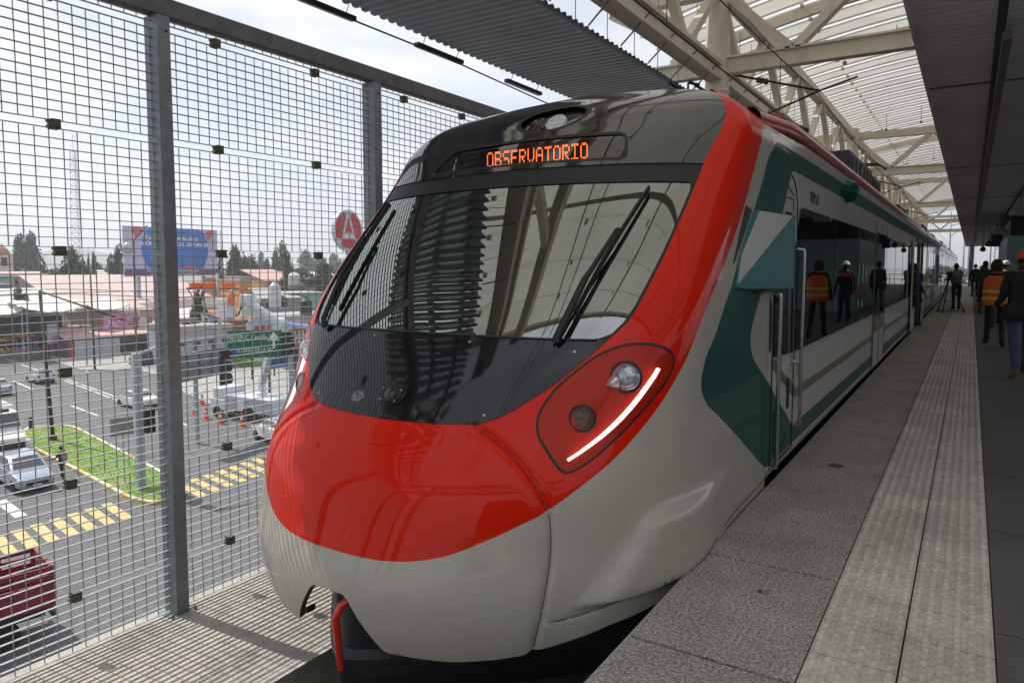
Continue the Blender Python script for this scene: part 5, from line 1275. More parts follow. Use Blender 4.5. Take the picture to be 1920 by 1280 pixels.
b=MB();b.tube([(w*.5,.3,0),(w*.5,.3,z1)],.15,8);b.build('post',M_pole,t)
# round emblem sign on a pole
d=62.;p=at(651,432,d);t=empty('round_sign',(p.x,p.y,Z0),0,'round white sign with a red emblem on a tall pole','sign');rr=1.72
vdir=Vector((-p.x,-p.y,0)).normalized();nrm=(Matrix.Rotation(R(48),3,'Z')@vdir);ex=Vector((0,0,1)).cross(nrm);zc=p.z-Z0
b=MB();b.lathe(Vector((0,0,zc))-nrm*.15,[(rr,0),(rr,.3)],40,0,nrm);b.build('disc',mat('disc_white',(.55,.56,.57),.5),t,True,40)
o_=Vector((0,0,zc))+nrm*.155;Mred=mat('disc_red',(.50,.03,.04),.5);ez=Vector((0,0,1))
b=MB()
circ=lambda r,a0,a1,n:[(r*math.cos(R(a0+(a1-a0)*i/n)),r*math.sin(R(a0+(a1-a0)*i/n))) for i in range(n+1)]
b.prism(circ(1.55,112,205,10)+[(-.85,-.72),(-.25,1.3)],o_,ex,ez,nrm*.02);b.prism([(.25,1.3),(.85,-.72)]+circ(1.55,-25,68,10),o_,ex,ez,nrm*.02)
b.prism([(-.42,-.15),(.42,-.15),(.0,1.05)],o_,ex,ez,nrm*.02);b.prism([(-.8,-.85),(-.6,-.7),(.6,-.7),(.8,-.85)]+circ(1.5,-50,-130,8),o_,ex,ez,nrm*.02)
b.build('emblem',Mred,t)
b=MB();b.tube([(0,0,0),(0,0,zc-rr+.1)],.2,10);b.build('pole',M_pole,t,True)
# ------------------------------------------------------------------ billboard
d=127.;a=at(233,514,d);e2_=at(408,522,d+9);t=empty('billboard',(a.x,a.y,Z0),math.atan2(e2_.y-a.y,e2_.x-a.x),'large blue and lilac health billboard on posts behind the pink roof','billboard')
w=math.hypot(e2_.x-a.x,e2_.y-a.y);z1=at(233,423,d).z-Z0;z0=at(233,517,d).z-Z0;H_=z1-z0
b=MB();b.box((0,-.15,z0),(w,.15,z1));b.build('panel',mat('board_lilac',(.42,.42,.60),.5,noise=(.2,.12)),t)
b=MB();y_=-.156;cx,cz=w*.53,z0+H_*.56
def disc(cx,cz,rx,rz,a0=0,a1=360,n=40): return [(cx+rx*math.cos(R(a0+(a1-a0)*i/n)),cz+rz*math.sin(R(a0+(a1-a0)*i/n))) for i in range(n)]
b.prism([(max(0,x),min(max(z,z0+H_*.14),z1)) for x,z in disc(cx,cz,w*.36,H_*.70)],(0,y_,0),(1,0,0),(0,0,1),(0,-.01,0));o=b.build('blue_disc',mat('board_blue',(.035,.17,.55),.5,noise=(.12,.35)),t)
b=MB();b.prism([(w*.07,z1),(w*.20,z1),(w*.17,z1-H_*.12),(w*.12,z1-H_*.25)],(0,y_-.012,0),(1,0,0),(0,0,1),(0,-.01,0));b.prism([(w*.90,z1),(w*.95,z1),(w*.93,z1-H_*.18),(w*.89,z1-H_*.25),(w*.86,z1-H_*.1)],(0,y_-.012,0),(1,0,0),(0,0,1),(0,-.01,0));b.prism(disc(w*.68,z0+H_*.17,w*.06,H_*.05),(0,y_-.012,0),(1,0,0),(0,0,1),(0,-.01,0));b.build('red_splash',mat('board_red',(.55,.10,.13),.5,noise=(.3,.3)),t)
b=MB();b.box((0,y_-.03,z0),(w,y_,z0+H_*.135));b.build('purple_band',mat('board_purple',(.10,.05,.16),.5),t)
Mw=mat('board_white_letters',(.75,.76,.80),.5);Mc=mat('board_cream_letters',(.70,.68,.48),.5)
fr=lambda x,z:frame((x,y_-.032,z),(1,0,0),(0,0,1))
add_text(t,'lettering','Tu salud depende de ti',H_*.125,fr(w*.49,z0+H_*.78),Mc,extrude=.01,bold=True,xs=1.05)
add_text(t,'lettering','JABÓN . CUBREBOCAS . DISTANCIA',H_*.10,fr(w*.52,z0+H_*.655),Mw,extrude=.01,bold=True,xs=.98)
add_text(t,'lettering','En el transporte es obligatorio usar',H_*.075,fr(w*.50,z0+H_*.10),Mw,extrude=.01,xs=1.1)
add_text(t,'lettering','cubrebocas en espacios públicos',H_*.075,fr(w*.50,z0+H_*.038),Mw,extrude=.01,xs=1.1)
b=MB();b.box((-.1,-.25,z0-.18),(w+.1,.25,z0));b.build('lower_frame',mat('board_frame_white',(.6,.6,.6),.5),t)
b=MB()
for x in (.15,.5,.85): b.box((w*x-.25,.2,0),(w*x+.25,.7,z0+H_*.8))
b.tube([(w+.3,.3,z0),(w+.3,.3,z1)],.06,6);b.tube([(w+1.1,.3,z0),(w+1.1,.3,z1)],.06,6)
for k in range(7): b.tube([(w+.3,.3,z0+H_*k/7),(w+1.1,.3,z0+H_*(k+1)/7)],.04,5)
b.build('frame',M_pole,t)
# lattice mast
p=at(146,480,300);t=empty('radio_mast',(p.x,p.y,Z0),.3,'tall thin white lattice radio mast in the haze','mast');h=at(146,285,300).z-Z0;b=MB();w0,w1=2.4,1.1
def mw(f): return w0+(w1-w0)*f
for i in range(22):
    f0,f1=i/22,(i+1)/22
    for k in range(3):
        A=lambda f,k:Vector((mw(f)*math.cos(k*2*PI/3),mw(f)*math.sin(k*2*PI/3),h*f))
        b.tube([A(f0,k),A(f1,k)],.16,4,caps=False);b.tube([A(f0,k),A(f1,(k+1)%3)],.09,4,caps=False);b.tube([A(f1,k),A(f1,(k+1)%3)],.09,4,caps=False)
b.build('lattice',mat('mast_white',(.55,.53,.52),.5),t)
b=MB();b.tube([(0,0,h),(0,0,h+6)],.12,5);b.build('antenna',mat('mast_white',(.55,.53,.52),.5),t)
# ------------------------------------------------------------------ buildings
def isect(P1,dir_,u2):
    r=ray(u2,501);A=np.array([[dir_.x,-r.x],[dir_.y,-r.y]]);s=np.linalg.solve(A,np.array([-P1.x,-P1.y]));return float(s[0])
def building(name,label,cat,u1,u2,d,vtop,depth,wallm,roofm,roof='flat',win=0,shut=0,rise=1.5,zb=Z0,group=None,winm=None,over=.25):
    P1=at(u1,501,d);P1.z=zb;W=isect(P1,E2,u2);zt=at(u1,vtop,d).z;h=zt-zb
    t=empty(name,P1,RZ,label,cat,group)          # local x = E1 (towards the station), local y = E2
    b=MB();b.box((-depth,0,0),(0,W,h));b.build('wall',wallm,t)
    b=MB()
    if roof=='flat': b.box((-depth-.1,-.1,h),(.1,W+.1,h+.28));b.box((-depth+.25,.25,h+.28),(-.25,W-.25,h+.30))
    elif roof=='gable': b.prism([(over,h-.05),(-depth-over,h-.05),(-depth-over,h+.1),(-depth/2,h+rise),(over,h+.1)],(0,-over,0),(1,0,0),(0,0,1),(0,W+2*over,0))
    elif roof=='shed': b.prism([(over,h-.0),(-depth-over,h+rise-.2),(-depth-over,h+rise),(over,h+.2)],(0,-over,0),(1,0,0),(0,0,1),(0,W+2*over,0))
    b.build('roof',roofm,t)
    for i in range(win):
        y=W*(i+.5)/win;ww=min(1.2,W/win*.5)
        b=MB();b.box((-.02,y-ww/2-.08,h*.45-.08),(.03,y+ww/2+.08,h*.45+1.2+.08));f=b.build('window',mat('window_frame_pale',(.4,.39,.37),.6),t);b=MB();b.box((.03,y-ww/2,h*.45),(.04,y+ww/2,h*.45+1.2));b.build('pane',M_cgl,f)
    for i in range(shut):
        y=W*(i+.5)/shut;ww=W/shut*.38
        b=MB();b.box((-.02,y-ww,0),(.05,y+ww,min(2.7,h*.75)));b.build('shutter',winm or mat('shutter_grey',(.34,.36,.40),.5,noise=(2,.1)),t)
    return t,W,h,P1
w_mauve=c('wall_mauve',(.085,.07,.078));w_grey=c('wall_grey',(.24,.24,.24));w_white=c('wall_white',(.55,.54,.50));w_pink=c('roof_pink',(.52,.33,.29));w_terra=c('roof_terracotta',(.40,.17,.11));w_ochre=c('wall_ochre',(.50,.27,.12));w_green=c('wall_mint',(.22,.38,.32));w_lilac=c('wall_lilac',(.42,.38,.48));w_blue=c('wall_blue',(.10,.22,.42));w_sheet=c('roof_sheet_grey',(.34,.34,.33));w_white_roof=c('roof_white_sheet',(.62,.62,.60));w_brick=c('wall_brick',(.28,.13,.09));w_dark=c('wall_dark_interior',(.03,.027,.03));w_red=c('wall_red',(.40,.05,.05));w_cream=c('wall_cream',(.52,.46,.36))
d1=math.hypot(*G(118,674)[:2])
t,W,h,P=building('corner_shop','dark mauve corner shop with pink tin roof and grey shutter','shop',118,345,d1,636,9,w_mauve,w_pink,'shed',0,0,1.1)
b=MB();b.box((-.02,.9,0),(.05,6.2,h-.25));b.build('shutter',mat('shutter_pale',(.40,.42,.46),.5,noise=(1.5,.1)),t);b=MB();b.box((-.02,.2,0),(.05,.8,h-.3));b.build('door',w_red,t)
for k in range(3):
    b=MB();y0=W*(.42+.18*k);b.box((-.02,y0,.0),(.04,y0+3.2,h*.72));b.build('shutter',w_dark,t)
def board(name,label,cat,u0,v0,u1,v1,d,m,dd=0,th=.12,yaw=None):
    a=at(u0,v1,d);e=at(u1,v1,d+dd);z=at(u0,v0,d).z;t=empty(name,(a.x,a.y,a.z),math.atan2(e.y-a.y,e.x-a.x),label,cat);w=math.hypot(e.x-a.x,e.y-a.y);hh=z-a.z
    b=MB();b.box((0,-th/2,0),(w,th/2,hh));b.build('panel',m,t)
    b=MB()
    for x in (.15,.85): b.box((w*x-.05,th/2,a.z*0-min(4,a.z-Z0)),(w*x+.05,th/2+.1,hh*.9))
    b.build('support',M_plast,t);return t,w,hh
d2=d1-1
t,w,hh=board('shop_sign','pink shop sign with pale blobs above the mauve corner shop','sign',195,592,251,623,d1+4,mat('sign_pink',(.50,.20,.40),.6,noise=(.7,.35)),5)
b=MB()
for k in range(9): b.lathe((w*(.08+.105*k),-.07,hh*(.3+.4*((k*37)%10)/10)),[(.35,0),(.35,.02),(0,.02)],10,0,(0,-1,0))
b.build('print',mat('sign_pink_pale',(.60,.45,.62),.6),t)
t,w,hh=board('shop_sign','pale panel with grey lettering on the roof beside the fence post','sign',229,582,262,604,d1+8,w_white,3)
b=MB();
for k in range(4): b.box((w*(.08+.23*k),-.09,hh*.2),(w*(.22+.23*k),-.06,hh*.75))
b.build('print',w_grey,t)
t,w,hh=board('shop_sign','round white emblem on a dark shop panel behind the fence post','sign',250,592,286,622,d1+6,w_brick,3)
b=MB();b.lathe((w*.5,-.07,hh*.5),[(hh*.42,0),(hh*.42,.03),(0,.03)],24,0,(0,-1,0));b.build('emblem',w_white,t)
building('warehouse','wide warehouse with broad pink tin roof below the billboard','warehouse',128,432,118,588,26,w_cream,c('roof_pink_tin',(.50,.39,.36)),'shed',0,3,5.2,winm=w_dark)
building('long_wall_building','long grey wall building behind the white tarps, under the tall dark trees','building',10,128,150,546,10,w_grey,w_sheet,'flat',0)
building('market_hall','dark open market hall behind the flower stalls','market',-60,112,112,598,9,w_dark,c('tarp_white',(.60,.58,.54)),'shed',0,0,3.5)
t,W,h,P=building('filling_station','filling station with white and green flat canopy at far left','filling station',-40,88,165,522,12,c('station_pillar',(.3,.3,.3)),c('station_green',(.02,.26,.12)),'flat',0)
b=MB();b.box((.12,-.15,h+.28),(.3,W+.15,h+.9));b.build('fascia',w_white_roof,t)
building('blue_kiosk','small blue kiosk at the far left edge below the green canopy','kiosk',-20,18,140,536,5,w_blue,w_sheet,'flat',1)
# sagging white tarps over the stalls
def tarp(label,u0,u1,v,d,dep,sagz):
    P1=at(u0,v,d);W=isect(Vector((P1.x,P1.y,0)),E2,u1);t=empty('market_tarp',P1,RZ,label,'tarp','white tarps over the market stalls');b=MB();n=10;vs=[];fs=[]
    for i in range(n+1):
        for j in range(n+1):
            x=-dep*i/n;y=W*j/n;vs.append((x,y,.9*i/n-sagz*math.sin(PI*j/n)*(1+.4*math.sin(i*1.9))-.25*abs(math.sin(j*1.3+i))))
    for i in range(n):
        for j in range(n): fs.append((i*(n+1)+j,i*(n+1)+j+1,(i+1)*(n+1)+j+1,(i+1)*(n+1)+j))
    b.add(vs,fs);o=b.build('sheet',c('tarp_white',(.60,.58,.54)),t,True,recalc=False);md=o.modifiers.new('s','SOLIDIFY');md.thickness=.04
    b=MB()
    for x,y in ((0,0),(0,W),(-dep,0),(-dep,W)): b.tube([(x,y,0),(x,y,Z0-P1.z)],.05,6)
    b.build('pole',M_pole,t)
tarp('sagging white tarp at the far left edge of the market',-40,45,578,108,9,.8)
tarp('wide white tarp left of the green pole over dark stalls',40,160,574,106,10,.7)
tarp('dirty white tarp between the green pole and the globe lamp',165,240,572,112,9,.6)
M_fl=[mat('flower_orange',(.62,.22,.02),.8,noise=(3,.4)),mat('flower_pink',(.62,.32,.45),.8,noise=(3,.3)),mat('flower_red',(.55,.05,.12),.8,noise=(3,.3))]
def stall(label,u,v,d_,m,w=2.0,h=1.6):
    p=G(u,v);t=empty('flower_stall',p,RZ,label,'stall','flower stalls at the market edge');b=MB();b.box((-.5,-w/2,0),(.5,w/2,.6));b.build('table',w_brick,t);b=MB()
    for i in range(60):
        x,y=rnd.uniform(-.5,.5),rnd.uniform(-w/2,w/2);z=.6+rnd.random()*(h-.6);r=rnd.uniform(.12,.25);b.lathe((x,y,z),[(0,-r),(r*.8,-r*.4),(r,0),(r*.7,r*.6),(0,r*.8)],6)
    b.build('flowers',m,t,True)
stall('orange marigold flower stall left of the market front',20,640,0,M_fl[0]);stall('pink flower display with red front beside the lamp pole',56,648,0,M_fl[2],2.4,2.2);stall('pale pink heaped flower display behind the black lamp pole',72,645,0,M_fl[1],2.6,2.8);stall('low orange flower bed in front of the pink display',70,652,0,M_fl[0],3.0,.95)
board('market_banner','lilac pink vertical banner beside the market stalls','banner',90,608,110,645,d1+2,w_lilac,1)
board('market_banner','dark blue banner hanging under the white tarp','banner',36,592,50,612,d1+6,c('banner_navy',(.02,.03,.10)),1)
# shop fronts right of the fence post
d3=88
building('shop_row','pale shop row with busy fronts left of the concrete pole','shop',322,432,d3,618,8,c('front_pale_lilac',(.34,.32,.36)),w_sheet,'flat',4,3)
building('shed','white tin roofed shed behind the shop row','shed',338,406,d3+14,598,7,w_grey,w_white_roof,'shed',0,0,1.)
building('house','low house with red tiled roof left of the boom','house',412,470,d3+10,603,7,w_brick,w_terra,'gable',2,0,1.4)
building('house','grey house with sheet roof behind the white bucket boom','house',490,562,108,562,9,w_grey,w_sheet,'shed',2,0,1.4)
building('house','ochre walled house with pink sloping roof behind the grey house','house',497,556,150,528,10,w_ochre,w_pink,'shed',0,0,2.4)
building('house','mint green house with flat roof near the train windscreen pillar','house',544,620,112,553,9,w_green,w_sheet,'flat',1)
building('house','lilac fronted house above the red and white hoarding','house',528,640,84,598,7,w_lilac,w_sheet,'flat',2)
building('house','brick house with flat roof behind the orange covers','house',440,500,130,545,9,w_brick,w_sheet,'flat',2)
building('house','orange house partly behind the worker in the yellow helmet','house',448,470,105,528,6,c('wall_orange',(.55,.24,.10)),w_sheet,'flat',1)
def tank(label,u,v,d,r,h,m,horizontal=False):
    p=at(u,v,d);t=empty('water_tank',p,RZ,label,'water tank','rooftop water tanks');b=MB()
    if horizontal: b.lathe((0,-h/2,r),[(0,-.02),(r*.8,0),(r,.15),(r,h-.15),(r*.8,h),(0,h+.02)],16,0,(0,1,0));b.box((-.3,-h*.3,-.3),(.3,-h*.25,.2));b.box((-.3,h*.25,-.3),(.3,h*.3,.2))
    else: b.lathe((0,0,0),[(r,0),(r,h*.8),(r*.5,h),(r*.3,h+.05),(r*.3,h+.2),(0,h+.2)],16)
    b.build('tank_body',m,t,True,40);b=MB();b.box((-r*.8,-r*.8,-.7),(r*.8,r*.8,-.02));b.build('stand',w_grey,t)
tank('white rooftop water tank right of the pink sloping roof',552,534,130,1.0,2.1,w_white);tank('black rooftop water tank near the train pillar',582,538,128,.9,1.7,M_plast);tank('silver horizontal tank on a roof beside the boom',516,575,96,.75,3.0,c('tank_silver',(.5,.5,.52),.4));tank('dark tank right of the silver horizontal tank',530,574,97,.6,1.2,M_plast);tank('black domed tank in front of the mint green house',574,590,86,.7,1.9,M_plast)
t,w,hh=board('hoarding','white hoarding with red block letters above the green sign','hoarding',463,606,523,622,62,w_white,2)
b=MB()
for k in range(4):
    x=w*(.22+.19*k);b.box((x,-.10,hh*.1),(x+w*.13,-.06,hh*.62));b2=MB();
b.build('letters',w_red,t)
t,w,hh=board('hoarding','red hoarding with tall white letters beside the train nose','hoarding',547,614,596,655,60,w_red,2)
b=MB()
for k in range(6): x=w*(.08+.15*k);b.box((x,-.10,hh*.15),(x+w*.06,-.06,hh*.85))
b.box((w*.05,-.09,hh*.46),(w*.9,-.05,hh*.54));b.build('letters',w_white,t)
t,w,hh=board('hoarding','blue hoarding with a dark picture below the green sign','hoarding',496,652,560,694,58,c('board_navy',(.05,.08,.20)),3)
b=MB();b.box((-.1,-.12,0),(w,-.07,hh*.16));b.box((-.1,-.12,0),(w*.05,-.07,hh));b.build('border',w_blue,t);add_text(t,'lettering','SU',hh*.5,frame((w*.3,-.08,hh*.66),(1,0,0),(0,0,1)),w_white,extrude=.01,bold=True)
# planting strip
b=MB()
q=gp((430,690),(520,690),(505,676),(430,672))
for i in range(260):
    x=rnd.random();y=rnd.random();p=(q[0].lerp(q[1],x)).lerp(q[3].lerp(q[2],x),y);r=rnd.uniform(.15,.35);b.lathe((p.x,p.y,Z0+.1+r*.5),[(0,-r),(r,0),(0,r)],5)
tag(b.build('low_shrubs',mat('shrub_dry_green',(.14,.17,.04),.9,noise=(2,.4))),'strip of low dry shrubs behind the green sign','shrub',kind='stuff')
# ------------------------------------------------------------------ trees
M_trunk=mat('tree_bark',(.10,.075,.055),.9,noise=(4,.3))
def leafmat(name,col):
    return mat(name,col,.8,noise=(.35,.45))
M_lf=[leafmat('foliage_dark',(.030,.052,.024)),leafmat('foliage_olive',(.06,.075,.028)),leafmat('foliage_mid',(.042,.085,.026)),leafmat('foliage_bluegreen',(.028,.052,.04))]
def crown_mesh(seed,shape,nl=2300):
    r=random.Random(seed);b=MB();cl=[]
    for i in range(34):
        z=r.random()
        if shape=='column': rad=.42*(1-.75*z)*(.6+.4*r.random());
        elif shape=='round': rad=.42*math.sqrt(max(0,1-(2*z-1)**2))*(.35+.65*r.random())
        else: rad=.5*(1-abs(z-.45)*1.2)*(.5+.6*r.random())
        a=r.uniform(0,2*PI);cl.append((rad*math.cos(a),rad*math.sin(a),z,r.uniform(.13,.24)))
    for i in range(nl):
        cx,cy,cz,cr=cl[r.randrange(len(cl))]
        d=Vector((r.gauss(0,1),r.gauss(0,1),r.gauss(0,.8))).normalized()*cr*(.55+.5*r.random());p=Vector((cx,cy,cz))+d
        if p.z<-.05: continue
        s=r.uniform(.035,.075);n=(d.normalized()+Vector((r.uniform(-.6,.6),r.uniform(-.6,.6),r.uniform(-.3,.8)))).normalized();u=n.orthogonal().normalized()*s;w=n.cross(u)
        b.add([p-u,p-w*.6,p+u,p+w*.6],[(0,1,2,3)])
    return b
crowns={}
def tree(label,u,vtop,d,wpx,shape='round',mi=0,zb=Z0,name='tree',trunkf=.22,group=None):
    key=(shape,rnd.randrange(3));p=at(u,501,d);h=at(u,vtop,d).z-zb;dep=p.x*FW.x+p.y*FW.y;w=wpx/F_*dep
    t=empty(name,(p.x,p.y,zb),rnd.uniform(0,6),label,'tree',group)
    k2=(key,mi)
    if k2 not in crowns:
        o=crown_mesh(hash(str(key))%999 if False else key[1]*7+len(shape),shape).build('crown',M_lf[mi],t,recalc=False);crowns[k2]=o
    else: o=crowns[k2].copy();COL.objects.link(o);o.parent=t
    o.scale=(w,w,h*(1-trunkf));o.location=(0,0,h*trunkf)
    b=MB();b.tube([(0,0,0),(w*.03,0,h*trunkf),(0,w*.02,h*.6),(0,0,h*.85)],[h*.028,h*.022,h*.014,h*.004],7);b.build('trunk',M_trunk,t,True)
    return t
tree('tall dark blue green cypress, left one of the pair at far left',40,441,260,36,'irregular',3,trunkf=.06);tree('broad dark tree, right one of the pair at far left',66,449,265,44,'round',3,trunkf=.08)
tree('dark bushy tree below the radio mast',135,478,150,52,'round',0);tree('slim dark cypress right of the radio mast',176,484,170,12,'column',0,trunkf=.05);tree('second slim cypress right of the radio mast',166,488,172,9,'column',0,trunkf=.05)
tree('round dark tree left of the billboard edge',221,472,170,34,'round',0);tree('big round dark tree right of the billboard',441,472,190,46,'round',0);tree('dark tree second to the right of the billboard',470,486,200,34,'round',0);tree('loose olive tree with open crown above the others',525,464,230,34,'irregular',2);tree('dense green tree below the open crowned one',541,482,150,32,'round',2);tree('dark narrow tree touching the billboard edge',414,486,160,18,'column',0,trunkf=.08)
tree('small dark tree between billboard and open crowned tree',500,492,220,20,'column',0);tree('olive bushy tree near the windscreen pillar',606,503,130,44,'round',1);tree('hazy blue green tree far right of the open crowned one',575,474,420,34,'round',3);tree('hazy round tree above the mint green house',600,478,430,26,'round',3);tree('hazy far tree beside the emblem sign pole',628,480,450,34,'round',3);tree('hazy far tree just left of the open crowned one',490,474,400,18,'column',3,trunkf=.05)
tree('grey green palm-like tree behind the white tarps',34,545,118,30,'irregular',1);tree('green shrub-like tree left of the concrete pole',372,545,95,32,'irregular',2,trunkf=.1)
# ------------------------------------------------------------------ church tower and far town
p=at(5,501,210);t=empty('church_tower',(p.x,p.y,Z0),RZ,'ochre church tower with dome cut by the left edge','tower');h=at(5,478,210).z-Z0
b=MB();b.box((-1.8,-1.8,0),(1.8,1.8,h));b.build('wall',w_cream,t);b=MB();b.lathe((0,0,h),[(1.7,0),(1.6,.8),(.9,1.7),(.3,2.1),(.1,2.6),(0,2.7)],16);b.build('dome',w_terra,t,True,40);b=MB();b.box((1.79,-.6,h-2.6),(1.83,.6,h-.6));b.build('belfry_opening',w_dark,t)
wallc=[('ochre',w_ochre),('white',w_white),('grey',w_grey),('brick red',w_brick),('mint green',w_green),('cream',w_cream),('lilac',w_lilac),('pink',w_pink)]
roofc=[('flat grey roof',w_sheet,'flat'),('red tiled roof',w_terra,'gable'),('pink sloping roof',w_pink,'shed'),('white tin roof',w_white_roof,'shed')]
places=[('beyond the cypress pair',-30,120),('beyond the radio mast',120,235),('right of the billboard',408,470),('behind the open crowned tree',470,560),('behind the olive tree',560,660),('past the platform end',1770,1880),('behind the train',700,1200)]
dists=[('nearer rows',165,235),('middle distance',240,330),('far haze',340,520),('town edge',530,760)]
used={}
sizes=['small','wide','tall','low','narrow']
combos=[]
for pi,pl in enumerate(places):
    for di,ds in enumerate(dists):
        n=5 if pi<5 else (4 if pi==5 else 2)
        for k in range(n): combos.append((pi,di,k))
for pi,di,k in combos:
    pl,dsn=places[pi],dists[di];wc=wallc[(pi*3+di*5+k*2+k//2)%8];rc=roofc[(pi+di+k)%4];sz=sizes[k%5]
    u=pl[1]+(pl[2]-pl[1])*((k+.5)/(5 if pi<5 else 4 if pi==5 else 2))+rnd.uniform(-6,6);d=rnd.uniform(dsn[1],dsn[2])
    w={'small':7,'wide':14,'tall':8,'low':10,'narrow':5.5}[sz]*rnd.uniform(.9,1.15);h={'small':4,'wide':5,'tall':8.5,'low':3.2,'narrow':6}[sz]*rnd.uniform(.9,1.1)
    lab='%s %s house, %s, %s, %s'%(sz,wc[0],rc[0],dsn[0],pl[0])
    if lab in used: continue
    used[lab]=1
    p=at(u,501,d);t=empty('house',(p.x,p.y,Z0),RZ+rnd.uniform(-.15,.15),lab,'house','houses of the far town')
    b=MB();dp=rnd.uniform(6,10);b.box((-dp,-w/2,0),(0,w/2,h));b.build('wall',wc[1],t)
    b=MB();o_=.3
    if rc[2]=='flat': b.box((-dp-.1,-w/2-.1,h),(.1,w/2+.1,h+.35))
    elif rc[2]=='gable': b.prism([(o_,h-.05),(-dp-o_,h-.05),(-dp-o_,h+.1),(-dp/2,h+1.6),(o_,h+.1)],(0,-w/2-o_,0),(1,0,0),(0,0,1),(0,w+2*o_,0))
    else: b.prism([(o_,h),(-dp-o_,h+1.3),(-dp-o_,h+1.5),(o_,h+.2)],(0,-w/2-o_,0),(1,0,0),(0,0,1),(0,w+2*o_,0))
    b.build('roof',rc[1],t)
    b=MB()
    for j in range(2): y=-w/2+w*(j+.5)/2;b.box((-.02,y-.6,h*.4),(.04,y+.6,h*.4+1.2))
    b.build('windows' if False else 'window',M_cgl,t)
sh=['round','column','irregular']
tk=0
for pi,pl in enumerate(places):
    for di,ds in enumerate(dists):
        for k in range(5 if pi!=6 else 2):
            u=pl[1]+(pl[2]-pl[1])*rnd.random();d=rnd.uniform(ds[1],ds[2]);s=('round','irregular','round','round','irregular')[k];nm={'round':'round','irregular':'ragged'}[s];c_=('big','big','low','dense','low')[k]
            hh=(11 if c_=='big' else 8.5 if c_=='dense' else 6.)*rnd.uniform(.85,1.15)*(1.2 if s=='column' else 1)
            pz=at(u,501,d);dep=pz.x*FW.x+pz.y*FW.y;v=501-(hh+Z0-1.6)/dep*F_
            tree('%s %s dark tree %s, %s'%(c_,nm,ds[0],pl[0]),u,v,d,(hh*(.3 if s=='column' else .85))/dep*F_,s,(0,3,0,1,3)[k],group='trees of the far town')
# hills on the horizon
b=MB();vs=[];fs=[];n=70
for i in range(n+1):
    az=-75+100*i/n;hh=24+22*math.sin(i*.31)+14*math.sin(i*.77+1)+8*math.sin(i*1.9);hh=max(8,hh)*(1.5 if az<-55 else 1.)
    dr=Vector((math.sin(R(az)),math.cos(R(az)),0))
    for d,z in ((2300,Z0),(2500,Z0+hh*.7),(2700,Z0+hh),(3000,Z0)): q=dr*d;vs.append((q.x,q.y,z))
for i in range(n):
    for k in range(3): fs.append((i*4+k,i*4+k+1,(i+1)*4+k+1,(i+1)*4+k))
b.add(vs,fs);o=b.build('hills',mat('hill_woods',(.05,.07,.045),.95,noise=(.01,.4)),smooth=True);o['kind']='structure'

# ------------------------------------------------------------------ market clutter, roof clutter
goods=[('yellow',(.60,.42,.05)),('red',(.50,.05,.04)),('white',(.62,.60,.56)),('green',(.06,.25,.08)),('blue',(.06,.14,.40)),('violet',(.30,.12,.36)),('orange',(.62,.24,.03)),('brown',(.20,.11,.06))]
k_=0
for row,(v,d0,dd,where) in enumerate(((634,112,0,'front row of the market'),(622,124,0,'back row of the market'))):
    for i in range(7):
        cn,cc=goods[(i*3+row*2)%8];u=4+i*16+row*6+(20 if row else 0);p=at(u,501,d0);t=empty('market_stall',(p.x,p.y,Z0),RZ+rnd.uniform(-.1,.1),'stall with %s awning, %s from the left, %s'%(cn,('first','second','third','fourth','fifth','sixth','seventh')[i],where),'stall','market stalls under the tarps')
        w=rnd.uniform(2.0,2.8);h=rnd.uniform(2.1,2.7);m=c('awning_'+cn,cc)
        b=MB();b.prism([(0,h),(-1.8,h+.35),(-1.8,h+.43),(0,h+.08)],(.5,-w/2,0),(1,0,0),(0,0,1),(0,w,0));b.build('awning',m,t)
        b=MB();
        for x in (.45,-1.2):
            for y in (-w/2+.05,w/2-.05): b.box((x-.03,y-.03,0),(x+.03,y+.03,h))
        b.build('frame',M_pole,t)
        b=MB();b.box((-.2,-w/2+.1,0),(.4,w/2-.1,.9));b.build('counter',w_brick if i%2 else w_grey,t)
        b=MB()
        for q in range(10): x,y=rnd.uniform(-.15,.35),rnd.uniform(-w/2+.2,w/2-.2);s_=rnd.uniform(.1,.2);b.box((x-s_,y-s_,.9),(x+s_,y+s_,.9+rnd.uniform(.15,.5)))
        b.build('goods',c('goods_'+goods[(i*5+row)%8][0],goods[(i*5+row)%8][1]),t)
junk=[('grey box air cooler',w_grey),('rust brown sheet metal shed',w_brick),('white plastic crate stack',w_white),('blue plastic drum',w_blue),('black tyre pile',M_plast),('pale roof dormer',w_cream)]
spots=[(345,598,92),(362,602,93),(384,600,94),(402,604,93),(428,596,99),(455,598,100),(500,568,109),(520,566,110),(548,556,113),(568,556,114),(135,622,d1+5),(160,621,d1+6),(182,624,d1+5),(30,528,152),(70,530,153),(105,532,152)]
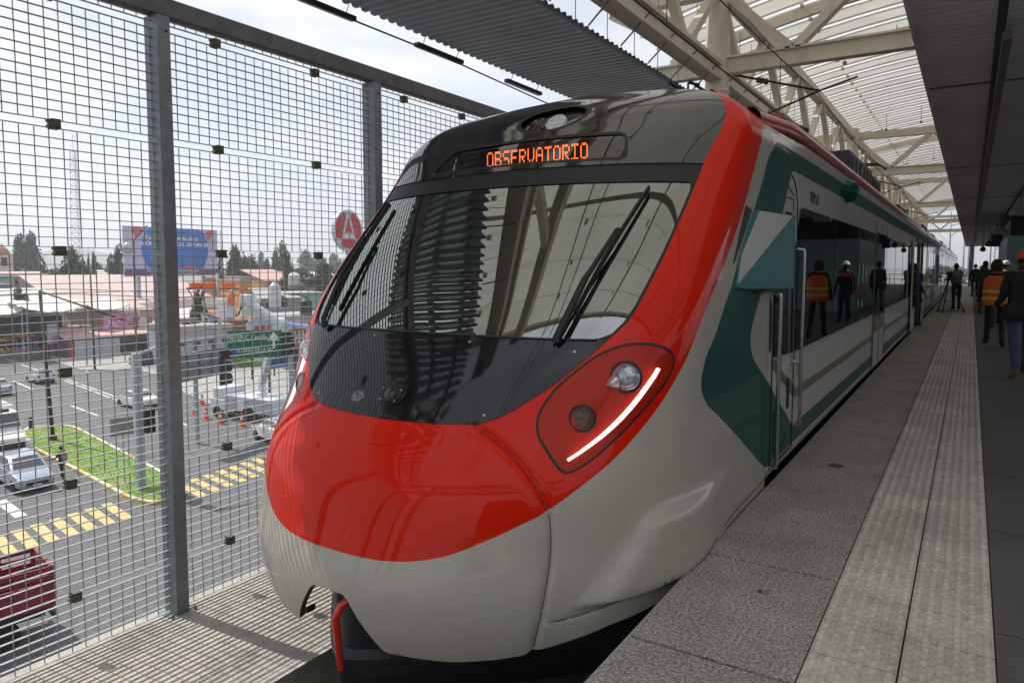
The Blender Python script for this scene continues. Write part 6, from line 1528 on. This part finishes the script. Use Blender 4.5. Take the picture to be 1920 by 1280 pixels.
for i,(u,v,d) in enumerate(spots):
    nm,m=junk[i%6];p=at(u,v,d);t=empty('roof_clutter',(p.x,p.y,p.z-.9),RZ,'%s on a roof, %s'%(nm,('over the shop row, far left','over the shop row, second','over the shop row, third','over the shop row, right end','beside the red tiled house','behind the red tiled house','on the grey house','on the grey house, right','on the mint house, left','on the mint house, right','over the corner shop shutter','over the corner shop, middle','below the pink shop sign','over the long grey wall, left','over the long grey wall, middle','over the long grey wall, right')[i]),'clutter','things on the roofs')
    w=rnd.uniform(.6,1.3);h=rnd.uniform(.9,1.7);b=MB()
    if 'drum' in nm or 'tyre' in nm: b.lathe((0,0,0),[(w*.5,0),(w*.52,h*.3),(w*.5,h*.6),(w*.52,h*.9),(0,h*.92)],14)
    else: b.box((-w/2,-w/2,0),(w/2,w/2,h));b.box((-w*.56,-w*.56,h),(w*.56,w*.56,h+.07))
    b.build('body',m,t,bevel=.02)
    b=MB();b.box((w*.5,-w*.3,h*.2),(w*.53,w*.3,h*.7));b.build('panel',w_dark,t)
# =================================================================== PEOPLE
M_skin=mat('skin',(.36,.20,.13),.55,noise=(8,.06));M_hairk=mat('hair_black',(.012,.010,.009),.6,noise=(30,.3))
def cloth(name,col,r=.85): return mat('cloth_'+name,col,r,noise=(9,.14),bump=(22,.35))
C_black=cloth('black',(.018,.018,.02));C_charc=cloth('charcoal',(.028,.029,.033));C_navy=cloth('navy',(.022,.032,.06));C_jeans=cloth('blue_jeans',(.055,.10,.20));C_dkjeans=cloth('dark_jeans',(.03,.045,.085));C_olive=cloth('olive_green',(.040,.046,.035));C_tan=cloth('tan_leather',(.30,.15,.04),.6);C_brown=cloth('dark_brown',(.045,.028,.02));C_orange=cloth('hi_vis_orange',(.85,.15,.025),.7);C_lime=cloth('reflective_lime',(.62,.62,.12),.5);C_khaki=cloth('khaki',(.22,.20,.16));C_blue=cloth('blue_shirt',(.05,.11,.26));C_pink=cloth('pink_pack',(.45,.18,.28));C_sole=cloth('pale_sole',(.33,.33,.33));C_hvgreen=cloth('hi_vis_green',(.18,.60,.22))
M_helmW=mat('helmet_white',(.75,.75,.74),.3,coat=.5);M_helmY=mat('helmet_yellow',(.75,.60,.03),.35,coat=.4);M_helmO=mat('helmet_orange',(.75,.22,.03),.4,coat=.4)
def person(label,loc,rz,top,legs,shoes,hair=M_hairk,h=1.70,stride=0.,arm=(0.,0.),elbow=(.15,.15),hood=None,helmet=None,vest=None,pack=None,fem=False,bulk=1.,lean=0.,beanie=None,sit=False,headturn=0.,raise_=(0.,0.),group=None):
    """facing +y in local space; arms: swing angle (rad, forward +), elbow bend, raise sideways; the body is one skinned mesh"""
    t=empty('person',loc,rz,label,'person',group);k=h/1.70
    J={};
    def sw(a,L,side=0.): return Vector((math.sin(side)*L,math.sin(a)*math.cos(side)*L,-math.cos(a)*math.cos(side)*L))
    pel=Vector((0,0,.94));J['pel']=pel;J['spine']=pel+Vector((0,.01+lean*.1,.17));J['chest']=pel+Vector((0,.0+lean*.25,.37));J['nb']=pel+Vector((0,-.012+lean*.4,.51));J['neck']=pel+Vector((0,.0+lean*.45,.575))
    for s,n in ((-1,'L'),(1,'R')):
        i=0 if s<0 else 1;J['sh'+n]=J['chest']+Vector((s*.175,-.01,.085));e=J['sh'+n]+sw(arm[i],.29,s*(.16+raise_[i]));J['el'+n]=e;w=e+sw(arm[i]+elbow[i],.255,s*(.06+raise_[i]*.7));J['wr'+n]=w;J['pa'+n]=w+sw(arm[i]+elbow[i]+.1,.085,s*.03)
        J['hip'+n]=pel+Vector((s*.092,0,-.03));st=stride*s;kn=J['hip'+n]+sw(st*.9,.42,s*.03)
        if st<0: an=kn+sw(st*1.7-.15*abs(st),.42,s*.01)
        else: an=kn+sw(st*.5,.42,s*.01)
        J['kn'+n]=kn;J['an'+n]=an;ht=an.z
        tilt=.9 if st<-.15 else 0.
        J['to'+n]=an+Vector((s*.03,.15*math.cos(tilt),-.045-.10*math.sin(tilt)))
        J['he'+n]=an+Vector((0,-.05*math.cos(tilt),-.045+.04*math.sin(tilt)))
    low=min(min(J['to'+n].z,J['he'+n].z) for n in 'LR')-.035
    for q in J: J[q]=J[q]-Vector((0,0,low))
    B=bulk
    rad={'pel':(.155*B,.115*B),'spine':(.145*B,.115*B),'chest':(.175*B,.125*B),'nb':(.085,.075),'neck':(.056,.056)}
    for n in 'LR':
        rad.update({'sh'+n:(.072*B,.072*B),'el'+n:(.050*B,.050*B),'wr'+n:(.033*B**.5,.033*B**.5),'pa'+n:(.022,.038),'hip'+n:(.092,.095),'kn'+n:(.064,.064),'an'+n:(.048,.048),'to'+n:(.046,.036),'he'+n:(.042,.040)})
    E_=[('pel','spine'),('spine','chest'),('chest','nb'),('nb','neck')]
    for n in 'LR': E_+=[('chest','sh'+n),('sh'+n,'el'+n),('el'+n,'wr'+n),('wr'+n,'pa'+n),('pel','hip'+n),('hip'+n,'kn'+n),('kn'+n,'an'+n),('an'+n,'to'+n),('an'+n,'he'+n)]
    names=list(J);ix={q:i for i,q in enumerate(names)}
    me=bpy.data.meshes.new('sk');me.from_pydata([J[q]*k for q in names],[(ix[a],ix[b]) for a,b in E_],[]);ob=bpy.data.objects.new('sk',me);COL.objects.link(ob)
    ob.modifiers.new('s','SKIN');ob.modifiers['s'].use_smooth_shade=True
    sv=me.skin_vertices[0].data
    for q in names: sv[ix[q]].radius=(rad[q][0]*k,rad[q][1]*k);sv[ix[q]].use_root=(q=='pel')
    sb=ob.modifiers.new('b','SUBSURF');sb.levels=2
    dg=bpy.context.evaluated_depsgraph_get();dg.update();m2=ob.evaluated_get(dg).to_mesh()
    vs=[tuple(v.co) for v in m2.vertices];fs=[tuple(p.vertices) for p in m2.polygons];ob.evaluated_get(dg).to_mesh_clear();bpy.data.objects.remove(ob);bpy.data.meshes.remove(me)
    seg=[(J[a]*k,J[b_]*k,(1 if b_[:2] in('hi','kn','an') else 2 if b_[:2] in ('to','he') else 3 if b_[:2]=='pa' or b_=='neck' else 0)) for a,b_ in E_]
    V=np.array(vs);ctr=np.array([V[list(f)].mean(0) for f in fs]);best=np.full(len(fs),9.);mi=np.zeros(len(fs),int)
    for a,b_,m in seg:
        a=np.array(a);d=np.array(b_)-a;tt=np.clip(((ctr-a)@d)/(d@d+1e-9),0,1);q=np.linalg.norm(ctr-a-tt[:,None]*d,axis=1);u=q<best;best[u]=q[u];mi[u]=m
    hipz=(J['pel'].z-.05)*k;mi[(mi==0)&(ctr[:,2]<hipz)&(np.abs(ctr[:,0])<.19)&(best<.2)&(np.array([abs(x)<.2*k for x in ctr[:,0]]))]=1
    b=MB();b.v=vs;b.f=fs;b.m=[int(x) for x in mi]
    # head with face, ears
    hc=(J['neck']+Vector((0,.025,.105)))*k;o0=len(b.v);nv=14
    ca,sa_=math.cos(headturn),math.sin(headturn)
    def hd(x,y,z): return (hc.x+(x*ca-y*sa_)*k,hc.y+(x*sa_+y*ca)*k,hc.z+z*k)
    vsn=[];fsn=[];rows=10;cols=16
    for i in range(rows+1):
        ph=PI*i/rows;z=.118*math.cos(ph);rr=math.sin(ph)
        for j in range(cols):
            a=2*PI*j/cols;x=.076*rr*math.sin(a);y=.095*rr*math.cos(a)
            if z<-.03: x*=1-.25*(-z-.03)/.09;y=y*(1-.1*(-z-.03)/.09)+.012*(-z)/.1
            if j==0 and i in (5,6): y+=.022 if i==6 else .008
            if j in (4,12) and i in (5,): x*=1.10
            vsn.append(hd(x,y,z))
    for i in range(rows):
        for j in range(cols): fsn.append((i*cols+j,(i+1)*cols+j,(i+1)*cols+(j+1)%cols,i*cols+(j+1)%cols))
    b.add(vsn,fsn,3)
    for s in (-1,1):
        e0=[hd(s*.030+dx,.083,dz+.005) for dx,dz in ((-.012,0),(0,.007),(.012,0),(0,-.006))];e1=[hd(s*.030+dx*.6,.092,dz*.6+.005) for dx,dz in ((-.012,0),(0,.007),(.012,0),(0,-.006))]
        b.add(e0+e1,[(4,5,6,7)]+[(q,(q+1)%4,4+(q+1)%4,4+q) for q in range(4)],4)
    b.add([hd(-.024,.083,-.062),hd(.024,.083,-.062),hd(.02,.092,-.066),hd(-.02,.092,-.066),hd(.018,.083,-.074),hd(-.018,.083,-.074)],[(0,1,2,3),(3,2,4,5)],4)
    # fingers
    for n,s in (('L',-1),('R',1)):
        pa=J['pa'+n]*k;wr=J['wr'+n]*k;d=(pa-wr).normalized();fwd=Vector((0,1,0));fwd=(fwd-d*fwd.dot(d)).normalized();inn=d.cross(fwd)*(1 if s>0 else -1)
        inn=Vector((-s,0,0));inn=(inn-d*inn.dot(d)).normalized();fwd=inn.cross(d).normalized()
        if fwd.y<0: fwd=-fwd
        for q,(of,L) in enumerate(((.027,.070),(.009,.078),(-.009,.072),(-.026,.056))):
            r0=pa+fwd*of*k;p1=r0+d*L*.5*k+inn*.006*k;p2=p1+(d*.75+inn*.6).normalized()*L*.32*k;p3=p2+(d*.35+inn*.9).normalized()*L*.28*k;b.tube([r0,p1,p2,p3],[.0092*k,.0085*k,.0078*k,.006*k],6,3)
        r0=wr+d*.035*k+fwd*.03*k;p1=r0+(d*.6+fwd*.7).normalized()*.035*k;p2=p1+(d*.9+fwd*.2+inn*.3).normalized()*.03*k;b.tube([r0,p1,p2],[.012*k,.010*k,.007*k],6,3)
    body=b.build('body',[top,legs,shoes,M_skin,M_hairk],t,True,60,recalc=False)
    # hair / hood / helmet
    def cap(name,m,sx,sy,sz,zc,cut,dy=0.):
        q=MB();vs=[];fs=[];rows=9
        for i in range(rows+1):
            ph=cut*i/rows
            for j in range(18):
                a=2*PI*j/18;vs.append(hd(sx*math.sin(ph)*math.sin(a),dy+sy*math.sin(ph)*math.cos(a)-(.02 if i>6 else 0)*math.cos(a)*(1 if math.cos(a)>0 else 0),zc+sz*math.cos(ph)))
        for i in range(rows):
            for j in range(18): fs.append((i*18+j,(i+1)*18+j,(i+1)*18+(j+1)%18,i*18+(j+1)%18))
        q.add(vs,fs);return q.build(name,m,t,True,recalc=False)
    if helmet:
        o=cap('helmet',helmet,.108,.13,.105,.045,PI*.52);q=MB();vs=[];fs=[]
        for j in range(24):
            a=2*PI*j/24;e=1.18+(.28 if math.cos(a)>.6 else 0);vs+=[hd(.104*math.sin(a),.126*math.cos(a),.046),hd(.104*math.sin(a)*e,.126*math.cos(a)*e,.032)]
        fs=[(2*j,2*j+1,(2*j+3)%48,(2*j+2)%48) for j in range(24)];q.add(vs,fs);q.build('brim',helmet,o,True,recalc=False)
        cap('hair',hair,.081,.099,.112,-.012,PI*.60,-.012)
    elif hood: cap('hood',hood,.112,.125,.150,-.02,PI*.72,-.025)
    elif beanie: cap('beanie',beanie,.088,.106,.128,.012,PI*.52,-.004);cap('hair',hair,.080,.098,.112,-.012,PI*.62,-.012)
    else: cap('hair',hair,.086,.104,.128,.004,PI*(.66 if not fem else .8),-.016)
    # garment hem (jacket skirt) so the coat ends cleanly
    if bulk>1.07:
        z0,z1=(J['pel'].z-.16)*k,(J['pel'].z+.06)*k;q=MB();vs=[];fs=[]
        for zz_,f in ((z1,1.0),((z0+z1)/2,1.05),(z0,1.06)):
            for j in range(20): a=2*PI*j/20;vs.append(((.172*B*f)*k*math.cos(a),(.135*B*f)*k*math.sin(a),zz_))
        for i in range(2):
            for j in range(20): fs.append((i*20+j,i*20+(j+1)%20,(i+1)*20+(j+1)%20,(i+1)*20+j))
        q.add(vs,fs);o=q.build('jacket_hem',top if not vest else C_black if top==C_black else top,t,True,recalc=False);md=o.modifiers.new('s','SOLIDIFY');md.thickness=.015
    if vest:
        q=MB();vs=[];fs=[];rowsv=[(.47,.62,.9),(.40,.98,1.0),(.30,1.10,1.02),(.20,1.10,1.06),(.12,1.07,1.08),(.04,1.06,1.12),(-.05,1.08,1.16),(-.13,1.12,1.18)]
        for z,fx,fy in rowsv:
            for j in range(24):
                a=2*PI*j/24;x=.198*B*fx*math.copysign(abs(math.cos(a))**.75,math.cos(a));y=.152*B*fy*math.copysign(abs(math.sin(a))**.8,math.sin(a));vs.append((x*k,(y+lean*.25*max(0,z))*k,(J['pel'].z+z)*k))
        n=len(rowsv);mm=[]
        for i in range(n-1):
            for j in range(24): fs.append((i*24+j,i*24+(j+1)%24,(i+1)*24+(j+1)%24,(i+1)*24+j))
        q.add(vs,fs,0);o=q.build('safety_vest',vest,t,True,recalc=False);md=o.modifiers.new('s','SOLIDIFY');md.thickness=.012
        q=MB()
        def ring(zc,w):
            f=np.interp(zc,[r[0] for r in rowsv][::-1],[r[1] for r in rowsv][::-1]);g=np.interp(zc,[r[0] for r in rowsv][::-1],[r[2] for r in rowsv][::-1]);vs=[];fs=[]
            for dz in (-w/2,w/2):
                for j in range(24): a=2*PI*j/24;x=.198*B*f*math.copysign(abs(math.cos(a))**.75,math.cos(a))*1.09;y=.152*B*g*math.copysign(abs(math.sin(a))**.8,math.sin(a))*1.11;vs.append((x*k,(y+lean*.25*max(0,zc))*k,(J['pel'].z+zc+dz)*k))
            fs=[(j,(j+1)%24,24+(j+1)%24,24+j) for j in range(24)];q.add(vs,fs)
        ring(.16,.055);ring(.02,.055)
        q.build('reflective_band',C_lime,o,recalc=False)
    if pack:
        q=MB();q.box((-.14*k,-.30*k,(J['pel'].z+.08)*k),(.14*k,-.12*k,(J['pel'].z+.48)*k));q.build('backpack',pack,t,bevel=.05)
    return t
def on(u,v,z=0.): p=G(u,v,z);return (p.x,p.y,z)
person('person in orange safety vest and dark hood walking away along the platform',(.44,17.2,0),.08,C_black,C_black,C_black,hood=C_brown,h=1.68,stride=-.24,arm=(-.1,.25),elbow=(.3,.3),raise_=(.12,.12),vest=C_orange,bulk=1.07)
person('person in dark quilted jacket, blue jeans and tan boots at the right edge',(.63,12.4,0),.25,C_charc,C_jeans,C_tan,h=1.74,stride=.2,arm=(.1,-.1),elbow=(.9,.5),bulk=1.16,beanie=C_orange,headturn=.4)
person('person in dark olive jacket and jeans seen from behind, left of the vest wearer',(.42,29.3,0),-.05,C_olive,C_dkjeans,C_black,h=1.76,stride=.10,arm=(0,.05),elbow=(.2,.2),bulk=1.18,beanie=C_black)
person('person in orange vest and white helmet standing by the teal wall',(.82,24.2,0),.1,C_black,C_charc,C_black,h=1.72,helmet=M_helmW,vest=C_orange,bulk=1.05,arm=(.1,.2),elbow=(.3,.5))
person('dark haired person in navy jacket half hidden behind the vest wearer',(.62,22.4,0),-.3,C_navy,C_dkjeans,C_black,h=1.58,arm=(.1,.1),elbow=(.4,.4))
person('person in black coat far along the platform below the round post',(.22,46,0),.3,C_black,C_black,C_black,h=1.72,arm=(.2,.1),elbow=(.5,.3),bulk=1.1)
person('person in dark brown coat far along the platform, facing the train',(.55,48,0),1.4,C_brown,C_black,C_black,h=1.66,arm=(.2,.3),elbow=(.8,.6),bulk=1.1)
person('camera operator in khaki vest bending to the tripod by the train door',(-.42,31.6,0),.3,C_khaki,C_navy,C_black,h=1.70,arm=(.7,.9),elbow=(.6,.5),lean=.25,stride=.08,bulk=1.05)
person('person in dark blue clothes standing in the open train doorway',(-1.25,21.9,.03),-PI/2-.4,C_navy,C_navy,C_black,h=1.68,arm=(.15,.05),elbow=(.3,.2))
# tripod with camera
t=empty('camera_tripod',(-.62,29.6,0),.2,'black video camera on a spread tripod on the platform','tripod')
b=MB()
for a in (0,2*PI/3,4*PI/3):
    x,y=math.cos(a),math.sin(a);b.tube([(.05*x,.05*y,1.15),(.28*x,.28*y,.55),(.50*x,.50*y,.03)],[.024,.02,.015],6);b.tube([(.09*x,.05*y,1.1),(.30*x,.26*y,.52)],.010,5);b.lathe((.50*x,.50*y,0),[(.03,0),(.03,.04),(0,.05)],8)
for a in (0,2*PI/3,4*PI/3): b.tube([(.05*math.cos(a),.05*math.sin(a),.42),(.36*math.cos(a),.36*math.sin(a),.38)],.008,5);
for a in (0,2*PI/3,4*PI/3):
    a2=a+2*PI/3;b.tube([(.48*math.cos(a),.48*math.sin(a),.06),(.48*math.cos(a2),.48*math.sin(a2),.06)],.008,5)
b.lathe((0,0,1.12),[(.07,0),(.07,.1),(.05,.16),(0,.17)],12);b.build('tripod_leg' if False else 'stand',M_matblk,t,True,40)
b=MB();b.box((-.07,-.16,1.28),(.07,.18,1.44));b.tube([(0,.18,1.36),(0,.30,1.36)],[.05,.055],12);b.tube([(.03,-.1,1.28),(.18,-.5,1.12)],.012,6);b.build('video_camera',M_matblk,t,bevel=.012)
# street people
person('pedestrian with a pink backpack walking beside the yellow kerb',tuple(G(117,897)),RZ+PI/2+.5,C_navy,C_black,C_black,h=1.75,stride=.22,arm=(.4,-.2),elbow=(.8,.3),pack=C_pink)
person('ground worker in green vest and yellow helmet beside the concrete pole',(lambda p:(p.x,p.y,Z0+.12))(G(411,776)),RZ-PI/2,C_charc,C_khaki,C_brown,h=1.75,helmet=M_helmY,vest=C_hvgreen,arm=(.3,.5),elbow=(.8,.6))
q=at(436,560,bd0-.6);person('line worker with orange helmet in the left bucket',(q.x,q.y,q.z-1.15),RZ+PI/2,C_khaki,C_charc,C_brown,h=1.75,helmet=M_helmO,arm=(1.3,1.0),elbow=(.5,.8))
q=at(470,556,bd0+1.0);person('line worker with yellow helmet in the right bucket',(q.x,q.y,q.z-1.15),RZ+PI/2,C_khaki,C_charc,C_brown,h=1.75,helmet=M_helmY,arm=(.8,1.1),elbow=(.9,.8))
# =================================================================== LIGHT, SKY, CAMERA
HAZE=.0006
SUN_EL=R(50);SUN_DIR=Vector((-1.0,-.06,0)).normalized()     # horizontal direction towards the sun
w=bpy.data.worlds.new('World');sc.world=w;w.use_nodes=True;nt=w.node_tree;N=nt.nodes;L=nt.links
bg=N['Background'];sky=N.new('ShaderNodeTexSky');sky.sky_type='NISHITA';sky.sun_disc=False;sky.sun_elevation=SUN_EL
sky.sun_rotation=math.atan2(SUN_DIR.x,SUN_DIR.y);sky.altitude=2600;sky.air_density=1.;sky.dust_density=5.;sky.ozone_density=1.
# thin bright cloud veil mixed into the sky
tc=N.new('ShaderNodeTexCoord');mp=N.new('ShaderNodeMapping');mp.inputs['Scale'].default_value=(1,1,2.6);L.new(tc.outputs['Generated'],mp.inputs[0])
n=N.new('ShaderNodeTexNoise');n.inputs['Scale'].default_value=3.2;n.inputs['Detail'].default_value=9;n.inputs['Roughness'].default_value=.6;L.new(mp.outputs[0],n.inputs['Vector'])
mr=N.new('ShaderNodeMapRange');mr.inputs[1].default_value=.44;mr.inputs[2].default_value=.66;mr.inputs[3].default_value=.62;mr.inputs[4].default_value=1.;L.new(n.outputs[0],mr.inputs[0])
mx=N.new('ShaderNodeMix');mx.data_type='RGBA';L.new(mr.outputs[0],mx.inputs[0]);L.new(sky.outputs[0],mx.inputs[6]);mx.inputs[7].default_value=(9.2,9.5,10.0,1);L.new(mx.outputs[2],bg.inputs[0]);bg.inputs[1].default_value=.10
sd=bpy.data.lights.new('sun','SUN');sd.energy=4.2;sd.angle=R(.6);sd.color=(1,.955,.88);so=bpy.data.objects.new('sun',sd);COL.objects.link(so)
d=Vector((SUN_DIR.x*math.cos(SUN_EL),SUN_DIR.y*math.cos(SUN_EL),math.sin(SUN_EL)));so.rotation_euler=d.to_track_quat('Z','Y').to_euler();so.location=(-30,0,60)
cd=bpy.data.cameras.new('camera');co=bpy.data.objects.new('camera',cd);COL.objects.link(co);sc.camera=co
cd.sensor_width=36;cd.lens=F_/1920*36;cd.shift_y=-SHY/1920.;cd.clip_end=9000;cd.clip_start=.05
co.location=CAM;co.rotation_euler=(PI/2-PIT,0,YAW)
sc.view_settings.view_transform='Standard';sc.view_settings.look='None';sc.view_settings.exposure=.22;sc.view_settings.gamma=1
sc.cycles.max_bounces=8;sc.cycles.transparent_max_bounces=12;sc.cycles.glossy_bounces=4;sc.cycles.diffuse_bounces=4;sc.cycles.caustics_reflective=False;sc.cycles.caustics_refractive=False;sc.cycles.sample_clamp_indirect=4
sc.cycles.use_denoising=True

# thin haze over the plain
b=MB();b.box((-3600,-1200,-11.4),(2700,4200,95.));o=b.build('haze',None or mat('haze_dummy',(1,1,1)));o['kind']='stuff'
m=bpy.data.materials.new('haze_air');m.use_nodes=True;nt=m.node_tree;nt.nodes.clear();ou=nt.nodes.new('ShaderNodeOutputMaterial');vo=nt.nodes.new('ShaderNodeVolumePrincipled');vo.inputs['Color'].default_value=(.92,.95,1,1);vo.inputs['Density'].default_value=HAZE;vo.inputs['Anisotropy'].default_value=.3;nt.links.new(vo.outputs[0],ou.inputs[1])
o.data.materials.clear();o.data.materials.append(m)
